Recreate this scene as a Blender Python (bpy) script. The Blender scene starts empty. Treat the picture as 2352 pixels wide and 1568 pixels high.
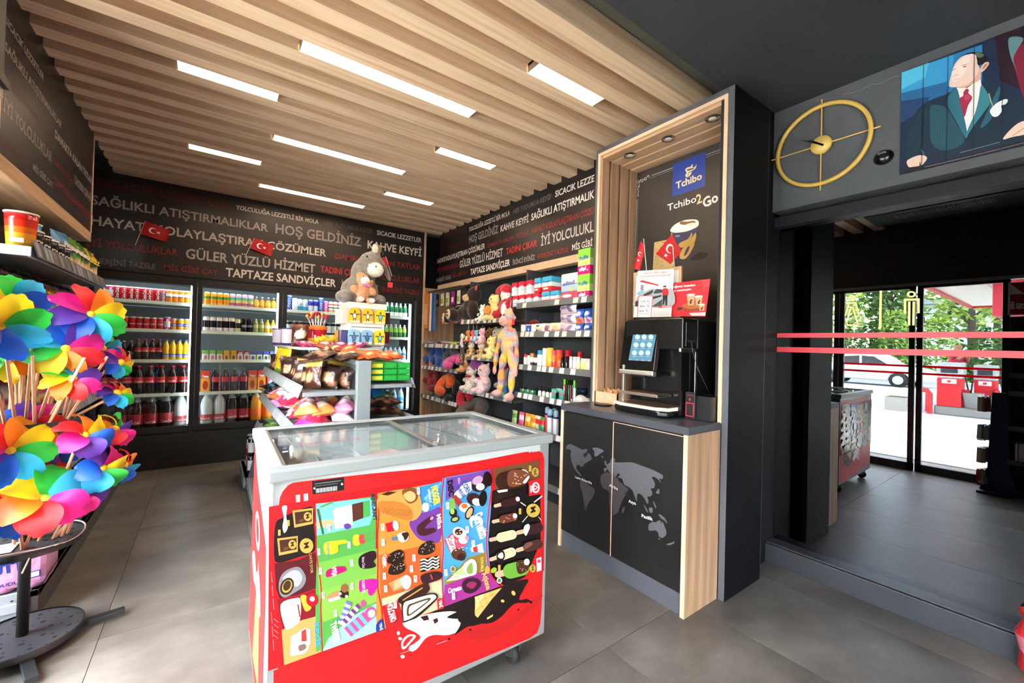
import bpy, math, random
import numpy as np
from mathutils import Vector, Matrix, Euler
from math import sin, cos, pi, radians
random.seed(7)
SC = bpy.context.scene
COL = SC.collection
# ---------------------------------------------------------------- camera
W, H, F, EYE = 2352, 1568, 957.17, 1.3
YAW, PITCH, ROLL = radians(35.9289), radians(.52797), radians(1.54686)
fw = Vector((sin(YAW)*cos(PITCH), cos(YAW)*cos(PITCH), sin(PITCH)))
r0 = Vector((cos(YAW), -sin(YAW), 0)); u0 = r0.cross(fw)
rt = r0*cos(ROLL)+u0*sin(ROLL); up = -r0*sin(ROLL)+u0*cos(ROLL)
cam = bpy.data.cameras.new('camera'); camo = bpy.data.objects.new('camera', cam); COL.objects.link(camo)
cam.sensor_width = 36; cam.lens = F/W*36; cam.clip_start = .02; cam.clip_end = 300
camo.matrix_world = Matrix(((rt.x, up.x, -fw.x, 0), (rt.y, up.y, -fw.y, 0), (rt.z, up.z, -fw.z, EYE), (0, 0, 0, 1)))
SC.camera = camo
EYEV = Vector((0, 0, EYE))
def ray(x, y): return rt*((x-W/2)/F)-up*((y-H/2)/F)+fw
def ax(x, y, X): d = ray(x, y); return EYEV+d*(X/d.x)      # the point of plane X=.. that a photo pixel shows
def ay(x, y, Y): d = ray(x, y); return EYEV+d*(Y/d.y)
def az(x, y, Z): d = ray(x, y); return EYEV+d*((Z-EYE)/d.z)
# ---------------------------------------------------------------- light
SUN_STRENGTH, SKY_STRENGTH = 11.0, 3.6
world = bpy.data.worlds.new('world'); SC.world = world; world.use_nodes = True
wn = world.node_tree; bg = wn.nodes['Background']
sky = wn.nodes.new('ShaderNodeTexSky'); sky.sky_type = 'NISHITA'; sky.sun_disc = False
sky.sun_elevation = radians(52); sky.sun_rotation = radians(200); sky.altitude = 50; sky.dust_density = 1.5
hs = wn.nodes.new('ShaderNodeHueSaturation'); hs.inputs['Saturation'].default_value = .4; wn.links.new(sky.outputs[0], hs.inputs['Color']); wn.links.new(hs.outputs[0], bg.inputs[0]); bg.inputs[1].default_value = SKY_STRENGTH
sl = bpy.data.lights.new('sun', 'SUN'); sl.energy = SUN_STRENGTH; sl.angle = radians(.6); sl.color = (1, .95, .87)
so = bpy.data.objects.new('sun', sl); COL.objects.link(so); so.rotation_euler = Vector((-.28, .50, -1.0)).to_track_quat('-Z', 'Y').to_euler()
SC.view_settings.view_transform = 'Standard'; SC.view_settings.look = 'None'; SC.view_settings.gamma = 1
SC.view_settings.exposure = 1.3; SC.view_settings.use_curve_mapping = False
# ---------------------------------------------------------------- colour and material
def hx(s):
    if not isinstance(s, str): return s
    s = s.lstrip('#'); s = s if len(s) == 6 else s[0]*2+s[1]*2+s[2]*2; o = []
    for i in (0, 2, 4):
        c = int(s[i:i+2], 16)/255; o.append(c/12.92 if c <= .04045 else ((c+.055)/1.055)**2.4)
    return (o[0], o[1], o[2], 1)
_mats = {}
def nodes(name):
    m = bpy.data.materials.new(name); m.use_nodes = True
    return m, m.node_tree, m.node_tree.nodes['Principled BSDF']
def VM(kind):
    """materials that take their colour from the mesh's own Col attribute"""
    if kind in _mats: return _mats[kind]
    m, t, b = nodes(kind)
    a = t.nodes.new('ShaderNodeAttribute'); a.attribute_name = 'Col'
    P = dict(matte=(.75, 0, 0), satin=(.45, 0, 0), gloss=(.18, 0, 0), foil=(.28, .15, .35), cloth=(.95, 0, .25), metal=(.35, 1, 0),
             chrome=(.12, 1, 0), print=(.4, 0, 0), plastic=(.3, 0, 0), paint=(.5, 0, .05), leaf=(.7, 0, 0), thin=(.5, 0, 0), ground=(.9, 0, .1))[kind]
    b.inputs['Roughness'].default_value = P[0]; b.inputs['Metallic'].default_value = P[1]
    t.links.new(a.outputs['Color'], b.inputs['Base Color'])
    if P[2]:
        n = t.nodes.new('ShaderNodeTexNoise'); n.inputs['Scale'].default_value = dict(cloth=160, foil=28, paint=90, ground=8)[kind]
        n.inputs['Detail'].default_value = 2
        tc = t.nodes.new('ShaderNodeTexCoord'); t.links.new(tc.outputs['Object'], n.inputs['Vector'])
        bp = t.nodes.new('ShaderNodeBump'); bp.inputs['Strength'].default_value = P[2]; bp.inputs['Distance'].default_value = .02 if kind == 'foil' else .004
        t.links.new(n.outputs[0], bp.inputs['Height']); t.links.new(bp.outputs[0], b.inputs['Normal'])
        if kind == 'cloth':
            mx = t.nodes.new('ShaderNodeMix'); mx.data_type = 'RGBA'; mx.blend_type = 'MULTIPLY'
            n2 = t.nodes.new('ShaderNodeTexNoise'); n2.inputs['Scale'].default_value = 40; t.links.new(tc.outputs['Object'], n2.inputs['Vector'])
            rp = t.nodes.new('ShaderNodeValToRGB'); rp.color_ramp.elements[0].position = .3; rp.color_ramp.elements[0].color = (.72, .72, .72, 1); rp.color_ramp.elements[1].position = .6
            t.links.new(n2.outputs[0], rp.inputs[0]); mx.inputs[0].default_value = 1
            t.links.new(a.outputs['Color'], mx.inputs[6]); t.links.new(rp.outputs[0], mx.inputs[7]); t.links.new(mx.outputs[2], b.inputs['Base Color'])
            b.inputs['Sheen Weight'].default_value = .3
    if kind in ('leaf', 'thin'):
        # thin plastic / leaf: part of the light passes through
        tr = t.nodes.new('ShaderNodeBsdfTranslucent'); t.links.new(a.outputs['Color'], tr.inputs['Color'])
        ms = t.nodes.new('ShaderNodeMixShader'); ms.inputs[0].default_value = .4
        t.links.new(b.outputs[0], ms.inputs[1]); t.links.new(tr.outputs[0], ms.inputs[2])
        t.links.new(ms.outputs[0], t.nodes['Material Output'].inputs[0])
    _mats[kind] = m; return m
def SM(name, color, rough=.5, metal=0, emit=0, spec=None):
    if name in _mats: return _mats[name]
    m, t, b = nodes(name); b.inputs['Base Color'].default_value = hx(color); b.inputs['Roughness'].default_value = rough
    b.inputs['Metallic'].default_value = metal
    if emit: b.inputs['Emission Color'].default_value = hx(color); b.inputs['Emission Strength'].default_value = emit
    if spec is not None: b.inputs['Specular IOR Level'].default_value = spec
    _mats[name] = m; return m
def NM(name, c1, c2, scale=(4, 4, 4), rough=.6, bump=.1, detail=6, dist=.003, c3=None, rough2=None, nz=1.0, spec=None):
    """two-colour procedural noise; scale is stretched per axis (wood grain, concrete, painted plaster)"""
    if name in _mats: return _mats[name]
    m, t, b = nodes(name); tc = t.nodes.new('ShaderNodeTexCoord'); mp = t.nodes.new('ShaderNodeMapping')
    geo = t.nodes.new('ShaderNodeNewGeometry'); t.links.new(geo.outputs['Position'], mp.inputs[0]); mp.inputs['Scale'].default_value = scale
    oi = t.nodes.new('ShaderNodeObjectInfo'); vm = t.nodes.new('ShaderNodeVectorMath'); vm.operation = 'SCALE'
    cb = t.nodes.new('ShaderNodeCombineXYZ')
    for i in range(3): t.links.new(oi.outputs['Random'], cb.inputs[i])
    vm.inputs['Scale'].default_value = 13.0; t.links.new(cb.outputs[0], vm.inputs[0]); t.links.new(vm.outputs[0], mp.inputs['Location'])
    n = t.nodes.new('ShaderNodeTexNoise'); n.inputs['Scale'].default_value = nz; n.inputs['Detail'].default_value = detail; n.inputs['Roughness'].default_value = .6
    t.links.new(mp.outputs[0], n.inputs['Vector'])
    r = t.nodes.new('ShaderNodeValToRGB'); e = r.color_ramp.elements
    e[0].position = .32; e[0].color = hx(c1); e[1].position = .68; e[1].color = hx(c2)
    if c3: x = e.new(.5); x.color = hx(c3)
    t.links.new(n.outputs[0], r.inputs[0]); t.links.new(r.outputs[0], b.inputs['Base Color']); b.inputs['Roughness'].default_value = rough
    if rough2 is not None:
        q = t.nodes.new('ShaderNodeMapRange'); q.inputs[3].default_value = rough; q.inputs[4].default_value = rough2
        t.links.new(n.outputs[0], q.inputs[0]); t.links.new(q.outputs[0], b.inputs['Roughness'])
    if bump:
        bp = t.nodes.new('ShaderNodeBump'); bp.inputs['Strength'].default_value = bump; bp.inputs['Distance'].default_value = dist
        t.links.new(n.outputs[0], bp.inputs['Height']); t.links.new(bp.outputs[0], b.inputs['Normal'])
    if rough >= .3 and spec is not None: b.inputs['Specular IOR Level'].default_value = spec
    _mats[name] = m; return m
def glassmat(name, tint=(.93, .96, .95, 1), refl=1.0):
    """thin clear pane: passes light straight on, mirrors a little at glancing angles (Schlick)"""
    if name in _mats: return _mats[name]
    m = bpy.data.materials.new(name); m.use_nodes = True; t = m.node_tree; t.nodes.clear()
    o = t.nodes.new('ShaderNodeOutputMaterial'); ms = t.nodes.new('ShaderNodeMixShader'); tr = t.nodes.new('ShaderNodeBsdfTransparent')
    gl = t.nodes.new('ShaderNodeBsdfGlossy'); lw = t.nodes.new('ShaderNodeLayerWeight'); lw.inputs[0].default_value = .5
    pw = t.nodes.new('ShaderNodeMath'); pw.operation = 'POWER'; pw.inputs[1].default_value = 5
    mu = t.nodes.new('ShaderNodeMath'); mu.operation = 'MULTIPLY_ADD'; mu.inputs[1].default_value = .96*refl; mu.inputs[2].default_value = .04*refl
    tr.inputs[0].default_value = tint; gl.inputs['Roughness'].default_value = 0
    t.links.new(lw.outputs['Facing'], pw.inputs[0]); t.links.new(pw.outputs[0], mu.inputs[0]); t.links.new(mu.outputs[0], ms.inputs[0])
    t.links.new(tr.outputs[0], ms.inputs[1]); t.links.new(gl.outputs[0], ms.inputs[2]); t.links.new(ms.outputs[0], o.inputs[0])
    _mats[name] = m; return m
# ---------------------------------------------------------------- meshes
class MB:
    def __init__(s): s.v = []; s.f = []; s.c = []; s.s = []
    def add(s, vs, fs, col, smooth=False, M=None):
        b = len(s.v)
        if M is not None: vs = [M@Vector(p) for p in vs]
        s.v.extend([tuple(p) for p in vs]); s.f.extend([tuple(i+b for i in f) for f in fs])
        if isinstance(col, list): s.c.extend([hx(c) for c in col])
        else: s.c.extend([hx(col)]*len(fs))
        s.s.extend([smooth]*len(fs)); return s
    def box(s, x0, x1, y0, y1, z0, z1, col='#808080', M=None):
        vs = [(x0, y0, z0), (x1, y0, z0), (x1, y1, z0), (x0, y1, z0), (x0, y0, z1), (x1, y0, z1), (x1, y1, z1), (x0, y1, z1)]
        return s.add(vs, [(0, 3, 2, 1), (4, 5, 6, 7), (0, 1, 5, 4), (1, 2, 6, 5), (2, 3, 7, 6), (3, 0, 4, 7)], col, M=M)
    def lathe(s, prof, col='#808080', n=16, M=None, smooth=True, caps=True, arc=1.0):
        vs = []; fs = []; cs = []
        for r, z in prof:
            for i in range(n): a = 2*pi*arc*i/n; vs.append((r*cos(a), r*sin(a), z))
        for k in range(len(prof)-1):
            for i in range(n):
                j = (i+1) % n; fs.append((k*n+i, k*n+j, (k+1)*n+j, (k+1)*n+i)); cs.append(col[k] if isinstance(col, list) else col)
        s.add(vs, fs, cs, smooth, M)
        if caps:
            b = len(s.v)-len(vs)
            for k, rev in ((0, True), (len(prof)-1, False)):
                if prof[k][0] > 1e-4:
                    ids = [b+k*n+i for i in range(n)]; s.f.append(tuple(reversed(ids)) if rev else tuple(ids))
                    s.c.append(hx(col[0 if rev else -1] if isinstance(col, list) else col)); s.s.append(False)
        return s
    def prism(s, poly, d0, d1, col='#808080', M=None, side=None):
        """2-D polygon in local xy, pushed from z=d0 to z=d1 (front)"""
        n = len(poly); vs = [(x, y, d0) for x, y in poly]+[(x, y, d1) for x, y in poly]
        ar = sum(poly[i][0]*poly[(i+1) % n][1]-poly[(i+1) % n][0]*poly[i][1] for i in range(n))
        o = list(range(n)); fr = [tuple(n+i for i in o), tuple(reversed(o))]
        sd = [(i, (i+1) % n, n+(i+1) % n, n+i) for i in o]
        if ar < 0: fr = [tuple(reversed(f)) for f in fr]; sd = [tuple(reversed(f)) for f in sd]
        return s.add(vs, fr+sd, [col, col]+[side or col]*n, M=M)
    def flat(s, poly, d, col, M=None):
        n = len(poly); ar = sum(poly[i][0]*poly[(i+1) % n][1]-poly[(i+1) % n][0]*poly[i][1] for i in range(n))
        f = tuple(range(n)); f = f if ar > 0 else tuple(reversed(f))
        return s.add([(x, y, d) for x, y in poly], [f], col, M=M)
    def tube(s, pts, r, col='#808080', n=6, smooth=True, cap=True):
        pts = [Vector(p) for p in pts]; vs = []; fs = []; m = len(pts); up0 = None
        for k, p in enumerate(pts):
            d = (pts[min(k+1, m-1)]-pts[max(k-1, 0)]).normalized()
            if up0 is None: up0 = d.orthogonal().normalized()
            a = (up0-d*up0.dot(d)).normalized(); up0 = a; b = d.cross(a)
            rr = r[k] if isinstance(r, (list, tuple)) else r
            for i in range(n): t = 2*pi*i/n; vs.append(p+a*cos(t)*rr+b*sin(t)*rr)
        for k in range(m-1):
            for i in range(n): j = (i+1) % n; fs.append((k*n+i, k*n+j, (k+1)*n+j, (k+1)*n+i))
        s.add(vs, fs, col, smooth)
        if cap: s.add(vs[:n], [tuple(reversed(range(n)))], col); s.add(vs[-n:], [tuple(range(n))], col)
        return s
    def ell(s, c, r, col='#808080', n=12, m=8, R=None):
        r = r if isinstance(r, (tuple, list)) else (r, r, r); vs = []; fs = []
        for k in range(m+1):
            ph = pi*k/m
            for i in range(n): t = 2*pi*i/n; vs.append(Vector((r[0]*sin(ph)*cos(t), r[1]*sin(ph)*sin(t), -r[2]*cos(ph))))
        for k in range(m):
            for i in range(n): j = (i+1) % n; fs.append((k*n+i, k*n+j, (k+1)*n+j, (k+1)*n+i))
        if R is not None: vs = [R@p for p in vs]
        c = Vector(c); return s.add([p+c for p in vs], fs, col, True)
    def mesh(s, name, mats):
        me = bpy.data.meshes.new(name); me.from_pydata(s.v, [], s.f); me.update()
        me.polygons.foreach_set('use_smooth', s.s)
        at = me.color_attributes.new('Col', 'FLOAT_COLOR', 'CORNER')
        cnt = np.array([len(f) for f in s.f]); at.data.foreach_set('color', np.repeat(np.array(s.c, dtype=np.float32).reshape(-1, 4), cnt, axis=0).ravel())
        me.materials.append(mats); return me
    def build(s, name, mat, parent=None, label=None, cat=None, group=None, kind=None, loc=None, bev=0, rot=None):
        return put(s.mesh(name, VM(mat) if isinstance(mat, str) else mat), name, parent, label, cat, group, kind, loc, bev, rot)
def tag(o, label=None, cat=None, group=None, kind=None):
    if label: o['label'] = label
    if cat: o['category'] = cat
    if group: o['group'] = group
    if kind: o['kind'] = kind
    return o
def put(me, name, parent=None, label=None, cat=None, group=None, kind=None, loc=None, bev=0, rot=None):
    o = bpy.data.objects.new(name, me); COL.objects.link(o)
    if parent: o.parent = parent
    if loc is not None: o.location = loc
    if rot is not None: o.rotation_euler = rot if not isinstance(rot, (int, float)) else (0, 0, rot)
    if bev:
        m = o.modifiers.new('bevel', 'BEVEL'); m.width = bev; m.segments = 2; m.limit_method = 'ANGLE'
    return tag(o, label, cat, group, kind)
def empty(name, loc=(0, 0, 0), label=None, cat=None, group=None, rot=None):
    o = bpy.data.objects.new(name, None); COL.objects.link(o); o.location = loc; o.empty_display_size = .05
    if rot is not None: o.rotation_euler = rot if not isinstance(rot, (int, float)) else (0, 0, rot)
    return tag(o, label, cat, group)
def dup(src, loc=None, rot=None, label=None, group=None, parent=None, sc=None):
    c = src.copy(); COL.objects.link(c)
    if parent: c.parent = parent
    if loc is not None: c.location = loc
    if rot is not None: c.rotation_euler = rot if not isinstance(rot, (int, float)) else (0, 0, rot)
    if sc is not None: c.scale = sc if not isinstance(sc, (int, float)) else (sc, sc, sc)
    if label: c['label'] = label
    if group: c['group'] = group
    for ch in list(src.children): dup(ch, parent=c)
    return c
class Proto:
    """first use moves the original, later uses copy it with its parts"""
    def __init__(s, o): s.o = o; s.used = False
    def at(s, loc, rot=None, label=None, group=None, sc=None, cat=None):
        if s.used: o = dup(s.o, loc, rot, label, group, sc=sc)
        else:
            s.used = True; o = s.o; o.location = loc
            if rot is not None: o.rotation_euler = rot if not isinstance(rot, (int, float)) else (0, 0, rot)
            if sc is not None: o.scale = sc if not isinstance(sc, (int, float)) else (sc, sc, sc)
            tag(o, label, None, group)
        if cat: o['category'] = cat
        return o
# ---------------------------------------------------------------- lettering
_gl = {}
_cap = [None]
def glyphs(txt, bold=.012):
    k = (txt, bold)
    if k in _gl: return _gl[k]
    cu = bpy.data.curves.new('t', 'FONT'); cu.body = txt; cu.size = 1; cu.offset = bold; cu.resolution_u = 2; cu.fill_mode = 'FRONT'
    o = bpy.data.objects.new('t', cu); COL.objects.link(o); dg = bpy.context.evaluated_depsgraph_get(); dg.update()
    me = bpy.data.meshes.new_from_object(o.evaluated_get(dg)); vs = [(v.co.x, v.co.y) for v in me.vertices]; fs = [tuple(p.vertices) for p in me.polygons]
    bpy.data.objects.remove(o); bpy.data.curves.remove(cu); bpy.data.meshes.remove(me)
    _gl[k] = (vs, fs); return _gl[k]
def capH():
    if _cap[0] is None: _cap[0] = max(p[1] for p in glyphs('H')[0])
    return _cap[0]
def text2(mb, txt, p0, p1, h, d, col, M=None, bold=.012, wrap=None):
    """lettering with its baseline from p0 to p1 (plane coordinates), capitals h tall, d above the plane"""
    vs, fs = glyphs(txt, bold)
    if not vs: return
    x0 = min(p[0] for p in vs); x1 = max(p[0] for p in vs); k = capH()
    ux, uy = p1[0]-p0[0], p1[1]-p0[1]; L = math.hypot(ux, uy) or 1e-6; ux /= L; uy /= L
    out = []
    for x, y in vs:
        a = (x-x0)/(x1-x0)*L; b = y/k*h; q = (p0[0]+ux*a-uy*b, p0[1]+uy*a+ux*b, d)
        out.append(wrap(q) if wrap else q)
    mb.add(out, fs, col, M=M)
class Plane:
    """a real flat surface: origin, right axis, up axis; px() gives its own coordinates for a photo pixel"""
    def __init__(s, o, u, v): s.o = Vector(o); s.u = Vector(u).normalized(); s.v = Vector(v).normalized(); s.n = s.u.cross(s.v)
    def px(s, x, y):
        d = ray(x, y); t = (s.o-EYEV).dot(s.n)/d.dot(s.n); q = EYEV+d*t-s.o; return (q.dot(s.u), q.dot(s.v))
    def M(s): return Matrix(((s.u.x, s.v.x, s.n.x, s.o.x), (s.u.y, s.v.y, s.n.y, s.o.y), (s.u.z, s.v.z, s.n.z, s.o.z), (0, 0, 0, 1)))
def ellpts(cx, cy, rx, ry, rot=0, n=20, a0=0, a1=360):
    r = radians(rot); o = []
    for i in range(n+(0 if a1-a0 == 360 else 1)):
        a = radians(a0+(a1-a0)*i/n); x = rx*cos(a); y = ry*sin(a); o.append((cx+x*cos(r)-y*sin(r), cy+x*sin(r)+y*cos(r)))
    return o
def smooth(pts, k=4, closed=True):
    """Catmull-Rom through the points"""
    n = len(pts); o = []
    for i in range(n if closed else n-1):
        p0, p1, p2, p3 = [pts[(i+j) % n] if closed else pts[min(max(i+j, 0), n-1)] for j in (-1, 0, 1, 2)]
        for q in range(k):
            t = q/k; o.append(tuple(.5*((2*p1[a])+(-p0[a]+p2[a])*t+(2*p0[a]-5*p1[a]+4*p2[a]-p3[a])*t*t+(-p0[a]+3*p1[a]-3*p2[a]+p3[a])*t**3) for a in range(len(p1))))
    if not closed: o.append(tuple(pts[-1]))
    return o
def art(mb, pl, items, o=(0, 0), s=1.0, d=.0004, step=.00004):
    """flat print: each item is laid a hair above the one before it; coordinates are photo pixels of a crop (origin o, scale s)"""
    f = lambda x, y: pl.px(o[0]+x*s, o[1]+y*s); M = pl.M()
    for it in items:
        k = it[0]; d += step
        if k == 'P': mb.flat([f(*p) for p in it[2]], d, it[1], M)
        elif k == 'S': mb.flat([f(*p) for p in smooth(it[2])], d, it[1], M)
        elif k == 'E':
            _, c, x, y, rx, ry, ro = it; mb.flat([f(*p) for p in ellpts(x, y, rx, ry, ro)], d, c, M)
        elif k == 'L':
            _, c, w, pts = it
            for a, b in zip(pts[:-1], pts[1:]):
                L = math.hypot(b[0]-a[0], b[1]-a[1]) or 1; nx, ny = -(b[1]-a[1])/L*w/2, (b[0]-a[0])/L*w/2
                mb.flat([f(a[0]+nx, a[1]+ny), f(b[0]+nx, b[1]+ny), f(b[0]-nx, b[1]-ny), f(a[0]-nx, a[1]-ny)], d, c, M)
        elif k == 'T':
            _, c, txt, a, b, hgt = it[:6]; bold = it[6] if len(it) > 6 else .012
            L = math.hypot(b[0]-a[0], b[1]-a[1]) or 1; q = (a[0]+(b[1]-a[1])/L*hgt, a[1]-(b[0]-a[0])/L*hgt)
            A, B, Q = f(*a), f(*b), f(*q); ux, uy = B[0]-A[0], B[1]-A[1]; l = math.hypot(ux, uy)
            text2(mb, txt, A, B, abs((Q[0]-A[0])*-uy+(Q[1]-A[1])*ux)/l, d, c, M, bold)
    return d
# ================================================================ room shell
XW, XM, YB, XL = 2.83, 2.95, 5.306, -.65      # right wall, mirror, cooler front, entrance front
WOODX = NM('oak_x', '#c9a482', '#e6c9a8', (1.3, 38, 38), .5, .08, 6, .0015, '#dcbd9b')
WOODY = NM('oak_y', '#a5825f', '#cba783', (26, 1.2, 26), .5, .12, 8, .002, '#b9946f')
WOODZ = NM('oak_z', '#94705a', '#bf9a7c', (26, 26, 1.2), .5, .12, 8, .002, '#ac8768')
EDGE = NM('oak_edge', '#c9a98a', '#dbbd9d', (8, 8, 8), .5, .05)
TILE = NM('concrete_tile', '#504b46', '#7b756e', (2.3, 3.2, 3), .33, .10, 10, .002, '#645e57', .5)
DARK = NM('anthracite_board', '#232428', '#2a2b2f', (3, 3, 3), .5, .03, spec=.2)
BLACKB = NM('black_board', '#121214', '#18181a', (3, 3, 3), .4, .02)
GREYW = NM('grey_paint', '#4c4e50', '#54565a', (3, 3, 3), .7, .1, 8, .002)
DCEIL = NM('dark_ceiling_paint', '#34373a', '#3b3e42', (2, 2, 2), .7, .08)
def struct(mb, name, mat, bev=0, **k): return mb.build(name, mat, kind='structure', bev=bev, **k)
fl = struct(MB().box(-1.4, 3.05, -2.7, 6.1, -.08, -.004, '#3a3733'), 'floor', 'matte')
tx = [-.35+.595*i for i in range(-2, 7)]; ty = [1.21+1.253*j for j in range(-4, 5)]
g = .0012
for i in range(len(tx)-1):
    for j in range(len(ty)-1):
        a, b = max(tx[i]+g, -1.29), min(tx[i+1]-g, 2.99); c, d = max(ty[j]+g, -2.59), min(ty[j+1]-g, 5.9)
        if b > a and d > c: MB().box(a, b, c, d, -.004, 0).build('tile', TILE, fl)
# back wall above the coolers, panels behind, side walls
struct(MB().box(-1.3, 3.0, 5.98, 6.08, 0, 2.95), 'wall_back', DARK)
struct(MB().box(-1.34, -1.3, 2.85, 6.05, 0, 2.95).box(-1.34, -1.3, 2.15, 2.85, 2.5, 2.95).box(-1.34, -.65, 2.15, 2.2, 0, 2.95).box(-1.34, -.75, 2.2, 2.7, 2.8, 2.95), 'wall_left', NM('brown_board', '#3a2b24', '#4a382e', (20, 2, 20), .6, .05))
w = MB().box(2.95, 3.05, -2.6, 6.0, 0, 2.95)
struct(w, 'wall_right', DARK)
wf = MB().box(XW, 2.95, -2.6, 1.165, 2.175, 2.95)
wall_clock = struct(wf, 'wall_right_front', GREYW, .003)
struct(MB().box(2.87, 2.95, -2.6, 1.20, 2.085, 2.15), 'trim_1', DARK, .004)
struct(MB().box(XW, 2.95, -2.6, 1.165, 0, .115).box(2.845, 2.95, -2.6, 1.165, .115, .123, '#222326'), 'baseboard_right', NM('baseboard_paint', '#2c2d31', '#34353a', (3, 3, 3), .4, .03), .003)
struct(MB().box(2.58, 2.95, 1.165, 1.28, 0, 2.95), 'wall_return', NM('return_black', '#141518', '#191a1d', (3, 3, 3), .5, .03, spec=.1))
# the dark mirror glass
mm = bpy.data.materials.new('dark_mirror'); mm.use_nodes = True; t = mm.node_tree; t.nodes.clear()
o_ = t.nodes.new('ShaderNodeOutputMaterial'); g_ = t.nodes.new('ShaderNodeBsdfGlossy'); g_.inputs['Color'].default_value = (.125, .13, .137, 1); g_.inputs['Roughness'].default_value = .0
t.links.new(g_.outputs[0], o_.inputs[0]); MIRM = mm
mir = empty('mirror', (2.94, -.3, .12), 'wide dark mirror glass under the clock and the portrait, reflecting the entrance', 'mirror')
def mbuild(mb, name, mat, label=None): o = mb.build(name, mat, mir, label); o.matrix_parent_inverse = Matrix.Translation(-mir.location); return o
mbuild(MB().box(2.935, 2.948, -2.5, 1.163, .117, 2.1), 'glass', MIRM)
PM = Plane((2.9345, 0, 0), (0, -1, 0), (0, 0, 1))
for z0, z1 in ((1.396, 1.424), (1.304, 1.336)):
    z0 = EYE+(z0-EYE)*2.9345/2.96; z1 = EYE+(z1-EYE)*2.9345/2.96
    mbuild(MB().box(2.9335, 2.935, -2.5, 1.163, z0, z1, '#e24c5a'), 'stripe', 'print', 'red safety stripe')
O = (1752, 420); s_ = .25510
gold = '#f2dc8c'
wc = MB(); art(wc, PM, [('L', gold, 16, [(775, 1075), (745, 1195)]), ('L', gold, 16, [(835, 1075), (868, 1190)]), ('L', gold, 14, [(772, 1080), (838, 1080)]),
    ('L', gold, 16, [(803, 1095), (748, 1280), (858, 1280), (803, 1095)])]+[('P', gold, [a, b, c, d]) for a, b, c, d in
    zip(*[(lambda q, w: (q[:-1], q[1:], w[1:], w[:-1])[i])(ellpts(806, 1035, 33, 28)+[(839, 1035)], ellpts(806, 1035, 19, 15)+[(825, 1035)]) for i in range(4)])], O, s_)
mbuild(wc, 'symbol', VM('satin'), 'gold outline of a woman in a dress')
wc = MB(); art(wc, PM, [('P', gold, [(1053, 970), (1074, 970), (1068, 1312), (1044, 1312)])], O, s_); mbuild(wc, 'bar', VM('satin'), 'gold dividing bar')
wc = MB(); art(wc, PM, [('L', gold, 20, [(1270, 1052), (1412, 1048)]), ('L', gold, 22, [(1281, 1045), (1281, 1178)]), ('L', gold, 22, [(1402, 1045), (1402, 1172)]),
    ('L', gold, 22, [(1320, 1068), (1318, 1282)]), ('L', gold, 22, [(1360, 1068), (1356, 1282)])]+[('P', gold, [a, b, c, d]) for a, b, c, d in
    zip(*[(lambda q, w: (q[:-1], q[1:], w[1:], w[:-1])[i])(ellpts(1338, 1002, 42, 29)+[(1380, 1002)], ellpts(1338, 1002, 22, 14)+[(1360, 1002)]) for i in range(4)])], O, s_)
mbuild(wc, 'symbol', VM('satin'), 'gold outline of a man')
# ceilings: dark front ceiling, upper ceiling over the slats
ce = struct(MB().box(-.75, 2.95, -2.6, 1.24, 2.8, 2.96), 'ceiling', DCEIL, .002)
struct(MB().box(-1.34, 3.05, 1.24, 6.05, 2.955, 3.0), 'ceiling_upper', NM('olive_grey_paint', '#5d5b4d', '#67655a', (3, 3, 3), .8, .05))
sl_ = empty('slatted_ceiling', (0, 3.3, 2.8), 'oak ceiling of parallel square battens over the back of the shop', 'ceiling')
# battens 0.10 wide every 0.20 from y=1.42; the light gaps are y = 1.72 2.32 2.92 3.52 4.12 4.72
def inv(o, p): o.parent = p; o.matrix_parent_inverse = Matrix.Translation(-p.location); return o
sl_['kind'] = 'structure'
for k in range(20):
    y = 1.42+.2*k
    if y > 5.25: break
    inv(MB().box(-.76, 2.56, y, min(y+.1, YB), 2.80, 2.935).build('batten', WOODX), sl_)
inv(MB().box(-.76, 2.56, 1.42, 5.30, 2.935, 2.95).build('backing_board', WOODX), sl_)
# light strips (x from, x to, gap y)
LM = SM('lamp_diffuser', '#ffe3c2', .5, 0, 14)
n_ = 0
spots = {(0, 0): 'nearest the kiosk'}
for k, segs in ((1.72, [(1.375, 1.89)]), (2.32, [(.335, 1.352)]), (2.92, [(-.19, .305), (1.39, 1.91)]), (3.52, [(.34, 1.356)]), (4.12, [(-.18, .316), (1.39, 1.91)]), (4.72, [(.35, 1.36)])):
    for a, b in segs:
        n_ += 1
        lab = {1: 'short light strip nearest the coffee kiosk', 2: 'longest looking light strip, second row from the front', 3: 'short light strip at the left of the third row', 4: 'short light strip at the right of the third row',
               5: 'long light strip in the middle of the fourth row', 6: 'short light strip at the left of the fifth row', 7: 'short light strip at the right of the fifth row', 8: 'long light strip closest to the lettered back wall'}[n_]
        e = empty('ceiling_light', ((a+b)/2, k+.05, 2.82), lab+', recessed between oak battens', 'light', 'strip lights between the battens')
        inv(MB().box(a, b, k+.002, k+.098, 2.835, 2.85, '#ddd8cc').box(a-.0, a+.004, k+.002, k+.098, 2.802, 2.85, '#7a6a58').box(b-.004, b, k+.002, k+.098, 2.802, 2.85, '#7a6a58').build('housing', 'satin'), e)
        inv(MB().box(a+.005, b-.005, k+.004, k+.096, 2.806, 2.834).build('diffuser', LM), e)
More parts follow.
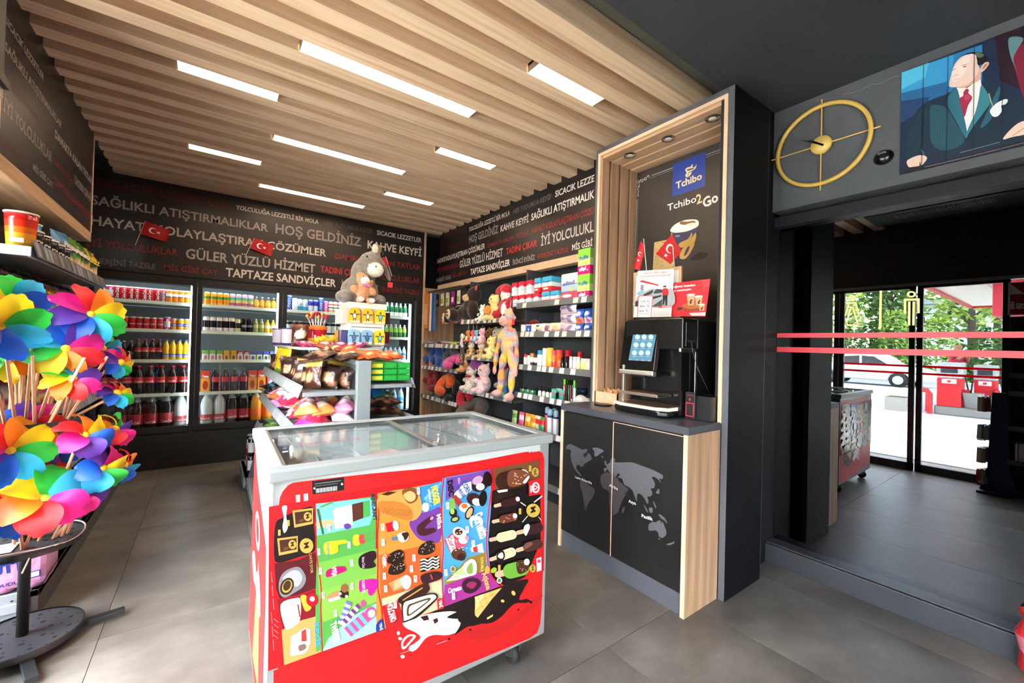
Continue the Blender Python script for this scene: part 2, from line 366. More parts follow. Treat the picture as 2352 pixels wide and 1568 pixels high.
# ---------------------------------------------------------------- lettered sign panels
def sign(name, label, pl, items, o, s, board, rails=()):
    root = empty(name, board[0], label, 'sign'); b = MB(); 
    for bx in board[1]: b.box(*bx)
    inv(b.build('board', NM('sign_black', '#1c191a', '#252021', (2, 2, 2), .38, .02)), root)
    for r, m in rails: inv(MB().box(*r).build('edge_rail', m, bev=.002), root)
    for txt, a, e, cap, c in items:
        mb = MB(); A = pl.px(o[0]+a[0]*s, o[1]+a[1]*s); B = pl.px(o[0]+e[0]*s, o[1]+e[1]*s); C = pl.px(o[0]+a[0]*s, o[1]+(a[1]-cap)*s)
        z = (A[1]+B[1])/2; text2(mb, txt, (A[0], z), (B[0], z), abs(C[1]-A[1]), .0008, c, pl.M(), .02)
        inv(mb.build('lettering', 'print'), root)
    return root
G1, G2, G3, RD, R2, R3 = '#d8d0ca', '#9a9290', '#6a6464', '#b3222a', '#7c1a20', '#521519'
sign('sign_board', 'long black board of white grey and red slogans above the drink coolers', Plane((0, YB, 0), (1, 0, 0), (0, 0, 1)), [
 ('SICACIK LEZZETLER', (60, 150), (962, 285), 58, R3), ('SAĞLIKLI ATIŞTIRMALIKLAR', (25, 258), (1222, 447), 60, G2), ('HAYATI KOLAYLAŞTIRAN ÇÖZÜMLER', (22, 400), (1615, 612), 62, '#b8b0aa'),
 ('İYİ YOLCULUKLAR', (-10, 545), (612, 605), 50, R2), ('GÜLER YÜZLÜ HİZMET', (665, 640), (1540, 712), 66, '#aaa29c'), ('TADINI ÇIKAR', (1575, 722), (1860, 748), 42, RD),
 ('ENERJİNİ TAZELE', (20, 660), (462, 697), 38, G3), ('MİS GİBİ ÇAY', (520, 708), (885, 737), 38, R2), ('TAPTAZE SANDVİÇLER', (935, 748), (1680, 818), 56, G1),
 ('YOLCULUĞA LEZZETLİ BİR MOLA', (1005, 298), (1563, 392), 29, G1), ('HER YUDUMDA KEYİF', (1600, 403), (1925, 457), 29, '#514b4b'), ('SICACIK LEZZETLER', (1957, 470), (2258, 517), 31, G1),
 ('HOŞ GELDİNİZ', (1272, 455), (1850, 545), 64, '#8a8080'), ('KAHVE KEYFİ', (1893, 560), (2258, 612), 52, G1), ('DAMAKTA KALAN TATLAR', (1675, 630), (2250, 705), 38, R2),
 ('İKİNCİ EVİNİZ', (1715, 823), (1965, 843), 38, G2), ('İYİ YOLCULUKLAR', (1890, 762), (2248, 792), 38, R2), ('ENERJİNİ TAZELE', (1990, 850), (2245, 873), 30, R2)],
 (200, 380), .34014, ((.8, YB, 2.4), [(-1.3, 2.325, YB, YB+.03, 1.90, 2.80)]), [((2.325, 2.352, YB-.012, YB+.02, 0, 2.80), EDGE)])
sign('sign_board', 'black board of slogans on the right wall above the toy shelves', Plane((2.55, 0, 0), (0, -1, 0), (0, 0, 1)), [
 ('YOLCULUĞA LEZZETLİ BİR MOLA', (612, 790), (1103, 600), 48, G1), ('HER YUDUMDA KEYİF', (1143, 580), (1600, 405), 55, '#6a6666'), ('SICACIK LEZZE', (1648, 380), (2118, 190), 72, '#ece6e0'),
 ('SICACIK LEZZETLER', (245, 905), (590, 790), 50, R3), ('HOŞ GELDİNİZ', (612, 928), (962, 810), 82, '#95908c'), ('KAHVE KEYFİ', (992, 793), (1328, 680), 72, G1), ('SAĞLIKLI ATIŞTIRMALIK', (1360, 662), (2118, 385), 80, '#ece6e0'),
 ('SAĞLIKLI ATIŞTIRMALIKLAR', (245, 1052), (587, 942), 38, R3), ('HAYATI KOLAYLAŞTIRAN ÇÖZÜMLER', (232, 1172), (803, 1003), 52, G1), ('DAMAKTA KALAN TATLAR', (835, 980), (1330, 840), 48, R2),
 ('HAYATI KOLAYLAŞTIRAN ÇÖZÜ', (1375, 805), (2110, 590), 66, '#8e2220'), ('İYİ YOLCULUKLAR', (232, 1285), (483, 1215), 48, R2), ('GÜLER YÜZLÜ HİZMET', (500, 1222), (1018, 1092), 80, '#c5c1be'),
 ('TADINI ÇIKAR', (1058, 1065), (1428, 970), 72, '#c02828'), ('İYİ YOLCULUKL', (1478, 962), (2110, 790), 108, '#c2bab5'), ('ENERJİNİ TAZELE', (222, 1398), (398, 1360), 40, G2), ('MİS GİBİ ÇAY', (420, 1345), (597, 1300), 40, R2),
 ('TAPTAZE SANDVİÇLER', (630, 1308), (1103, 1205), 66, '#ece6e0'), ('İKİNCİ EVİNİZ', (1137, 1192), (1405, 1128), 54, G2), ('ENERJİNİ TAZELE', (1438, 1118), (1802, 1035), 50, '#8e2220'), ('MİS GİBİ', (1850, 1020), (2095, 960), 70, G1)],
 (960, 380), .1913, ((2.55, 3.8, 2.4), [(2.55, 2.58, 2.06, 5.29, 2.10, 2.94)]), [((2.535, 2.62, 2.06, 5.29, 2.03, 2.10), EDGE)])
sign('sign_board', 'black board of slogans with oak edge at the upper left, above the snack shelf', Plane((-.75, 0, 0), (0, 1, 0), (0, 0, 1)), [
 ('SICACIK LEZZETLER', (35, 185), (315, 565), 58, '#a09892'), ('SAĞLIKLI ATIŞTIRMALIKLAR', (32, 385), (443, 905), 66, '#958c86'), ('İYİ YOLCULUKLAR', (18, 812), (373, 1160), 100, '#7a7068'),
 ('DAMAKTA KALAN TATLAR', (395, 1010), (660, 1312), 60, '#a09892'), ('MİS GİBİ ÇAY', (235, 1230), (378, 1345), 45, '#8a807a'), ('TAPTAZE SANDVİÇLER', (385, 1350), (650, 1560), 58, R2), ('TADINI ÇIKAR', (532, 1325), (655, 1445), 58, '#8a807a'),
 ('HAYATI KOLAYLAŞTIRAN ÇÖZÜMLER', (22, 610), (380, 980), 48, R3), ('HOŞ GELDİNİZ', (455, 905), (552, 1040), 28, '#453c3c'), ('GÜLER YÜZLÜ HİZMET', (380, 1190), (525, 1310), 38, R2), ('KAHVE KEYFİ', (555, 1065), (660, 1172), 40, R3),
 ('ENERJİNİ TAZELE', (5, 1045), (220, 1205), 48, R3), ('LEZZETLER', (335, 600), (650, 890), 50, '#2e1416')],
 (0, 0), .3187, ((-.75, 3.5, 2.4), [(-.78, -.75, 2.72, 4.40, 2.06, 2.94)]), [((-1.25, -.745, 2.72, 4.42, 1.99, 2.06), WOODY), ((-.79, -.745, 4.40, 4.42, 1.99, 2.80), EDGE), ((-.79, -.745, 2.66, 2.715, 1.0, 2.80), EDGE)])
# ================================================================ entrance front (real side, seen in the mirror)
BL = SM('black_aluminium', '#17181a', .35)
GL = glassmat('clear_glass', (.94, .97, .96, 1))
struct(MB().box(-.70, -.60, -2.6, 2.2, 2.16, 2.96).box(-.62, -.585, -2.6, 2.2, 2.135, 2.165, '#55565a').box(-.70, -.62, -2.6, -2.5, 0, 2.16).box(-.70, -.62, -.49, .36, 0, 2.16), 'wall_entrance', NM('black_plaster', '#17181a', '#1e1f22', (3, 3, 3), .6, .05))
struct(MB().box(-.70, -.60, -2.6, 2.2, 2.10, 2.16), 'trim_2', 'satin')
def pane(name, label, y0, y1, stripes=True):
    e = empty(name, (-.64, (y0+y1)/2, 0)); e['kind'] = 'structure'
    if label: e['label'] = label
    f = MB(); w = .05
    for a, b, c, d in ((y0, y0+w, 0, 2.10), (y1-w, y1, 0, 2.10), (y0, y1, 0, .085), (y0, y1, 2.07, 2.10)): f.box(-.662, -.618, a, b, c, d, '#151618')
    inv(f.build('frame', 'satin', bev=.003), e); inv(MB().box(-.643, -.637, y0+w, y1-w, .085, 2.07).build('pane', GL), e)
    if stripes:
        for z in (1.187, 1.105): inv(MB().box(-.636, -.6355, y0+w, y1-w, z-.012, z+.012, '#f01818').build('stripe', 'thin'), e)
pane('door_1', 'sliding glass entrance door leaf with two thin red stripes, left in the mirror', 1.15, 1.855)
pane('door_2', 'sliding glass entrance door leaf with two thin red stripes, right in the mirror', .455, 1.135)
pane('window_1', 'fixed glass pane beside the sliding doors', 1.86, 2.2, False)
struct(MB().box(-.7, 3.05, -2.70, -2.6, 0, 2.96), 'wall_front', DARK)
# unseen shop window further along the entrance front, added for more daylight inside
e = empty('added_window_2', (-.64, -1.5, 0)); e['kind'] = 'structure'; f = MB()
for a in (-2.50, -1.83, -1.16, -.53): f.box(-.662, -.618, a, a+.04, 0, 2.10, '#151618')
f.box(-.662, -.618, -2.5, -.49, 0, .085, '#151618').box(-.662, -.618, -2.5, -.49, 2.07, 2.10, '#151618'); inv(f.build('frame', 'satin'), e)
for a, b in ((-2.46, -1.83), (-1.79, -1.16), (-1.12, -.53)): inv(MB().box(-.643, -.637, a, b, .085, 2.07).build('pane', GL), e)
# sticker on the window edge, brochure shelf, air conditioner, snack stand
k = empty('window_sticker', (-.63, .41, 1.9), 'red and white square sticker on the entrance glass with a shop name read from behind', 'sticker')
pl = Plane((-.615, 0, 0), (0, 1, 0), (0, 0, 1))
m = MB().box(-.630, -.616, .13, .47, 1.735, 2.065, '#e9e4e2').box(-.6165, -.6155, .145, .457, 1.745, 2.055, '#a8152c'); inv(m.build('panel', 'print'), k)
m = MB(); m.flat([(.26, 1.95), (.37, 1.95), (.455, 2.05), (.455, 1.945), (.26, 1.935)], .002, '#e9e4e2', pl.M()); text2(m, 'Ofisi', (.16, 1.80), (.455, 1.80), .075, .002, '#f0e8e6', pl.M(), .03); inv(m.build('lettering', 'print'), k)
k = empty('magazine_rack', (-.48, .0, 0), 'tall black wire rack with dark shelves beside the entrance', 'rack')
inv(MB().box(-.60, -.30, -.40, .445, 0, .06, '#141416').box(-.60, -.585, -.40, .445, 0, 1.72, '#111113').box(-.6, -.3, .435, .447, 0, 1.72, '#151517').build('carcass', 'satin'), k)
for z in (.30, .62, .95, 1.12, 1.30, 1.5): inv(MB().box(-.585, -.28, -.39, .435, z, z+.012, '#2a2a2c').box(-.285, -.278, -.39, .435, z, z+.045, '#5a5a5c').build('shelf', 'satin'), k)
m = MB().box(-.5, -.31, -.35, .39, .312, .50, '#d8d8d6')
inv(m.build('paper_stack', 'matte'), k); m = MB()
for i in range(9): m.tube([(-.29, -.35+.09*i, .31), (-.29, -.35+.09*i, .52)], .003, '#222222')
m.tube([(-.29, -.37, .52), (-.29, .42, .52)], .004, '#222222'); inv(m.build('basket_wires', 'satin', kind='stuff'), k)
k = empty('ceiling_air_conditioner', (.03, .86, 2.8), 'slim black ceiling air conditioner with a long ribbed grille', 'air conditioner')
inv(MB().box(-.30, .22, .30, 1.42, 2.765, 2.80, '#34363a').build('casing', 'satin', bev=.01), k)
for i in range(46): inv(MB().box(-.02, .15, .50+.0155*i, .506+.0155*i, 2.755, 2.768, '#8c8f92').build('slat', 'satin'), k)
k = empty('snack_stand', (-.3, .53, 0), 'dark blue floor stand hung with bunches of small snack bags near the entrance', 'stand')
m = MB().box(-.42, -.18, .40, .62, 0, .02, '#16204a'); m.prism([(-.12, 0), (.12, 0), (.07, .22), (.045, .95), (-.045, .95), (-.07, .22)], -.012, .012, '#1b2550', Matrix.Translation((-.30, .49, .02))@Matrix.Rotation(pi/2, 4, 'Z')@Matrix.Rotation(pi/2, 4, 'X'))
inv(m.build('board', 'satin'), k)
rn = random.Random(3)
for z in (.15, .36, .58, .86):
    for i in range(5):
        m = MB(); a = rn.uniform(-.5, .5); m.prism([(-.035, -.075), (.035, -.08), (.04, .06), (.0, .075), (-.04, .06)], -.014, .014, rn.choice(['#c8d0cc', '#d9c9a8', '#8a5a34', '#b8322c', '#9fb0a0']), Matrix.Translation((-.30+.03*i-.06, .56+.012*i, z))@Matrix.Rotation(a, 4, 'Y')@Matrix.Rotation(pi/2, 4, 'X'))
        inv(m.build('snack_bag', 'foil'), k)
# ================================================================ forecourt
GR = NM('concrete_ground', '#a5a198', '#bab6ac', (.6, .6, .6), .85, .1)
struct(MB().box(-60, 40, -50, 50, -.25, -.085), 'ground', GR)
struct(MB().box(-18.5+.0, -.7, -14, 14, -.085, -.05), 'forecourt', NM('forecourt_slab', '#aeaaa1', '#c4c0b7', (.5, .5, .5), .85, .1))
struct(MB().box(-23, -18.5, -40, 40, -.085, -.06), 'road', NM('asphalt', '#73757c', '#868890', (2, 2, 2), .9, .1))
struct(MB().box(-24.0, -23, -40, 40, -.085, .08), 'kerb', NM('kerb_stone', '#a5a29a', '#b5b2aa', (2, 2, 2), .9, .1))
struct(MB().box(-45, -24, -40, 40, -.085, .02), 'lawn', NM('grass', '#4a6a2a', '#7a9440', (3, 3, 3), .95, .3))
# pump island
k = empty('pump_island', (-9, 1.2, 0), 'low grey concrete island carrying the fuel pumps', 'island')
inv(MB().box(-9.7, -8.05, -3.0, 2.12, -.05, .16, '#8d8b86').build('kerb', 'ground', bev=.03), k)
def pump(name, y, x, lab, w=.40, h=1.02):
    k = empty(name, (x, y, .16), lab, 'fuel pump', 'red and white fuel pumps on the island')
    def B(*a, **q): return MB().box(*a, **q)
    inv(B(x-.22, x+.22, y-w/2, y+w/2, .16, .16+h*.64, '#d31f26').build('body', 'satin', bev=.01), k)
    inv(B(x-.23, x+.23, y-w/2-.01, y+w/2+.01, .16+h*.64, .16+h, '#a8a8a6').build('head', 'satin', bev=.02), k)
    inv(B(x+.231, x+.236, y-w*.34, y+w*.34, .16+h*.76, .16+h*.88, '#3c4246').build('display', 'gloss'), k)
    inv(B(x+.222, x+.227, y-w*.3, y+w*.3, .16+h*.52, .16+h*.62, '#ead9d2').box(x+.227, x+.229, y-.03, y+.03, .16+h*.545, .16+h*.595, '#c8302c').build('plate', 'print'), k)
    inv(MB().tube([(x, y-w/2-.02, .9), (x+.1, y-w/2-.10, .5), (x+.15, y-w/2-.12, .3), (x+.1, y-w/2-.16, .8)], .015, '#26282a').build('hose', 'matte'), k)
pump('fuel_pump', 1.87, -8.25, 'fuel pump with white head, nearest the bent red guard rail in the mirror'); pump('fuel_pump', 1.36, -8.7, 'fuel pump with white head behind the grey bin in the mirror', .34, .98)
k = empty('guard_rail', (-8.0, 2.25, 0), 'bent red tube guard rail at the end of the pump island', 'rail')
m = MB().tube([(-8.0, 2.18, -.05), (-8.0, 2.18, .42), (-8.0, 2.22, .49), (-8.0, 2.36, .50), (-8.6, 2.4, .50)], .05, '#d8262c', 8).tube([(-8.55, 2.3, -.05), (-8.55, 2.3, .45)], .05, '#d8262c', 8); inv(m.build('tube', 'satin'), k)
m = MB().lathe([(.12, 0), (.17, .33), (.18, .34), (.165, .34), (.11, .03)], '#8f9290', 20); b = m.build('waste_bin', 'satin', label='light grey round bin on the pump island', cat='bin', loc=(-8.1, 1.5, .165))
m = MB().box(-.09, .09, -.08, .08, 0, .40, '#b0182a'); m.build('bucket_stand', 'satin', label='small dark red cabinet between the fuel pumps', cat='cabinet', loc=(-8.2, 1.63, .165), bev=.02)
MB().lathe([(.07, 0), (.07, .38), (.04, .42), (.015, .46)], '#b81a24', 12).build('fire_extinguisher', 'gloss', label='dark red fire extinguisher standing on the island', cat='extinguisher', loc=(-8.4, 1.18, .165))
k = empty('canopy_column', (-8.6, 1.15, 0), 'white column with a red sign box under the canopy', 'column')
inv(MB().box(-9.65, -9.1, .70, 1.13, .165, 2.25, '#a4a8ab').build('column', 'satin'), k); inv(MB().box(-9.7, -8.15, .66, 1.24, 2.25, 3.0, '#b81a30').build('sign_box', 'satin', bev=.01), k)
k = empty('canopy', (-11, 0, 3), 'white filling station canopy with red edge', 'canopy')
inv(MB().box(-15.2, -7.2, -9, 2.30, 3.06, 3.12, '#e4e0d6').build('soffit', 'satin'), k)
for i in range(16): inv(MB().box(-15.1, -7.3, -8.8+.68*i, -8.78+.68*i, 3.05, 3.06, '#b5b1a6').build('seam', 'satin'), k)
inv(MB().box(-15.3, -7.1, 2.30, 2.40, 3.0, 3.7, '#c41d2c').box(-7.2, -7.1, -9, 2.30, 3.0, 3.7, '#c41d2c').box(-15.3, -15.2, -9, 2.30, 3.0, 3.7, '#c41d2c').build('fascia', 'satin'), k)
m = MB().box(-.2, .2, -.2, .2, 0, .33, '#9a978f').box(-.17, .17, -.17, .17, .33, .34, '#5a4632'); k = m.build('planter', 'ground', label='pale square concrete planter with grass on the forecourt', cat='planter', loc=(-8.0, 2.75, -.05))
m = MB()
for i in range(60): a = rn.uniform(-.16, .16); b = rn.uniform(-.16, .16); m.add([(a-.006, b, .34), (a+.006, b, .34), (a+rn.uniform(-.03, .03), b+rn.uniform(-.03, .03), .34+rn.uniform(.04, .1))], [(0, 1, 2)], rn.choice(['#8fae3e', '#6f9030', '#b0c04a']))
m.build('grass', 'leaf', k, kind='stuff')
# white saloon car
k = empty('car', (-19.0, 5.9, -.06), 'white four-door saloon car driving past on the road', 'car', rot=radians(-84))
side = [(-2.1, .35), (-2.12, .62), (-1.95, .86), (-1.3, .93), (-.85, 1.33), (-.3, 1.42), (.45, 1.38), (1.1, .93), (1.85, .80), (2.08, .58), (2.1, .33)]
RX = Matrix.Rotation(pi/2, 4, 'X')
MB().prism(smooth(side[:], 3, False)+[(1.65, .30), (1.5, .55), (1.25, .62), (1.0, .52), (.9, .27), (-1.0, .27), (-1.1, .52), (-1.35, .62), (-1.6, .52), (-1.7, .30)], -.83, .83, '#b4b6b8', RX).build('body', 'gloss', k, bev=.05)
for s in (-1, 1):
    y = .835*s; A = Matrix.Translation((0, y, 0))@RX
    MB().prism([(-1.05, .96), (-.72, 1.27), (-.12, 1.33), (-.12, .95)], -.004, .004, '#20262a', A).build('window', 'gloss', k); MB().prism([(-.02, .95), (-.02, 1.33), (.42, 1.29), (.9, .96)], -.004, .004, '#20262a', A).build('window', 'gloss', k)
    MB().box(-1.9, 1.9, y-.006, y+.006, .60, .645, '#5c6064').build('trim_strip', 'satin', k)
    for x in (-1.35, 1.25):
        w_ = MB().lathe([(.0, -.09), (.31, -.09), (.31, .09), (.0, .09)], '#17181a', 24, Matrix.Translation((x, .76*s, .31))@RX).build('wheel', 'matte', k)
        MB().lathe([(.0, -.10), (.19, -.097), (.19, .097), (.0, .10)], '#a8adb2', 10, Matrix.Translation((x, .76*s, .31))@RX, smooth=False).build('hubcap', 'metal', w_)
# man in a red shirt beside the pumps
def skin_body(name, joints, edges, mat, parent=None, sub=2, **kw):
    me = bpy.data.meshes.new(name); me.from_pydata([j[0] for j in joints], edges, []); o = bpy.data.objects.new(name, me); COL.objects.link(o)
    m = o.modifiers.new('s', 'SKIN'); m.use_smooth_shade = True
    for i, j in enumerate(joints): v = me.skin_vertices[0].data[i]; v.radius = (j[1], j[1] if len(j) < 4 else j[3]); v.use_root = i == 0
    m = o.modifiers.new('u', 'SUBSURF'); m.levels = m.render_levels = sub
    dg = bpy.context.evaluated_depsgraph_get(); dg.update(); nm = bpy.data.meshes.new_from_object(o.evaluated_get(dg)); bpy.data.objects.remove(o)
    P = np.array([v.co for v in nm.vertices]); J = np.array([j[0] for j in joints]); cs = [hx(j[2]) for j in joints]
    idx = np.argmin(((P[:, None]-J[None])**2).sum(2)-np.array([j[1]**2 for j in joints])[None], 1)
    at = nm.color_attributes.new('Col', 'FLOAT_COLOR', 'POINT'); at.data.foreach_set('color', np.array([cs[i] for i in idx], dtype=np.float32).ravel())
    for p in nm.polygons: p.use_smooth = True
    nm.materials.append(VM(mat)); return put(nm, name, parent, **kw)
SK, RS, JN = '#a87858', '#a81c34', '#26365a'
J = [((0, 0, .95), .15, JN), ((0, 0, 1.12), .15, RS), ((.02, 0, 1.35), .17, RS), ((.02, 0, 1.48), .08, SK), ((.05, 0, 1.56), .065, SK), ((.07, 0, 1.66), .105, SK), ((.06, 0, 1.73), .09, '#2a1c14'),
     ((.02, .19, 1.42), .065, RS), ((.12, .25, 1.20), .05, RS), ((.26, .12, 1.38), .036, SK), ((.27, .05, 1.52), .035, SK), ((.02, -.19, 1.42), .065, RS), ((.12, -.25, 1.20), .05, RS), ((.26, -.12, 1.36), .036, SK), ((.27, -.04, 1.50), .035, SK),
     ((0, .10, .86), .10, JN), ((.03, .11, .50), .07, JN), ((0, .11, .12), .05, JN), ((.10, .11, .04), .045, '#1b1b1d'), ((0, -.10, .86), .10, JN), ((.03, -.11, .50), .07, JN), ((0, -.11, .12), .05, JN), ((.10, -.11, .04), .045, '#1b1b1d')]
Ed = [(0, 1), (1, 2), (2, 3), (3, 4), (4, 5), (5, 6), (2, 7), (7, 8), (8, 9), (9, 10), (2, 11), (11, 12), (12, 13), (13, 14), (0, 15), (15, 16), (16, 17), (17, 18), (0, 19), (19, 20), (20, 21), (21, 22)]
k = skin_body('person', J, Ed, 'matte', label='person in red shirt and blue jeans behind the fuel pumps, hands at the face', cat='person', loc=(-12.6, 2.36, -.05), rot=radians(-60))
# trees beyond the road
def tree(x, y, h, cr, cols, lab, name='tree', n=900, trunk=True, seed=1, ls=.22, low=.3):
    k = empty(name, (x, y, 0), lab, 'tree', 'trees beyond the road'); q = random.Random(seed)
    if trunk:
        m = MB().tube([(0, 0, -.1), (.05, .05, h*.35), (-.05, .1, h*.7)], [.22, .17, .08], '#4f4438', 8)
        for i in range(5): a = q.uniform(0, 6.28); m.tube([(0, .05, h*(.4+.06*i)), (cos(a)*cr*.6, sin(a)*cr*.6, h*(.55+.07*i))], [.06, .02], '#4f4438', 5)
        m.build('trunk', 'matte', k)
    vs = []; fs = []; cs = []
    for i in range(n):
        a = q.uniform(0, 6.28); zz = q.uniform(low, 1); r = cr*(1-((zz-low)/(1-low)-.35)**2*1.3)*q.uniform(.35, 1)**.5
        if r < 0: r = .2
        c = Vector((cos(a)*r, sin(a)*r, zz*h)); u = Vector((q.gauss(0, 1), q.gauss(0, 1), q.gauss(0, .6))).normalized()*ls*q.uniform(.5, 1.2); v = u.orthogonal().normalized()*ls*.5
        b = len(vs); vs += [c-u, c+v, c+u, c-v]; fs.append((b, b+1, b+2, b+3)); cs.append(q.choice(cols))
    MB().add(vs, fs, cs).build('foliage', 'leaf', k, kind='stuff')
G_l, G_d, G_m = ['#a8b860', '#8fa650', '#c2cc78', '#7c9440'], ['#3d5a2c', '#2f4a24', '#55743a', '#6a8a44'], ['#6a8a3a', '#86a44a', '#4c6a2c', '#a4ba58']
tree(-27.5, 3.6, 7.5, 2.0, G_l, 'tall airy yellow-green tree with a visible grey trunk', seed=1, low=.42)
tree(-27.5, 6.9, 7.2, 1.2, G_d, 'narrow dark conifer behind the white car', 'conifer', 1300, seed=2, low=.06)
tree(-28, 10.3, 7.6, 2.0, G_l, 'pale leafy tree at the left edge of the mirrored view', seed=3, low=.3); tree(-27.8, -.6, 7, 2.0, G_m, 'green tree behind the white canopy column', seed=4, low=.3)
for i in range(9): tree(-24.7, -2.5+1.75*i, 2.8+.5*(i % 3), .82, G_m if i % 3 else G_d, ['bright green bush of the hedge beyond the road, counted %s from the canopy column' % w for w in 'first second third fourth fifth sixth seventh eighth ninth'.split()][i], 'bush', 700, False, 10+i, .13, .0)
for i in range(5): tree(-33.5, -8+5.6*i, 7+(i % 3), 2.6, G_d, 'dark tree in the back row, number %s from the canopy side' % 'one two three four five six seven'.split()[i], 'tree', 600, True, 30+i, .32, .05)
k = empty('house', (-46, 6, 0), 'pale low building half hidden behind the trees', 'building'); inv(MB().box(-50, -42, 2.5, 11, 0, 5.6, '#c6c8c8').build('wall', 'matte'), k); inv(MB().box(-50.3, -41.7, 2.2, 11.3, 5.6, 6.0, '#8d9aa0').build('roof', 'matte'), k)

e = empty('added_window_3', (-1.32, 2.5, 0)); e['kind'] = 'structure'  # unseen side window, added to bring daylight onto the pinwheels
inv(MB().box(-1.345, -1.30, 2.2, 2.25, 0, 2.5, '#151618').box(-1.345, -1.30, 2.80, 2.85, 0, 2.5, '#151618').box(-1.345, -1.30, 2.2, 2.85, 0, .08, '#151618').box(-1.345, -1.30, 2.2, 2.85, 2.45, 2.5, '#151618').build('frame', 'satin'), e)
inv(MB().box(-1.325, -1.32, 2.25, 2.80, .08, 2.45).build('pane', GL), e)
# ================================================================ coffee corner
XF = 2.191; Y0, Y1, ZT = 1.093, 2.062, 2.70
k = empty('coffee_kiosk', (2.2, 1.6, 0), 'tall coffee corner niche with grey frame, oak lining and three spotlights', 'kiosk')
FR = NM('frame_grey', '#4a4b52', '#55565d', (3, 3, 3), .45, .03)
f = MB().box(XF, 2.60, Y0, Y0+.032, 0, ZT).box(XF, 2.95, Y1-.026, Y1, 0, ZT).box(XF, 2.62, Y0+.032, Y1-.026, ZT-.034, ZT)
inv(f.build('outer_frame', FR, bev=.0015), k)
inv(MB().box(XF+.0008, XF+.40, Y0-.0012, Y0, 0, ZT).build('side_board', NM('side_black', '#0d0e11', '#121316', (3, 3, 3), .5, .03, spec=.1)), k)
struct(MB().box(XF+.002, 2.58, Y0+.002, 1.165, 0, ZT-.002), 'column', DARK)
inv(MB().box(XF-.006, XF+.012, Y0+.032, Y0+.052, .92, ZT-.034).build('edge_strip', EDGE), k); inv(MB().box(XF-.006, XF+.012, Y1-.046, Y1-.026, .92, ZT-.034).build('edge_strip', EDGE), k)
inv(MB().box(XF-.006, XF+.012, Y0+.052, Y1-.046, ZT-.054, ZT-.034).build('edge_strip', EDGE), k)
xs = [XF+.012, 2.29, 2.395, 2.50, 2.60]
for i in range(4):
    a, b = xs[i]+(.010 if i else 0), xs[i+1]-.014
    inv(MB().box(a, b, Y1-.052, Y1-.032, .92, ZT-.06).build('side_slat', WOODZ, bev=.002), k)
    inv(MB().box(a, b, Y0+.052, Y1-.052, ZT-.072, ZT-.052).build('top_slat', WOODY, bev=.002), k)
    inv(MB().box(b+.006, xs[i+1]+.006, Y0+.052, Y1-.052, ZT-.066, ZT-.05).build('light_joint', EDGE), k)
    inv(MB().box(a, b, Y0+.032, Y0+.052, .92, ZT-.06).build('side_slat', WOODZ, bev=.002), k)
inv(MB().box(XF+.02, 2.60, Y1-.034, Y1-.026, .92, ZT-.05).build('slat_backing', SM('dark_gap', '#0e0a08', .9)), k)
for px, py in ((1447, 356), (1535, 318), (1637, 271)):
    c = az(px, py, ZT-.073); s = MB().lathe([(.0, .004), (.022, .004), (.026, -.002), (.037, -.003), (.040, .0), (.040, .006)], ['#efe6d4', '#2c2824', '#8a7e70', '#5a5046', '#3a342e'], 20, Matrix.Translation(c)@Matrix.Scale(-1, 4, (0, 0, 1)), caps=False)
    o = inv(s.build('spotlight', 'satin', label='small round recessed spotlight'), k)
    inv(MB().ell(c+Vector((0, 0, -.004)), (.010, .010, .004), '#fff2dd', 10, 6).build('lens', 'gloss'), o) if False else None
# back board
BP = Plane((2.60, 0, 0), (0, -1, 0), (0, 0, 1))
inv(MB().box(2.60, 2.625, Y0+.03, Y1-.03, .92, ZT-.05).build('back_board', NM('slate_board', '#332e2b', '#47403b', (2.2, 2.2, 2.2), .45, .03)), k)
O, S = (1340, 180), 440/1568
a = MB(); d = art(a, BP, [('P', '#2c4596', [(735, 705), (1003, 600), (995, 882), (727, 968)])], O, S)
g2 = '#e8cf9e'
bean = [('S', g2, [(835, 745), (850, 730), (880, 720), (888, 700), (897, 715), (893, 728), (915, 722), (925, 700), (922, 730), (900, 750), (870, 765), (850, 772), (838, 762)]), ('S', '#2c4596', [(850, 745), (880, 737), (905, 733), (900, 742), (870, 752), (852, 756)]),
  ('S', g2, [(850, 768), (838, 785), (835, 800), (850, 808), (868, 800), (882, 780), (888, 762), (870, 772)]), ('L', '#2c4596', 3.5, [(866, 768), (858, 785), (862, 800)])]
art(a, BP, bean+[('T', g2, 'Tchibo', (758, 905), (972, 822), 50, .03)], O, S, .0006)
inv(a.build('logo_sign', 'print', label='blue square sign with a gold coffee bean and lettering'), k)
a = MB(); art(a, BP, [('T', '#f0ece6', 'Tchibo', (688, 1085), (925, 1010), 50, .01), ('T', g2, '2', (928, 1030), (972, 1012), 70, .02), ('T', '#f0ece6', 'Go', (985, 1060), (1108, 1000), 72, .03)], O, S)
inv(a.build('lettering', 'print'), k)
fl_ = []
fl_ += [('L', '#e6e2dc', 3.2, [(560, 795), (733, 730)]), ('L', '#e6e2dc', 3.2, [(1003, 626), (1150, 572)]), ('L', '#e6e2dc', 3, [(437, 990), (425, 1555)])]
for i in range(17): t_ = i/16; fl_.append(('E', '#d8d2cc', 550+180*t_, 815-68*t_, 2.3, 2.3, 0))
for i in range(9): t_ = i/8; fl_.append(('E', '#d8d2cc', 1015+130*t_, 642-50*t_, 3.4, 3.4, 0))
for i in range(36): t_ = i/35; fl_.append(('E', '#d8d2cc', 447-8*t_, 990+450*t_, 2.6, 2.6, 0))
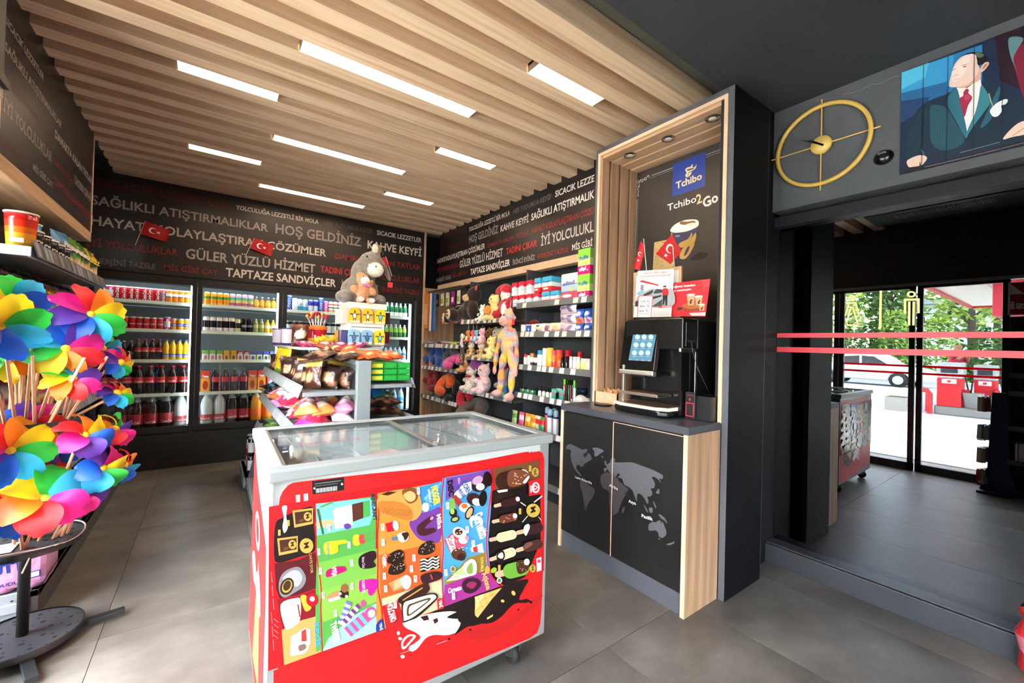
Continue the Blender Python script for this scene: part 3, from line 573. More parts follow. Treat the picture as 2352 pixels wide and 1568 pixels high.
fl_ += [('L', '#e6e2dc', 4, smooth(c_, 5, False)) for c_ in ([(436, 850), (445, 838), (462, 845), (455, 858), (440, 850)], [(462, 840), (480, 825), (492, 835), (480, 848), (470, 838)], [(496, 832), (508, 812), (518, 820), (512, 832), (500, 826)], [(522, 812), (530, 796), (541, 800), (536, 812)], [(440, 860), (438, 880), (458, 890), (445, 908), (455, 925), (447, 945), (452, 960), (443, 966)], [(452, 868), (460, 875), (455, 885)])]
a = MB(); art(a, BP, fl_, O, S); inv(a.build('chalk_border', 'print'), k)
a = MB(); art(a, BP, [('S', '#1b1816', [(880, 1470), (960, 1420), (1020, 1440), (980, 1475), (900, 1490)]), ('P', '#39385a', [(712, 1250), (760, 1480), (885, 1455), (945, 1190), (850, 1230)]),
 ('S', '#f4ead8', [(712, 1240), (750, 1195), (830, 1160), (920, 1155), (945, 1180), (930, 1215), (850, 1250), (770, 1262), (725, 1258)]), ('S', '#fdf6ea', [(730, 1236), (770, 1196), (850, 1172), (915, 1170), (925, 1190), (850, 1228), (770, 1248)]),
 ('S', '#8a5a3c', [(790, 1190), (800, 1170), (850, 1172), (900, 1165), (920, 1178), (870, 1195), (820, 1198)]), ('S', '#e6dcd0', [(830, 1200), (870, 1185), (905, 1180), (890, 1200), (850, 1212)]),
 ('S', '#c9a352', [(800, 1340), (860, 1310), (885, 1262), (890, 1290), (870, 1330), (920, 1262), (915, 1330), (870, 1372), (800, 1385), (780, 1360)]), ('S', '#c9a352', [(790, 1470), (800, 1410), (850, 1360), (910, 1345), (880, 1420), (835, 1475)]),
 ('S', '#39385a', [(825, 1440), (850, 1385), (870, 1375), (860, 1410), (835, 1450)]), ('T', '#d8d0c8', 'Tchibo', (752, 1300), (790, 1292), 14)], O, S)
inv(a.build('cup_print', 'print', label='printed coffee cup in blue and gold'), k)
# lower cabinet
c = empty('coffee_counter', (1.9, 1.57, 0), 'low cabinet with black doors printed with a grey world map', 'cabinet')
XC = 1.89
inv(MB().box(XC-.002, 2.21, 1.128, 2.035, .885, .924).build('worktop', NM('worktop_grey', '#3d3e45', '#45464d', (3, 3, 3), .35, .03), bev=.002), c)
inv(MB().box(XC, XF+.0, 1.131, 1.153, 0, .885).build('side_panel', WOODZ), c); inv(MB().box(XC, XF, 2.008, 2.03, 0, .885).build('side_panel', WOODZ), c)
inv(MB().box(XC-.0035, XC, 1.131, 1.153, 0, .885).build('edge_strip', EDGE), c); inv(MB().box(XC-.0035, XC, 2.008, 2.03, 0, .885).build('edge_strip', EDGE), c)
inv(MB().box(XC+.012, XC+.03, 1.153, 2.008, 0, .108).build('plinth', FR), c); inv(MB().box(XC+.02, 2.19, 1.153, 2.008, .108, .885, '#15130f').build('carcass', 'matte'), c)
inv(MB().box(XC+.0, XC+.004, 1.592, 1.596, .11, .875).box(XC, XC+.004, 1.153, 1.596, .874, .877).build('door_edge', EDGE), c)
DP = Plane((XC+.002, 0, 0), (0, -1, 0), (0, 0, 1)); O, S = (1260, 940), 520/1631
dl = inv(MB().box(XC+.002, XC+.02, 1.597, 2.007, .11, .876).build('door', NM('door_black', '#131211', '#1d1b1a', (3, 3, 3), .42, .03)), c); dr = inv(MB().box(XC+.002, XC+.02, 1.154, 1.591, .11, .873).build('door', _mats['door_black']), c)
mg, m2 = '#58555a', '#413c3c'
a = MB(); art(a, DP, [('S', '#4a474b', [(125, 285), (130, 262), (150, 250), (180, 258), (245, 290), (265, 282), (280, 290), (270, 310), (250, 320), (260, 345), (275, 335), (285, 315), (300, 325), (310, 358), (285, 375), (262, 390), (248, 408), (232, 412), (222, 400), (205, 402), (200, 425), (215, 445), (235, 470), (228, 478), (195, 440), (180, 410), (165, 370), (158, 320), (165, 300), (145, 285)]),
 ('S', mg, [(315, 280), (350, 275), (398, 298), (375, 315), (345, 338), (330, 330), (330, 300)]), ('S', mg, [(380, 338), (395, 340), (388, 348)]),
 ('S', m2, [(232, 495), (262, 498), (285, 540), (330, 575), (325, 620), (300, 655), (282, 690), (272, 715), (277, 732), (262, 715), (256, 670), (245, 600), (228, 550), (230, 515)]),
 ('S', m2, [(378, 480), (410, 455), (445, 460), (457, 480), (456, 745), (440, 700), (438, 640), (440, 600), (420, 580), (392, 565), (376, 525)]), ('S', mg, [(400, 425), (420, 418), (415, 400), (440, 385), (457, 350), (457, 458), (440, 450), (425, 430), (405, 450)]), ('S', mg, [(404, 375), (412, 370), (418, 392), (408, 402)])], O, S)
inv(a.build('map_print', 'print', dl), dl) if False else inv(a.build('map_print', 'print'), c)
a = MB(); art(a, DP, [('S', mg, [(462, 345), (480, 365), (478, 380), (530, 382), (600, 380), (660, 402), (740, 430), (810, 465), (824, 480), (820, 500), (798, 498), (810, 530), (790, 505), (760, 485), (745, 490), (765, 530), (760, 565), (735, 570), (748, 600), (735, 625), (712, 628), (720, 660), (712, 680), (690, 640), (665, 612), (640, 610), (635, 662), (620, 625), (605, 585), (580, 560), (545, 540), (530, 500), (500, 490), (515, 470), (500, 460), (480, 490), (462, 480)]),
 ('S', m2, [(462, 475), (480, 490), (500, 500), (520, 555), (545, 605), (560, 605), (535, 650), (518, 690), (500, 740), (470, 757), (462, 740)]), ('S', m2, [(515, 520), (540, 545), (575, 575), (560, 595), (540, 600), (520, 560)]), ('S', m2, [(530, 715), (548, 702), (546, 730), (532, 748)]),
 ('S', mg, [(722, 830), (750, 808), (775, 812), (790, 800), (805, 800), (812, 820), (822, 808), (835, 840), (850, 880), (845, 905), (820, 925), (795, 912), (790, 890), (770, 870), (725, 872)]), ('S', mg, [(792, 755), (820, 765), (850, 800), (852, 820), (835, 800), (812, 785)]), ('S', mg, [(722, 715), (745, 705), (750, 735), (735, 745)]), ('S', mg, [(684, 685), (700, 700), (718, 740), (708, 735)]),
 ('S', mg, [(752, 660), (765, 672), (775, 710), (765, 700)]), ('S', mg, [(775, 600), (795, 570), (798, 605)]), ('S', mg, [(792, 925), (803, 928), (797, 940)]), ('S', mg, [(848, 970), (895, 955), (900, 945), (907, 962), (870, 978)])], O, S)
inv(a.build('map_print', 'print'), c)
a = MB(); art(a, DP, [('T', '#d8d6d6', 'Latin Amerika', (192, 492), (312, 538), 15), ('T', '#d8d6d6', 'Afrika', (437, 552), (500, 582), 17), ('T', '#d8d6d6', 'Asya', (577, 668), (630, 688), 20), ('T', '#d8d6d6', 'Pasifik', (672, 775), (752, 802), 22, .02)], O, S, .0012)
inv(a.build('lettering', 'print'), c)
# ---------------------------------------------------------------- coffee machine
q = empty('coffee_machine', (2.06, 1.49, .924), 'black coffee machine with a tilted touch screen and silver trim', 'coffee machine')
ya, yb, xf = 1.298, 1.695, 2.075
inv(MB().box(xf+.17, 2.50, ya, yb, .93, 1.475, '#141415').build('cabinet', 'plastic', bev=.008), q)
inv(MB().box(xf+.03, xf+.19, ya+.006, yb-.006, 1.30, 1.478, '#161617').build('bean_hopper', 'gloss', bev=.006), q)
inv(MB().box(xf+.05, xf+.15, ya-.001, ya+.004, 1.32, 1.455, '#202022').build('hatch', 'gloss', bev=.003), q)
inv(MB().box(xf+.02, xf+.18, ya+.004, ya+.02, .94, 1.30, '#111112').box(xf+.10, xf+.18, ya, yb, .94, 1.30, '#101011').build('recess', 'gloss'), q)
s = MB().box(xf+.145, xf+.172, ya-.003, ya+.012, .95, 1.31, '#c9c5be').box(xf-.0, xf+.172, ya-.003, ya+.012, 1.288, 1.31, '#c9c5be'); inv(s.build('silver_trim', 'metal', bev=.004), q)
inv(MB().box(xf-.005, xf+.008, yb-.022, yb-.006, .97, 1.20, '#c9c5be').build('silver_post', 'metal', bev=.003), q)
# tray
tr_ = [(-.085, .0), (-.085, .25), (-.05, .33), (.10, .33), (.10, -.05), (-.05, -.05)]
def plan(mb, pts, z0, z1, col): return mb.prism([(x_, y_) for x_, y_ in pts], z0, z1, col, Matrix.Translation((xf, 1.375, 0)))
inv(plan(MB(), tr_, .926, .965, '#0f0f10').build('tray_base', 'gloss', bev=.012), q); inv(plan(MB(), [(x_*1.04, y_*1.01) for x_, y_ in tr_], .962, .976, '#c4c0b8').build('tray_rim', 'metal', bev=.004), q)
inv(plan(MB(), [(-.07, .01), (-.07, .24), (-.045, .31), (.08, .31), (.08, -.03), (-.045, -.03)], .976, .979, '#c9a88c').build('tray_grid', 'metal'), q)
inv(MB().box(xf-.045, xf+.09, 1.405, 1.67, 1.028, 1.042, '#bdb9b2').box(xf-.035, xf+.08, 1.415, 1.66, 1.042, 1.045, '#c09a80').build('cup_shelf', 'metal', bev=.004), q)
# tilted screen head: Y from 1.455 to 1.70, leaning back
y2, y3 = 1.463, 1.713
SP = Plane((2.075, y3, 1.172), (0, -1, 0), (.145, 0, 1)); Mx = SP.M(); wd = y3-y2; hh = .308
hd = MB(); hd.prism([(0, 0), (wd, 0), (wd, hh), (0, hh)], -.035, 0, '#0d0d0e', Mx); ho = inv(hd.build('screen_head', 'gloss', bev=.006), q)
inv(MB().prism([(0.0, -.03), (wd, -.03), (wd, .0), (0, 0)], -.03, .006, '#cfccc5', Mx).build('chrome_lip', 'metal', bev=.006), q)
inv(MB().box(xf+.0, xf+.05, 1.53, 1.63, 1.13, 1.165, '#1b1b1c').build('spout', 'gloss', bev=.008), q)
O, S = (1340, 580), 440/1568
SP2 = Plane(SP.o+SP.n*.0006, (0, -1, 0), (.145, 0, 1))
sc = [('P', '#4a7894', [(420, 597), (612, 593), (556, 890), (369, 880)]), ('P', '#3a6a86', [(415, 660), (600, 655), (592, 700), (405, 700)]), ('P', '#2f84b4', [(420, 597), (472, 596), (465, 660), (412, 660)]), ('P', '#6fa860', [(472, 596), (612, 593), (604, 660), (465, 660)]),
 ('S', '#8a2a56', [(505, 630), (525, 612), (550, 618), (570, 625), (560, 645), (530, 650)]), ('S', '#c8e0a0', [(560, 600), (595, 600), (590, 620), (570, 618)]), ('S', '#c080b0', [(530, 622), (550, 625), (545, 640), (528, 638)])]
for r_ in range(3):
    for c_ in range(3):
        cx = 443+55*c_-12*r_; cy = 690+65*r_; sc += [('E', '#8fc0d4', cx, cy, 21, 21, 0), ('E', '#d8f0f4', cx, cy+2, 11, 11, 0), ('L', '#9fc4d4', 2.5, [(cx-18, cy+30), (cx+20, cy+30)])]
sc += [('L', '#bfe0c8', 3, [(380, 876), (392, 877)]), ('L', '#bfd8e8', 3, [(430, 878), (450, 879)]), ('L', '#bfd8e8', 3, [(478, 881), (500, 882)]), ('L', '#bfe0c8', 3, [(530, 884), (545, 885)])]
a = MB(); art(a, SP2, sc, O, S, .0003)
inv(a.build('touch_screen', None or 'print', label='lit blue touch screen with nine round drink icons'), q)
m = _mats['screen_glow'] = VM('print').copy(); m.name = 'screen_glow'; t = m.node_tree; b_ = t.nodes['Principled BSDF']
t.links.new([n for n in t.nodes if n.type == 'ATTRIBUTE'][0].outputs['Color'], b_.inputs['Emission Color']); b_.inputs['Emission Strength'].default_value = .75; b_.inputs['Base Color'].default_value = (0, 0, 0, 1)
for l in list(b_.inputs['Base Color'].links): t.links.remove(l)
b_.inputs['Base Color'].default_value = (.01, .01, .01, 1)
q.children[-1].data.materials[0] = m
# card reader / little sign stand, wooden box of sleeves, posters, flags, menu card
w = inv if False else None
cb_ = [ay(*p_, 1.294) for p_ in ((1588, 785), (1592, 810), (1600, 840), (1612, 866), (1624, 890), (1630, 905))]; inv(MB().tube(cb_, .0012, '#6a6a6a', 5).build('cable', 'satin'), q); inv(MB().box(cb_[0].x-.03, cb_[0].x+.03, 1.291, 1.297, cb_[0].z, cb_[0].z+.008, '#2a2a2c').build('clip', 'plastic'), q)
k2 = empty('sign_stand', (2.14, 1.27, .924), 'small black stand with a red outlined window to the right of the coffee machine', 'stand')
pl = Plane((2.12, 0, 0), (0, -1, 0), (0, 0, 1)); 
inv(MB().box(2.12, 2.135, 1.235, 1.292, .925, 1.072, '#1a1a1b').box(2.135, 2.30, 1.15, 1.29, .925, 1.055, '#131314').build('holder', 'plastic', bev=.003), k2)
a = MB(); A_ = pl.M()
for r_ in ((-1.288, -1.24, .94, .945), (-1.288, -1.24, 1.01, 1.015), (-1.288, -1.2835, .94, 1.015), (-1.2445, -1.24, .94, 1.015)): a.flat([(r_[0], r_[2]), (r_[1], r_[2]), (r_[1], r_[3]), (r_[0], r_[3])], .0005, '#c8283c', A_)
a.flat(ellpts(-1.264, 1.032, .006, .008), .0005, '#8c2030', A_); text2(a, 'KAHVE', (-1.284, 1.052), (-1.244, 1.052), .006, .0005, '#a82838', A_); inv(a.build('print', 'print'), k2)
k2 = empty('wooden_box', (2.24, 1.93, .924), 'open pale wooden box of brown paper cup sleeves', 'box')
b_ = MB()
for r_ in ((2.17, 2.178, 1.80, 2.0), (2.30, 2.308, 1.80, 2.0), (2.17, 2.308, 1.80, 1.808), (2.17, 2.308, 1.992, 2.0)): b_.box(r_[0], r_[1], r_[2], r_[3], .925, 1.0)
inv(b_.build('box', NM('pine', '#c79d7a', '#dbb391', (3, 20, 20), .55, .05)), k2)
for i in range(9):
    Mx = Matrix.Translation((2.195+.045*(i % 3), 1.835+.055*(i//3), .975))@Matrix.Rotation(rn.uniform(-.4, .4), 4, 'X')@Matrix.Rotation(rn.uniform(.8, 1.4), 4, 'Z')
    b_ = MB().prism([(-.022, -.02), (.022, -.02), (.028, .045), (-.028, .045)], -.004, .004, rn.choice(['#b98958', '#a97848', '#c79a6c']), Mx@RX); inv(b_.build('cup_sleeve', 'matte'), k2)
MB().lathe([(.0, 0), (.055, 0), (.06, .004), (.05, .008), (.0, .006)], '#2a2622', 24).build('waste_hole_cover', 'metal', label='round dark metal lid set in the counter', cat='lid', loc=az(1385, 930, .9245))
# posters on the machine
O, S = (1340, 580), 440/1568
PP = Plane((2.30, 0, 0), (0, -1, 0), (0, 0, 1))
fr = empty('framed_board', (2.33, 1.62, 1.48), 'oak-framed board standing behind the campaign poster', 'board')
p = lambda x, y, P=PP: P.px(O[0]+x*S, O[1]+y*S)
FP = Plane((2.345, 0, 0), (0, -1, 0), (0, 0, 1)); v4 = [p(410, 165, FP), p(803, 108, FP), p(795, 530, FP), p(405, 530, FP)]
inv(MB().prism(v4[::-1], -.012, 0, '#c49a78', FP.M()).build('board', NM('oak_frame', '#b98e6c', '#cfa582', (8, 8, 8), .5, .05)), fr)
v4b = [p(432, 192, FP), p(782, 140, FP), p(776, 520, FP), p(428, 522, FP)]; m_ = MB(); m_.flat(v4b, .001, '#d9d6d2', FP.M()); inv(m_.build('panel', 'print'), fr)
po = empty('campaign_poster', (2.30, 1.64, 1.48), 'white and red campaign poster with a car and prices, on top of the coffee machine', 'poster')
v4 = [p(446, 150), p(742, 133), p(718, 523), p(410, 527)]; m_ = MB(); m_.prism(v4[::-1], -.003, 0, '#e8e6e6', PP.M()); inv(m_.build('sheet', 'print'), po)
a = MB(); art(a, PP, [('T', '#d42a3c', "Petrol Ofisi'nden", (497, 178), (684, 165), 17, .01), ('T', '#d42a3c', 'unutulmaz kampanya!', (462, 203), (718, 187), 15, .01), ('L', '#b8b0b0', 2, [(480, 215), (690, 205)]),
 ('P', '#cfd4d8', [(432, 222), (735, 215), (724, 440), (425, 442)]), ('P', '#dfe6ea', [(432, 222), (735, 215), (733, 290), (430, 300)]), ('P', '#c8232e', [(458, 240), (480, 225), (618, 262), (612, 275), (478, 243)]), ('P', '#f0f0f0', [(478, 243), (612, 272), (608, 285), (480, 262)]),
 ('P', '#7a8288', [(470, 262), (495, 265), (492, 310), (468, 305)]), ('S', '#6fa6c8', [(434, 340), (470, 310), (500, 305), (470, 345)]), ('S', '#9aa2a8', [(426, 440), (428, 385), (480, 330), (560, 295), (640, 300), (730, 300), (725, 440)]), ('S', '#2a2e33', [(490, 345), (540, 318), (570, 305), (560, 335), (510, 352)]), ('S', '#343a40', [(575, 330), (600, 300), (650, 305), (648, 325), (590, 335)]),
 ('P', '#26292e', [(425, 442), (427, 400), (480, 380), (640, 345), (640, 360), (500, 400), (480, 442)]), ('P', '#3c4248', [(560, 442), (645, 380), (645, 442)]), ('S', '#c8202e', [(650, 300), (672, 290), (695, 305), (693, 350), (650, 348)]), ('P', '#1c1c20', [(650, 348), (690, 348), (686, 432), (672, 432), (668, 380), (660, 432), (648, 425)]), ('E', '#c9967a', 668, 285, 9, 10, 0), ('S', '#22262a', [(650, 280), (660, 270), (678, 272), (680, 280), (660, 282)]),
 ('P', '#dd2430', [(605, 436), (722, 432), (720, 448), (620, 452)]), ('T', '#ffffff', 'PetrolOfisi', (645, 446), (715, 444), 8), ('P', '#c6c6c4', [(572, 462), (715, 458), (712, 515), (568, 518)]),
 ('P', '#d8303c', [(450, 362), (460, 353), (562, 350), (572, 358), (555, 527), (440, 527)]), ('P', '#f2f0f0', [(456, 366), (464, 358), (560, 355), (566, 362), (550, 527), (446, 527)]),
 ('T', '#333333', '220 TL', (468, 408), (548, 406), 16, .02), ('T', '#333333', '400 TL', (462, 447), (545, 445), 16, .02), ('T', '#333333', '800 TL', (457, 486), (538, 484), 16, .02), ('L', '#999999', 2, [(480, 385), (540, 384)]), ('L', '#999999', 2, [(476, 425), (535, 424)]), ('L', '#999999', 2, [(470, 463), (530, 462)]), ('L', '#888888', 4, [(460, 502), (535, 501)])], O, S)
inv(a.build('print', 'print'), po)
P3 = Plane((2.315, 0, 0), (0, -1, 0), (0, 0, 1)); p3 = lambda x, y: P3.px(O[0]+x*S, O[1]+y*S)
po = empty('coffee_poster', (2.315, 1.39, 1.48), 'red poster with coffee cups leaning at the right on the coffee machine', 'poster')
m_ = MB(); m_.prism([p3(738, 250), p3(1040, 213), p3(998, 523), p3(720, 520)][::-1], -.003, 0, '#dc2430', P3.M()); inv(m_.build('sheet', 'print'), po)
cup = lambda x, y, w, h: [('P', '#c49a72', [(x-w/2, y), (x+w/2, y), (x+w*.36, y+h), (x-w*.36, y+h)]), ('E', '#efe3d2', x, y, w*.54, w*.14, -4), ('E', '#2c2018', x+w*.05, y+h*.55, w*.2, w*.1, -40), ('E', '#2c2018', x-w*.02, y+h*.75, w*.12, w*.16, -20)]
a = MB(); art(a, P3, [('T', '#ffffff', 'ağınızı kasadan', (738, 288), (915, 272), 17, .02), ('T', '#ffffff', 'yı unutmayın.', (738, 320), (885, 305), 15, .02), ('S', '#a8602e', [(812, 430), (850, 415), (960, 415), (985, 430), (950, 455), (860, 462), (820, 450)]), ('S', '#7a3c1c', [(812, 438), (860, 462), (950, 455), (985, 438), (960, 470), (860, 474)])]
 +cup(880, 345, 66, 85)+cup(945, 358, 62, 72)+cup(970, 425, 50, 50)+[('E', '#4a2a1c', 790, 458, 24, 14, -10), ('E', '#3c2016', 840, 478, 6, 4, 0), ('E', '#3c2016', 862, 484, 6, 4, 0), ('E', '#3c2016', 828, 470, 6, 4, 0), ('P', '#f4f0f0', [(865, 495), (1002, 488), (998, 515), (885, 515)]), ('T', '#d42434', 'PetrolOfisi', (905, 508), (985, 505), 10)]
 +[('L', '#e8808a', 2, [(1030, 230+6*i), (960+4*i, 225+14*i)]) for i in range(7)], O, S)
inv(a.build('print', 'print'), po)
# menu card on the back board
MP = Plane((2.59, 0, 0), (0, -1, 0), (0, 0, 1)); O2 = (1340, 180)
pm = lambda x, y: MP.px(O2[0]+x*S, O2[1]+y*S)
mc = empty('menu_card', (2.59, 1.8, 1.8), 'cream paper menu card taped to the back of the coffee niche', 'card')
m_ = MB(); m_.prism([pm(580, 1342), pm(740, 1308), pm(735, 1560), pm(566, 1590)][::-1], -.001, 0, '#d9bd82', MP.M()); inv(m_.build('sheet', 'print'), mc)
a = MB(); art(a, MP, [('T', '#4a3a2a', 'Tchibo', (640, 1350), (700, 1338), 12)]+[('L', '#7a6444', 2, [(590, 1400+30*i), (612, 1396+30*i)]) for i in range(5)]+[('L', '#7a6444', 2, [(625, 1385+38*i), (655, 1380+38*i)]) for i in range(5)], O2, S); inv(a.build('print', 'print'), mc)
# ---------------------------------------------------------------- little flags
def flag(px0, px1, quad, plane, label, star, moon, curl=.012, name='flag', stick=('#c8c4c2', .003)):
    """stick from px0 (foot) to px1 (top); cloth is a gently waved quad; plane = real plane it hangs in"""
    f_ = lambda q_: Vector(plane.M()@Vector((*plane.px(*q_), .02))); a_, b_ = f_(px0), f_(px1)
    k_ = empty(name, a_, label, 'flag', 'small red flags with white crescent and star')
    inv(MB().tube([a_, b_], stick[1], stick[0]).build('stick', 'plastic'), k_)
    n_ = 8; A, B, C, D = [plane.px(*q_) for q_ in quad]; M_ = plane.M(); vs = []; W_ = lambda u_, v_: ((A[0]*(1-u_)+B[0]*u_)*(1-v_)+(D[0]*(1-u_)+C[0]*u_)*v_, (A[1]*(1-u_)+B[1]*u_)*(1-v_)+(D[1]*(1-u_)+C[1]*u_)*v_)
    dz = lambda u_, v_: .022+curl*sin(u_*5+v_)*(.3+u_)
    P_ = lambda u_, v_, e_=0: (*W_(u_, v_), dz(u_, v_)+e_)
    m_ = MB(); g_ = [[P_(i/n_, j/4) for i in range(n_+1)] for j in range(5)]
    for j in range(4):
        for i in range(n_): m_.add([g_[j][i], g_[j][i+1], g_[j+1][i+1], g_[j+1][i]], [(3, 2, 1, 0)], '#ece6e4' if i == 0 and False else '#d8202a', True, M_)
    inv(m_.build('cloth', 'thin'), k_)
    m_ = MB(); hsx = math.hypot(W_(1, 0)[0]-W_(0, 0)[0], W_(1, 0)[1]-W_(0, 0)[1]); hsy = math.hypot(W_(0, 1)[0]-W_(0, 0)[0], W_(0, 1)[1]-W_(0, 0)[1]); r = moon[2]; ry = r*hsx/hsy*1.0
    def em(u_, v_): return P_(u_, v_, .0015)
    out = [(moon[0]+r*cos(t_), moon[1]+ry*sin(t_)) for t_ in [radians(40+14*i) for i in range(21)]]; inn = [(moon[0]+r*.25+r*.78*cos(t_), moon[1]+ry*.78*sin(t_)) for t_ in [radians(320-14*i) for i in range(21)]]
    pts = out+inn; pts = [(u_, v_) for u_, v_ in pts]
    for i in range(20): m_.add([em(*out[i]), em(*out[i+1]), em(*inn[20-i-1]), em(*inn[20-i])], [(0, 1, 2, 3)], '#f4eeee', M=M_)
    sx, sy, sr = star; sy_ = sr*hsx/hsy; st = [(sx+(sr if i % 2 == 0 else sr*.4)*cos(radians(36*i+180)), sy+(sy_ if i % 2 == 0 else sy_*.4)*sin(radians(36*i+180))) for i in range(10)]
    for i in range(10): m_.add([em(sx, sy), em(*st[i]), em(*st[(i+1) % 10])], [(0, 1, 2)], '#f4eeee', M=M_)
    inv(m_.build('crescent_and_star', 'print'), k_)
    return k_
fp = Plane((2.40, 0, 0), (0, -1, 0), (0, 0, 1)); z_ = 440/1568
def Q(x, y): return (1340+x*z_, 180+y*z_)
flag((1340+532*z_, 580+150*z_), Q(508, 1315), [Q(485, 1332), Q(516, 1350), Q(532, 1540) if False else Q(530, 1450), Q(495, 1440)], fp, 'x', (.5, .5, .1), (.5, .5, .1)) if False else None
flag(Q(533, 1590), Q(508, 1315), [Q(485, 1332), Q(520, 1370), Q(478, 1572), Q(424, 1560)], fp, 'small red flag drooping at the left in the coffee niche', (.45, .66, .16), (.5, .42, .28), .006)
flag(Q(760, 1550), Q(738, 1268), [Q(742, 1275), Q(815, 1418), Q(728, 1525), Q(610, 1440)], Plane((2.36, 0, 0), (0, -1, 0), (0, 0, 1)), 'small red flag in the coffee niche in front of the printed cup', (.5, .78, .11), (.45, .42, .22), .006)
bw = Plane((0, YB-.01, 0), (1, 0, 0), (0, 0, 1)); z2 = 600/2352
def Q3(x, y): return (x*z2, 300+y*z2)
flag(Q3(1220, 1032), Q3(1312, 818), [Q3(1312, 818), Q3(1536, 900), Q3(1500, 1005), Q3(1270, 935)], bw, 'small red flag on the lettered back wall, the left of two', (.60, .50, .09), (.38, .5, .15))
z3 = 800/2352
def Q4(x, y): return (200+x*z3, 380+y*z3)
flag(Q4(1063, 625), Q4(1128, 492), [Q4(1128, 492), Q4(1262, 542), Q4(1240, 615), Q4(1098, 560)], bw, 'small red flag on the lettered back wall, the right of two', (.60, .50, .09), (.38, .5, .15))
# ================================================================ clock, detector, portrait on the right wall
WP = Plane((XW, 0, 0), (0, -1, 0), (0, 0, 1))
k = empty('wall_clock', (XW, .905, 2.495), 'large gold ring wall clock with four spokes and black hands', 'clock')
M_ = Matrix.Translation((XW-.022, .905, 2.497))@Matrix(((0, 0, -1, 0), (-1, 0, 0, 0), (0, 1, 0, 0), (0, 0, 0, 1)))
def ring(r0_, r1_, z0, z1, n=64):
    m = MB(); vs = []; fs = []
    for i in range(n): a = 2*pi*i/n; vs += [(r0_*cos(a), r0_*sin(a), z0), (r1_*cos(a), r1_*sin(a), z0), (r1_*cos(a), r1_*sin(a), z1), (r0_*cos(a), r0_*sin(a), z1)]
    for i in range(n):
        j = (i+1) % n
        for q in range(4): fs.append((4*i+q, 4*i+(q+1) % 4, 4*j+(q+1) % 4, 4*j+q))
    return m.add(vs, [f[::-1] for f in fs], '#dcb458', True, M_)
inv(ring(.215, .234, -.012, .012).build('ring', 'satin'), k)
for a in (0, 90, 180, 270):
    c_, s_2 = cos(radians(a)), sin(radians(a)); inv(MB().tube([M_@Vector((.045*c_, .045*s_2, 0)), M_@Vector((.262*c_, .262*s_2, 0))], .0038, '#dcb458').build('spoke', 'satin'), k)
inv(MB().lathe([(.0, -.02), (.05, -.02), (.052, .0), (.048, .012), (.0, .014)], '#e0bc62', 32, M_).build('hub', 'satin'), k)
def hand(L, ang, w):
    c_ = Matrix.Rotation(radians(ang), 4, 'Z'); return MB().prism([(-.02, -w), (L*.7, -w*.8), (L, 0), (L*.7, w*.8), (-.02, w)], .016, .018, '#17171a', M_@c_)
inv(hand(.115, 148, .004).build('hand', 'satin'), k); inv(hand(.075, 142, .005).build('hand', 'satin'), k)
c = ax(2030, 362, XW); m = MB(); m.ell((0, 0, 0), (.028, .042, .038), '#101012', 24, 14); o = m.build('motion_detector', 'gloss', label='glossy black dome detector between the clock and the portrait', cat='detector', loc=(c.x-.004, c.y, c.z))
o2 = MB(); text2(o2, 'domo', (-.02, .0), (.012, .002), .006, 0, '#d0d0d0', Matrix.Translation((-.026, 0, .018))@Matrix(((0, .5, -1, 0), (-1, 0, 0, 0), (0, 1, 0, 0), (0, 0, 0, 1)))); text2(o2, 'guvenlik', (-.016, -.008), (.018, -.006), .006, 0, '#d0d0d0', Matrix.Translation((-.027, 0, .018))@Matrix(((0, .5, -1, 0), (-1, 0, 0, 0), (0, 1, 0, 0), (0, 0, 0, 1)))); o2.build('lettering', 'print', o)
cr = MB(); zz = 592/2018
art(cr, WP, [('L', '#8a8c8c', 1.3, [(300, 660), (390, 648), (480, 640), (545, 632)]), ('L', '#8f9292', 2, [(600, 604), (640, 596), (690, 585), (715, 572), (740, 572), (775, 548), (805, 540), (820, 522), (880, 520), (905, 512), (945, 495), (960, 482), (985, 468), (1045, 456)])], (1760, 40), zz, .0006)
cr.build('wall_crack', 'matte', wall_clock)
k = empty('portrait_picture', (XW, .3, 2.49), 'large print of a seated man in dark suit and red tie beside the clock', 'picture')
PP_ = Plane((XW-.012, 0, 0), (0, -1, 0), (0, 0, 1)); O, S = (1950, 100), 402/1970
A1 = PP_.px(2068, 166); B1 = PP_.px(2066, 403)
zt_, zb_ = 2.745, 2.222
cuts = [PP_.px(O[0]+x*S, 300)[0] for x in (580, 830, 1105, 1400, 1722)]+[.05]
for i in range(5): inv(MB().box(XW-.012, XW-.001, -cuts[i+1]+.0012, -cuts[i]-.0012, zb_, zt_, '#1c2740').build('board', 'print'), k)
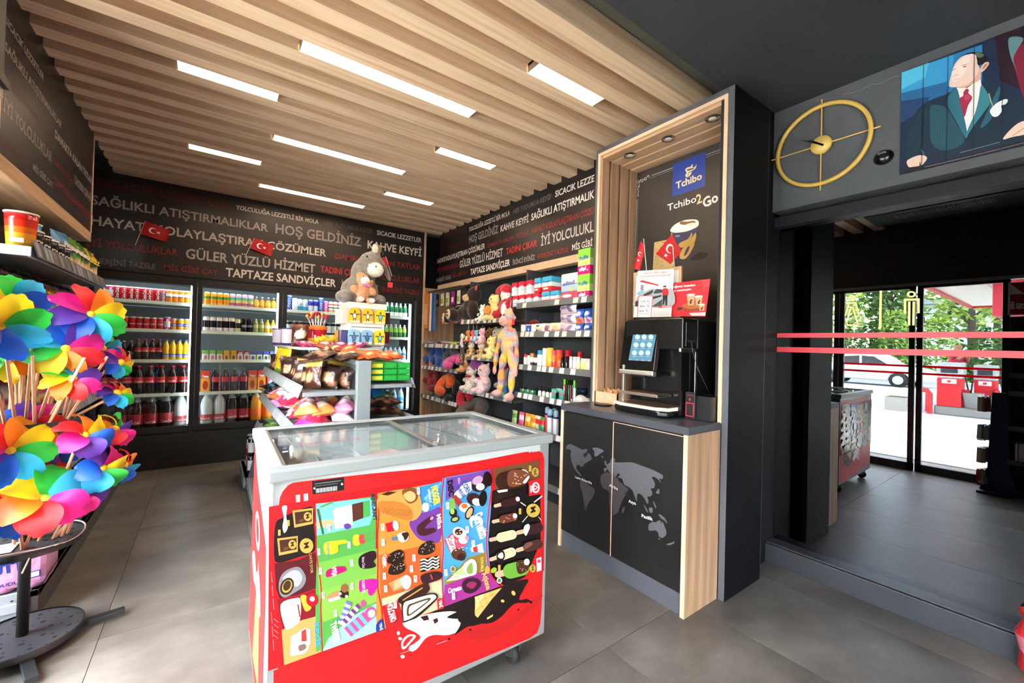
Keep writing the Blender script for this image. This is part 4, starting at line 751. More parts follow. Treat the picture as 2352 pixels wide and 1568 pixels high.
T = [('P', '#1b2a44', [(575, 330), (2400, -260), (2400, 960), (570, 1488)]), ('P', '#2a78ae', [(582, 332), (1500, 10), (1500, 420), (1100, 560), (700, 700), (580, 700)]), ('P', '#3b98cc', [(582, 332), (1180, 125), (1150, 470), (700, 600), (582, 600)]), ('P', '#56bce0', [(582, 332), (900, 215), (860, 380), (582, 520)]), ('P', '#2a6494', [(582, 560), (1100, 430), (1100, 590), (582, 760)]), ('P', '#24406a', [(582, 650), (900, 600), (900, 700), (582, 900)]),
 ('P', '#2c1422', [(1640, -80), (2400, -330), (2400, 700), (1700, 420)]), ('S', '#7c1c38', [(1860, 60), (2000, 20), (2100, 300), (2050, 700), (1960, 600), (1900, 400), (1850, 200)]), ('S', '#5b7e84', [(1800, -60), (1960, -60), (1900, 60), (1850, 180), (1900, 330), (1820, 150)]),
 ('S', '#1c2c3c', [(640, 1300), (620, 1200), (660, 1020), (740, 800), (830, 690), (960, 620), (1120, 560), (1220, 490), (1480, 470), (1640, 470), (1800, 560), (1950, 640), (2100, 800), (2100, 1060), (1400, 1230), (800, 1330)]),
 ('S', '#27505e', [(915, 720), (960, 690), (1090, 720), (1180, 860), (1300, 1080), (1180, 1180), (1040, 1200), (930, 1120), (910, 900)]), ('S', '#1b3442', [(640, 1290), (650, 1160), (700, 950), (800, 760), (880, 740), (860, 950), (800, 1150), (780, 1280)]),
 ('P', '#f0ece6', [(1210, 495), (1330, 500), (1480, 395), (1492, 470), (1440, 740), (1380, 900), (1330, 990), (1290, 800)]), ('S', '#2f6a7a', [(1110, 610), (1205, 500), (1250, 620), (1290, 800), (1330, 1000), (1310, 1060), (1200, 860), (1110, 700)]), ('S', '#3a7f8c', [(1490, 470), (1560, 560), (1600, 650), (1500, 800), (1400, 930), (1315, 1060), (1340, 960), (1420, 780), (1460, 620)]),
 ('S', '#2a5f70', [(1660, 540), (1700, 480), (1690, 600), (1600, 850), (1480, 950), (1560, 760)]), ('S', '#a8284c', [(1290, 545), (1325, 508), (1350, 525), (1345, 560), (1388, 610), (1340, 700), (1300, 825), (1265, 720), (1248, 620), (1285, 590)]), ('S', '#c04868', [(1300, 590), (1335, 575), (1370, 610), (1310, 640)]),
 ('S', '#d8aa94', [(1225, 490), (1300, 500), (1400, 450), (1480, 400), (1480, 300), (1440, 230), (1380, 260), (1300, 420)]),
 ('S', '#eccabc', [(1135, 485), (1130, 440), (1150, 360), (1165, 300), (1200, 220), (1270, 150), (1360, 120), (1430, 115), (1450, 220), (1465, 300), (1420, 380), (1350, 450), (1260, 485), (1180, 492)]), ('S', '#f4dacd', [(1160, 400), (1180, 290), (1270, 180), (1360, 150), (1330, 280), (1260, 380), (1190, 440)]),
 ('S', '#17191f', [(1260, 150), (1330, 110), (1430, 95), (1520, 110), (1570, 170), (1575, 220), (1540, 210), (1490, 240), (1450, 240), (1440, 180), (1420, 125), (1340, 120)]), ('S', '#5a6a5c', [(1420, 108), (1470, 100), (1520, 130), (1480, 160), (1440, 150)]),
 ('S', '#e4b8a6', [(1470, 320), (1490, 260), (1530, 215), (1570, 210), (1575, 235), (1540, 285), (1500, 320)]), ('S', '#b8806e', [(1500, 290), (1520, 245), (1560, 222), (1550, 250), (1520, 285)]), ('L', '#9c6a58', 5, [(1270, 250), (1300, 238), (1345, 230)]), ('L', '#6a4438', 5, [(1165, 305), (1200, 285)]), ('S', '#a8786a', [(1280, 262), (1310, 250), (1330, 258), (1300, 270)]), ('L', '#b8786a', 4, [(1185, 408), (1240, 398)]), ('L', '#c08a78', 5, [(1170, 375), (1205, 352), (1235, 355)]),
 ('S', '#e8e8ea', [(1590, 750), (1640, 690), (1700, 650), (1770, 625), (1788, 650), (1760, 685), (1715, 700), (1720, 760), (1680, 815), (1630, 825), (1595, 790)]), ('L', '#c9b06a', 9, [(1575, 560), (1595, 640), (1620, 710)]),
 ('S', '#e6c4b2', [(650, 1330), (690, 1295), (780, 1260), (850, 1262), (880, 1290), (850, 1340), (815, 1370), (800, 1330), (790, 1400), (780, 1440), (730, 1420), (670, 1385)]), ('L', '#9a6a58', 4, [(720, 1380), (740, 1420)]), ('L', '#9a6a58', 4, [(755, 1385), (765, 1430)]),
 ('S', '#e6c4b2', [(1735, 1080), (1780, 1010), (1850, 940), (1920, 890), (2000, 870), (2100, 900), (2100, 980), (1960, 1030), (1850, 1050)]), ('L', '#8a5a4c', 5, [(1840, 1040), (1900, 1000), (1990, 940)]), ('S', '#3a7a8c', [(808, 1190), (830, 1200), (855, 1255), (830, 1240)]),
 ('P', '#241c22', [(640, 1470), (640, 1400), (850, 1370), (1400, 1240), (2200, 1030), (2200, 1110), (575, 1490)]), ('L', '#8a8288', 7, [(850, 1392), (1400, 1262), (2000, 1110)]), ('L', '#b0a8ac', 4, [(1250, 1230), (1700, 1110)]), ('L', '#6a6268', 5, [(1060, 1370), (1400, 1290), (1960, 1150)])]
a = MB(); M2 = PP_.M()
# stripes of the cloth
T += [('L', '#4a7684', 2, [(930+24*i, 760+4*i), (940+22*i, 1130)]) for i in range(9)]
uL, uR = cuts[0]+.0005, cuts[5]-.0005
d_ = .0004
def clip(poly, u0_, u1_, v0_, v1_):
    for ax_, lo, sg in ((0, u0_, 1), (0, u1_, -1), (1, v0_, 1), (1, v1_, -1)):
        out = []
        for i in range(len(poly)):
            p_, q_ = poly[i-1], poly[i]; a_ = (p_[ax_]-lo)*sg; b_ = (q_[ax_]-lo)*sg
            if (a_ >= 0) != (b_ >= 0): t_ = a_/(a_-b_); out.append((p_[0]+(q_[0]-p_[0])*t_, p_[1]+(q_[1]-p_[1])*t_))
            if b_ >= 0: out.append(q_)
        poly = out
        if not poly: return []
    return poly
def clipart(mb, pl, items, o, s, rect, d=.0004, step=.00004):
    tmp = MB(); art(tmp, pl, items, o, s, d, step); Mi = pl.M().inverted()
    for f_, c_ in zip(tmp.f, tmp.c):
        v_ = [Mi@Vector(tmp.v[i]) for i in f_]; dd = v_[0].z; p_ = clip([(q_.x, q_.y) for q_ in v_], *rect)
        if len(p_) > 2: mb.flat(p_, dd, c_, pl.M())
clipart(a, PP_, T, O, S, (uL, uR, zb_+.001, zt_-.001))
inv(a.build('portrait_print', 'print', label='colour print of a man in a suit looking left'), k)
a = MB()
for x in cuts[1:5]: a.flat([(x-.0009, zb_), (x+.0009, zb_), (x+.0009, zt_), (x-.0009, zt_)], .0065, '#141a26', M2)
inv(a.build('board_joints', 'print'), k)
# small red carton at the lower right edge
a = az(2345, 1500, .12); b_ = MB(); b_.lathe([(.05, 0), (.075, .02), (.07, .09), (.085, .16), (.06, .22), (.075, .25)], ['#e8343a', '#d8282e', '#e07a88', '#e8343a', '#c81e26'], 14)
b_.build('red_bag', 'foil', label='bright red plastic bag just entering at the lower right corner', cat='bag', loc=(a.x*1.045, a.y*.6, 0))
# ================================================================ ice cream freezer
FRZ = empty('ice_cream_freezer', (.14, 1.332, 0), 'white and red chest freezer with sliding glass lids and an ice cream price poster', 'freezer', rot=radians(-1.0))
FW_, FD, FT = 1.042, .69, .93
def fz(mb, name, mat, parent=None, **k): return mb.build(name, mat, parent or FRZ, **k)
WH = '#b2b2b1'
zb = .095
t_ = .055
b = MB(); b.box(.01, FW_-.012, .012, .012+t_, zb, FT-.03, WH).box(.01, FW_-.012, FD-.012-t_, FD-.012, zb, FT-.03, WH).box(.01, .01+t_, .012, FD-.012, zb, FT-.03, WH).box(FW_-.012-t_, FW_-.012, .012, FD-.012, zb, FT-.03, WH).box(.01, FW_-.012, .012, FD-.012, zb, zb+.20, WH)
fz(b, 'body', 'satin', bev=.006)
r = MB(); GY = '#8a8d8c'
r.box(0, FW_, 0, .052, FT-.036, FT, GY).box(0, FW_, FD-.052, FD, FT-.036, FT, GY).box(0, .045, .052, FD-.052, FT-.036, FT, WH).box(FW_-.045, FW_, .052, FD-.052, FT-.036, FT, GY); fz(r, 'rim', 'satin', bev=.006)
r = MB().box(.045, FW_-.045, .052, .058, FT-.02, FT-.004, '#8f9290').box(.045, FW_-.045, FD-.058, FD-.052, FT-.02, FT-.004, '#8f9290').box(.045, .051, .052, FD-.052, FT-.02, FT-.004, '#a0a3a1').box(FW_-.051, FW_-.045, .052, FD-.052, FT-.02, FT-.004, '#8f9290'); fz(r, 'track', 'metal')
LG = glassmat('lid_glass', (.965, .985, .98, 1), .8)
l1 = fz(MB().box(.05, .56, .058, FD-.058, FT-.012, FT-.008), 'sliding_lid', LG); l2 = fz(MB().box(.53, FW_-.05, .058, FD-.058, FT-.019, FT-.015), 'sliding_lid', LG)
MB().box(.538, .562, .058, FD-.058, FT-.014, FT-.004, '#aeb0ae').build('lid_frame', 'metal', l1, bev=.002)
m = MB().lathe([(.009, 0), (.009, .012), (.005, .014), (.005, .034), (.007, .036), (.007, .042)], '#c8c8c6', 12, Matrix.Translation((.555, .085, FT-.006))).box(.541, .569, .068, .102, FT-.004, FT+.006, '#dcdcda'); m.build('lock', 'metal', l1)
m = MB().ell((.09, .25, FT-.004), (.006, .028, .014), '#f2f2f0', 10, 8); m.build('lid_grip', 'satin', l1)
for (x, y, L) in ((.13, .33, .20),):
    m = MB().box(x, x+L, y, y+.003, FT-.0075, FT-.007, '#b03038').box(x-.002, x+.002, y-.02, y+.02, FT-.0075, FT-.007, '#b03038').box(x+L-.002, x+L+.002, y-.02, y+.02, FT-.0075, FT-.007, '#b03038'); text2(m, 'AÇ', (x+.03, y-.008), (x+.055, y-.008), .014, FT-.007, '#b03038'); m.build('arrow_print', 'print', l1)
m = MB()
for i in range(20): m.box(.64+.0035*i, .652+.0035*i, .60-.022*i, .606-.022*i, FT-.0147, FT-.0142, '#1c1c1c')
m.build('vent_marks', 'print', l2, kind='stuff')
m = MB().box(.82, .94, .45, .452, FT-.0147, FT-.0142, '#c05a60'); m.build('arrow_print', 'print', l2)
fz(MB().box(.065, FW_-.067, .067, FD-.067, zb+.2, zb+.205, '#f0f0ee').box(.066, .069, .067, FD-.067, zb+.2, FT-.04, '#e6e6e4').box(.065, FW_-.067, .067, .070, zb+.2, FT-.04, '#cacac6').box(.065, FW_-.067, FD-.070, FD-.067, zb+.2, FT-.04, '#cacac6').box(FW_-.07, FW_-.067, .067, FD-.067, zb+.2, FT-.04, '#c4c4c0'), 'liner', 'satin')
m = MB()
for x in (.23, .40, .56, .72, .88):
    m.box(x-.003, x+.003, .07, FD-.07, .48, .80, '#b9beb9')
fz(m, 'divider_panel', 'gloss', kind='stuff')
m = MB()
for x0 in (.09, .26, .43, .59, .75, .91):
    for y0 in (.09, .36):
        X2 = min(x0+.13, FW_-.08); m.tube([(x0, y0, .78), (X2, y0, .78), (X2, y0+.22, .78), (x0, y0+.22, .78), (x0, y0, .78)], .003, '#d8dad6', 4)
        for j in range(4): xx = x0+(X2-x0)*(j+.5)/4; m.tube([(xx, y0, .78), (xx, y0, .50), (xx, y0+.22, .50), (xx, y0+.22, .78)], .0018, '#d0d2ce', 4)
fz(m, 'wire_basket', 'metal', kind='stuff')
q = random.Random(5)
for i in range(8):
    x0 = .13+.11*i+.0; c = q.choice(['#c9ad8a', '#e6e4e0', '#a8322c', '#d6c6a8', '#6a3a22', '#e0d8d0'])
    mb = MB().prism([(-.022, -.08), (.022, -.08), (.024, .07), (.0, .08), (-.024, .07)], -.012, .012, c, Matrix.Translation((min(x0, .93), q.choice([.2, .46]), .52+q.uniform(0, .03)))@Matrix.Rotation(q.uniform(-.3, .3), 4, 'Z')@Matrix.Rotation(q.uniform(.9, 1.3), 4, 'X'))
    o = mb.build('ice_cream_pack', 'foil'); o.matrix_world = Matrix.LocRotScale(FRZ.location, FRZ.rotation_euler, None)
    tag(o, '%s ice cream pack from the left inside the chest freezer' % ('first', 'second', 'third', 'fourth', 'fifth', 'sixth', 'seventh', 'eighth')[i], 'ice cream', 'ice creams inside the chest freezer')
# casters
for x, y in ((.90, .06), (.10, .06), (.92, .62), (.10, .62)):
    c = empty('caster', (x, y, 0)); c.parent = FRZ
    MB().lathe([(.012, -.015), (.036, -.013), (.038, 0), (.036, .013), (.012, .015)], '#1b1b1d', 20, Matrix.Translation((0, 0, .038))@Matrix.Rotation(pi/2, 4, 'Y')).build('wheel', 'matte', c)
    MB().box(-.024, .024, -.03, .03, .088, .095, '#b8b8b6').prism([(-.02, .038), (.02, .02), (.03, .09), (-.03, .09)], .017, .021, '#c4c4c2', Matrix.Rotation(pi/2, 4, 'Z')@Matrix.Rotation(pi/2, 4, 'X')).prism([(-.02, .038), (.02, .02), (.03, .09), (-.03, .09)], -.021, -.017, '#c4c4c2', Matrix.Rotation(pi/2, 4, 'Z')@Matrix.Rotation(pi/2, 4, 'X')).build('fork', 'metal', c)
# ---- printed front. Fp = the real front plane of the body
Rz = Matrix.Rotation(radians(-1.0), 4, 'Z'); org = FRZ.location+Rz@Vector((0, .0115, 0))
Fp = Plane(org, Rz@Vector((1, 0, 0)), (0, 0, 1)); FI = Matrix.LocRotScale(FRZ.location, FRZ.rotation_euler, None).inverted()
def onf(mb, name, mat='print', parent=None, **k):
    mb.v = [tuple(FI@Vector(p)) for p in mb.v]; return mb.build(name, mat, parent or FRZ, **k)
rect = (.0125, FW_-.0145, zb+.003, FT-.036)
O, S = (560, 920), 740/1791
a = MB(); clipart(a, Fp, [('P', '#ba1214', [(195, 580), (200, 540), (215, 505), (245, 470), (275, 455), (420, 437), (700, 405), (1000, 378), (1300, 335), (1480, 300), (1560, 285), (1640, 278), (1660, 290), (1668, 320), (1672, 700), (1655, 1150), (1648, 1240), (1630, 1290), (1590, 1320), (1400, 1400), (1180, 1490), (970, 1575), (500, 1760), (165, 1900), (165, 1500), (190, 1490)])], O, S, rect, .0003)
onf(a, 'red_film', 'satin')
# cone and chocolate splash print below the poster
a = MB()
clipart(a, Fp, [('S', '#a81416', [(1200, 1290), (1450, 1230), (1640, 1080), (1640, 1120), (1500, 1250), (1330, 1330)]), ('S', '#1c0c0a', [(1000, 1165), (1200, 1110), (1400, 1040), (1570, 990), (1560, 1040), (1500, 1130), (1400, 1200), (1280, 1250), (1180, 1240), (1060, 1180)]),
 ('S', '#efe9e2', [(890, 1225), (1000, 1190), (1130, 1170), (1200, 1180), (1190, 1220), (1230, 1260), (1140, 1300), (1060, 1300), (1010, 1320), (960, 1380), (925, 1390), (920, 1370), (980, 1320), (960, 1290), (900, 1260)]), ('P', '#d9a05a', [(1283, 1090), (1435, 1038), (1380, 1100), (1300, 1205), (1283, 1190)]),
 ('P', '#eec07a', [(1283, 1090), (1340, 1070), (1290, 1160)]), ('L', '#b47a3a', 3, [(1300, 1085), (1330, 1160)]), ('L', '#b47a3a', 3, [(1335, 1072), (1355, 1130)]), ('L', '#b47a3a', 3, [(1290, 1130), (1400, 1065)]), ('L', '#b47a3a', 3, [(1370, 1060), (1385, 1095)]), ('L', '#b47a3a', 3, [(1290, 1165), (1370, 1110)]),
 ('S', '#140806', [(1130, 1200), (1200, 1160), (1210, 1110), (1280, 1080), (1285, 1200), (1320, 1205), (1400, 1110), (1440, 1040), (1560, 995), (1530, 1100), (1570, 1100), (1590, 1110), (1570, 1122), (1500, 1130), (1430, 1200), (1370, 1235), (1290, 1240), (1230, 1262), (1190, 1290), (1170, 1300), (1200, 1250), (1200, 1215), (1160, 1210)]),
 ('E', '#140806', 1595, 1118, 9, 7, 0), ('E', '#140806', 1525, 1160, 6, 5, 0), ('E', '#140806', 1258, 1272, 7, 6, 0), ('E', '#140806', 1140, 1322, 7, 6, 0), ('E', '#d9a24a', 1498, 1068, 14, 10, 60), ('E', '#d9a24a', 1438, 1112, 10, 8, 20), ('P', '#e6b864', [(1350, 1205), (1385, 1185), (1382, 1198), (1352, 1215)]),
 ('P', '#2a1210', [(980, 1200), (1020, 1190), (1030, 1215), (1000, 1222)]), ('P', '#3a1a14', [(1050, 1215), (1075, 1205), (1080, 1225), (1060, 1240)]), ('S', '#f2e6e4', [(875, 1365), (880, 1330), (910, 1300), (945, 1298), (955, 1310), (930, 1340), (900, 1372), (885, 1380)]), ('S', '#dc1d1f', [(884, 1360), (890, 1335), (915, 1310), (940, 1308), (920, 1335), (897, 1362)]),
 ('E', '#f4eeec', 858, 1290, 8, 11, 0), ('E', '#f4eeec', 868, 1320, 11, 8, 20), ('E', '#f4eeec', 882, 1420, 11, 10, 0), ('E', '#f4eeec', 934, 1374, 16, 18, 0), ('L', '#eccac8', 2, [(865, 1405), (915, 1388)]), ('L', '#eccac8', 2, [(1070, 1352), (1130, 1330)])], O, S, rect, .0007)
onf(a, 'splash_print')
for it, nm, lb in (([('P', '#151517', [(378, 448), (557, 424), (557, 496), (382, 520)]), ('L', '#8a8a8c', 3, [(395, 462), (540, 443)]), ('L', '#6a6a6c', 3, [(395, 475), (520, 458)])]+[('L', '#c8c8c8', 2+(i % 3), [(402+6*i, 488-.8*i), (402+6*i, 512-.8*i)]) for i in range(20)]+[('E', '#d8d8d8', 392, 486, 6, 6, 0), ('E', '#d8d8d8', 545, 462, 6, 6, 0)], 'barcode_plate', 'black riveted barcode plate'),
 ([('P', '#f0c0be', [(288, 524), (312, 520), (313, 562), (290, 566)]), ('P', '#f0c0be', [(332, 518), (357, 514), (358, 553), (334, 558)])]+[('L', '#dc1d1f', 1.5, [(286, 530+7*i), (360, 520+7*i)]) for i in range(5)], 'white_prints', None),
 ([('T', '#b9b3b0', 'UGUR', (1582, 288), (1646, 280), 18, .03)], 'maker_lettering', None)):
    a = MB(); art(a, Fp, it, O, S, .0012); onf(a, nm, label=lb)
# poster sheet
PO = Plane(org-Rz@Vector((0, .0022, 0)), Rz@Vector((1, 0, 0)), (0, 0, 1))
pf = lambda x, y: PO.px(O[0]+x*S, O[1]+y*S)
top = [(140, 590), (400, 548), (740, 490), (1100, 428), (1380, 376), (1670, 322)]; bot = [(1668, 945), (1420, 1030), (1110, 1145), (780, 1275), (470, 1390), (135, 1502)]
a = MB(); a.prism([pf(*p) for p in bot][::-1][:0]+[pf(*p) for p in reversed(top+bot)], -.001, 0, '#b2181e', PO.M())
pr = onf(a, 'price_poster', 'gloss', label='laminated ice cream price poster, hung turned on its side')
I = []
def stripe(c, xa, xb, yt0, yt1, yb0, yb1, bow=0):  # a column of the poster; edges bow gently
    e1 = [(xa+bow*math.sin(t*6.28), yt0+(yb0-yt0)*t) for t in [i/8 for i in range(9)]]; e2 = [(xb+bow*math.sin(t*6.28), yt1+(yb1-yt1)*t) for t in [i/8 for i in range(9)]]
    return ('P', c, e1+e2[::-1])
# column grounds
I += [('S', '#231a1a', [(175, 690), (215, 650), (300, 610), (385, 592), (390, 700), (395, 830), (300, 870), (190, 900), (168, 850)]), ('P', '#5c1c22', [(170, 905), (300, 885), (400, 840), (425, 950), (430, 1030), (300, 1080), (200, 1100), (180, 1050)]), ('P', '#8c1a24', [(185, 1105), (300, 1085), (430, 1035), (445, 1100), (430, 1190), (300, 1250), (215, 1270)]), ('P', '#efa45e', [(210, 1275), (300, 1225), (430, 1190), (432, 1400), (225, 1480)])]
I += [stripe('#5aa84c', 402, 730, 575, 530, 1395, 1300, 4), ('P', '#8cbf4c', [(418, 1050), (745, 960), (760, 1110), (440, 1230)]), ('P', '#7cb84c', [(410, 900), (745, 820), (745, 960), (418, 1060)]), ('P', '#7cc8e4', [(400, 572), (700, 540), (732, 590), (700, 690), (405, 750)]), ('P', '#a9d4ea', [(432, 1400), (470, 1320), (600, 1200), (752, 1115), (778, 1275)])]
I += [stripe('#f0903a', 738, 1108, 515, 450, 1280, 1140, 3), ('P', '#e8622c', [(752, 860), (1100, 780), (1108, 1150), (765, 1280)]), ('P', '#3f8ed0', [(930, 490), (1120, 442), (1105, 590), (1000, 640), (940, 600)]), ('S', '#7a3f96', [(920, 690), (950, 640), (1040, 610), (1098, 600), (1095, 770), (1040, 785), (970, 765)]), ('P', '#d6c8a0', [(765, 1100), (1110, 990), (1112, 1150), (785, 1268)]), ('P', '#c02428', [(768, 1140), (860, 1110), (895, 1230), (790, 1268)])]
I += [stripe('#4f9fd8', 1103, 1370, 430, 380, 1140, 1050, 4), ('P', '#7a4aa0', [(1125, 430), (1300, 395), (1370, 378), (1378, 430), (1200, 500), (1120, 560)]), ('P', '#9a7a34', [(1115, 1000), (1250, 870), (1345, 840), (1350, 950), (1200, 1010), (1118, 1030)]), ('P', '#a8348c', [(1115, 1025), (1350, 940), (1420, 1030), (1110, 1145)])]
I += [('P', '#7a4a30', [(1385, 378), (1640, 328), (1650, 430), (1400, 520)]), ('P', '#1c1414', [(1382, 500), (1560, 440), (1648, 520), (1650, 780), (1600, 900), (1560, 980), (1480, 1020), (1420, 1025), (1380, 980), (1362, 880), (1358, 780)]), ('P', '#2c1c18', [(1385, 510), (1480, 470), (1500, 540), (1390, 600)])]
I += [('L', '#e01c24', 7, smooth([(395, 552), (400, 700), (402, 830), (415, 930), (430, 1050), (428, 1180), (437, 1400)], 4, False)), ('L', '#e01c24', 7, smooth([(735, 495), (750, 620), (742, 760), (745, 900), (745, 1040), (765, 1150), (780, 1275)], 4, False)), ('L', '#e01c24', 7, smooth([(1112, 428), (1100, 540), (1100, 680), (1108, 820), (1102, 960), (1112, 1142)], 4, False)), ('L', '#e01c24', 7, smooth([(1372, 378), (1382, 450), (1362, 600), (1350, 760), (1355, 880), (1380, 980), (1440, 1025)], 4, False)), ('P', '#e02228', [(1648, 330), (1670, 322), (1668, 945), (1560, 985), (1610, 900), (1650, 780)])]
V = 1  # texts below run down the sheet
def tv(c, s_, x, y0_, y1_, h, dx=0, b_=.02): I.append(('T', c, s_, (x, y0_), (x+dx, y1_), h, b_))
tag_ = lambda x, y, n_='15': [('P', '#f0f0ea', [(x-9, y-18), (x+8, y-20), (x+10, y+18), (x-7, y+20)]), ('T', '#3a6a3a', n_, (x-5, y-12), (x-4, y+6), 9, .02)]
# magnum packs
for x, y in ((330, 645), (245, 800)): I += [('P', '#c8a04e', [(x-60, y-35), (x+55, y-50), (x+55, y+38), (x-50, y+60)]), ('P', '#4a2a20', [(x-48, y-25), (x+48, y-38), (x+48, y+25), (x-42, y+42)]), ('E', '#c9a24e', x+25, y-2, 22, 25, 0), ('T', '#3a2010', 'M', (x+16, y-14), (x+16, y+10), 18, .03), ('E', '#6a4432', x-10, y+20, 16, 8, -20)]
I += [('S', '#f0eae6', [(212, 590), (240, 585), (235, 640), (245, 700), (225, 735), (215, 700), (222, 650)]), ('E', '#c9a24e', 348, 805, 38, 42, 0), ('T', '#3a2010', 'M', (335, 790), (336, 822), 26, .03)]; tv('#c8a04e', "CARTE D'OR", 362, 845, 960, 14, 10); I += [('S', '#8a8488', [(195, 1010), (215, 960), (260, 930), (310, 925), (345, 980), (330, 1030), (290, 1060), (230, 1092), (200, 1070)]), ('S', '#b8b4b6', [(215, 990), (260, 945), (305, 945), (325, 985), (300, 1030), (260, 1020)]), ('E', '#3a2820', 240, 1030, 36, 50, 25), ('E', '#c8a04e', 240, 1030, 26, 38, 25), ('E', '#4a3020', 240, 1026, 20, 30, 25)]
I += [('S', '#eae6e0', [(205, 1130), (290, 1095), (315, 1110), (310, 1220), (250, 1268), (225, 1250)]), ('L', '#b03030', 8, [(300, 1130), (312, 1200)]), ('S', '#e8b43c', [(315, 1085), (345, 1080), (355, 1120), (375, 1150), (345, 1170), (325, 1130)]), ('E', '#b81824', 380, 1105, 34, 38, 0), ('E', '#f4e8e8', 380, 1100, 14, 14, 0), ('P', '#f2eee8', [(262, 1310), (340, 1260), (370, 1270), (370, 1350), (300, 1410), (258, 1420)]), ('P', '#d83c34', [(320, 1280), (345, 1265), (350, 1330), (320, 1350)]), ('S', '#efe8e0', [(290, 1350), (340, 1335), (362, 1370), (330, 1405), (290, 1400)]), ('S', '#8a6a5c', [(305, 1360), (340, 1350), (345, 1375), (310, 1390)])]
tv('#5aa8d8', 'KEYİF', 392, 1235, 1370, 24, 8, .04)
# green column
I += [('P', '#4aa84c', [(660, 560), (698, 552), (700, 640), (664, 650)]), ('P', '#5c3024', [(600, 575), (662, 560), (664, 650), (606, 672)]), ('P', '#e8eae6', [(495, 600), (600, 575), (606, 690), (505, 715)]), ('S', '#d9b088', [(400, 680), (420, 665), (492, 660), (495, 690), (425, 705), (405, 700)]), ('S', '#6a3f98', [(555, 690), (575, 680), (595, 690), (590, 708), (565, 712)]), ('L', '#3f6a34', 12, [(410, 600), (440, 740)]), ('L', '#6a9a4c', 10, [(425, 590), (500, 560)])]
tv('#3a3c44', 'MINECRAFT', 706, 520, 668, 22, 14, .04)
I += tag_(472, 705)+tag_(415, 838)+tag_(583, 800)+tag_(425, 945)+tag_(598, 900)+tag_(600, 1030)+tag_(440, 1080)+tag_(508, 1180)
I += [('S', '#e8d424', [(448, 790), (520, 775), (568, 772), (568, 790), (525, 800), (520, 840), (455, 852)]), ('S', '#e4cc2c', [(608, 750), (640, 745), (645, 795), (610, 800)]), ('S', '#d84848', [(640, 750), (672, 742), (675, 785), (645, 792)]), ('S', '#58a048', [(672, 735), (725, 728), (725, 770), (676, 780)])]; tv('#2f6fb8', 'buz parmak', 462, 790, 860, 16, 4)
I += [('S', '#c8186a', [(455, 960), (470, 935), (550, 918), (568, 935), (555, 950), (480, 975), (460, 978)]), ('S', '#301a20', [(640, 870), (690, 838), (728, 835), (735, 870), (720, 890), (735, 915), (700, 930), (645, 925)]), ('S', '#d82098', [(640, 1005), (660, 995), (735, 990), (742, 1030), (712, 1080), (690, 1070), (685, 1045), (645, 1060)])]; tv('#f0e8e0', 'ViŞi', 490, 918, 975, 22, 4, .04); tv('#d8b8d0', 'Mono Chat', 655, 870, 930, 15, 4); tv('#f4d8ec', 'KARPUZ', 655, 1000, 1068, 16, 4)
I += [('S', '#c48860', [(468, 1080), (530, 1055), (535, 1085), (472, 1112)]), ('P', '#ece6e0', [(468, 1100), (530, 1082), (535, 1100), (475, 1118)]), ('E', '#2c1a16', 555, 1070, 26, 24, 0), ('E', '#9a5a3c', 558, 1040, 20, 24, 0), ('E', '#f0ece8', 535, 1070, 8, 8, 0), ('E', '#f0ece8', 570, 1085, 8, 8, 0)]
for (x0_, y0_, x1_, y1_, w, c1, c2) in ((585, 1115, 535, 1240, 34, '#dfe4f0', '#6f7ac0'), (640, 1135, 545, 1240, 30, '#f0e6ee', '#7a3a78'), (700, 1180, 575, 1285, 62, '#d8508c', '#6fb8dc')):
    for j in range(8):
        t0, t1 = j/8, (j+1)/8; I.append(('L', c1 if j % 2 else c2, w, [(x0_+(x1_-x0_)*t0, y0_+(y1_-y0_)*t0), (x0_+(x1_-x0_)*t1, y0_+(y1_-y0_)*t1)]))
I += [('E', '#d8508c', 702, 1178, 30, 36, 20), ('E', '#e8e0b4', 708, 1180, 20, 24, 20), ('E', '#d8508c', 662, 1125, 14, 20, 0), ('S', '#2c3c8c', [(735, 1240), (768, 1210), (778, 1275), (740, 1292)])]; tv('#f0e0d0', 'TWISTER', 480, 1235, 1350, 34, 25, .05); tv('#ffffff', 'YENİ', 752, 1235, 1275, 14, 4)
# orange column
I += [('S', '#e09a4e', [(742, 540), (800, 505), (880, 490), (960, 500), (985, 560), (985, 620), (940, 665), (860, 650), (790, 635), (752, 610)]), ('S', '#c87a34', [(750, 560), (860, 560), (930, 600), (930, 660), (850, 648), (760, 615)]), ('S', '#8a4a24', [(880, 495), (935, 480), (965, 510), (960, 550), (920, 570), (890, 540)]), ('P', '#4a2a1a', [(760, 520), (800, 503), (850, 505), (800, 525)]), ('S', '#edb478', [(886, 520), (920, 500), (950, 515), (950, 545), (925, 560), (900, 548)])]
I += [('L', '#7cc0ea', 5, [(1000, 540), (1095-9*i, 455+22*i)]) for i in range(7)]; tv('#f0cf3c', 'NOGGER', 1040, 478, 582, 34, 18, .06); tv('#ffffff', 'SANDWICH', 1020, 492, 565, 12, 10); tv('#c46030', 'NOGGER', 775, 560, 600, 16, 0, 0) if False else None
I.append(('T', '#b8702e', 'NOGGER', (770, 625), (925, 640), 34, .01)); I += [('E', '#f4f4f0', 1008, 590, 20, 26, 0)]+tag_(968, 500, '65')
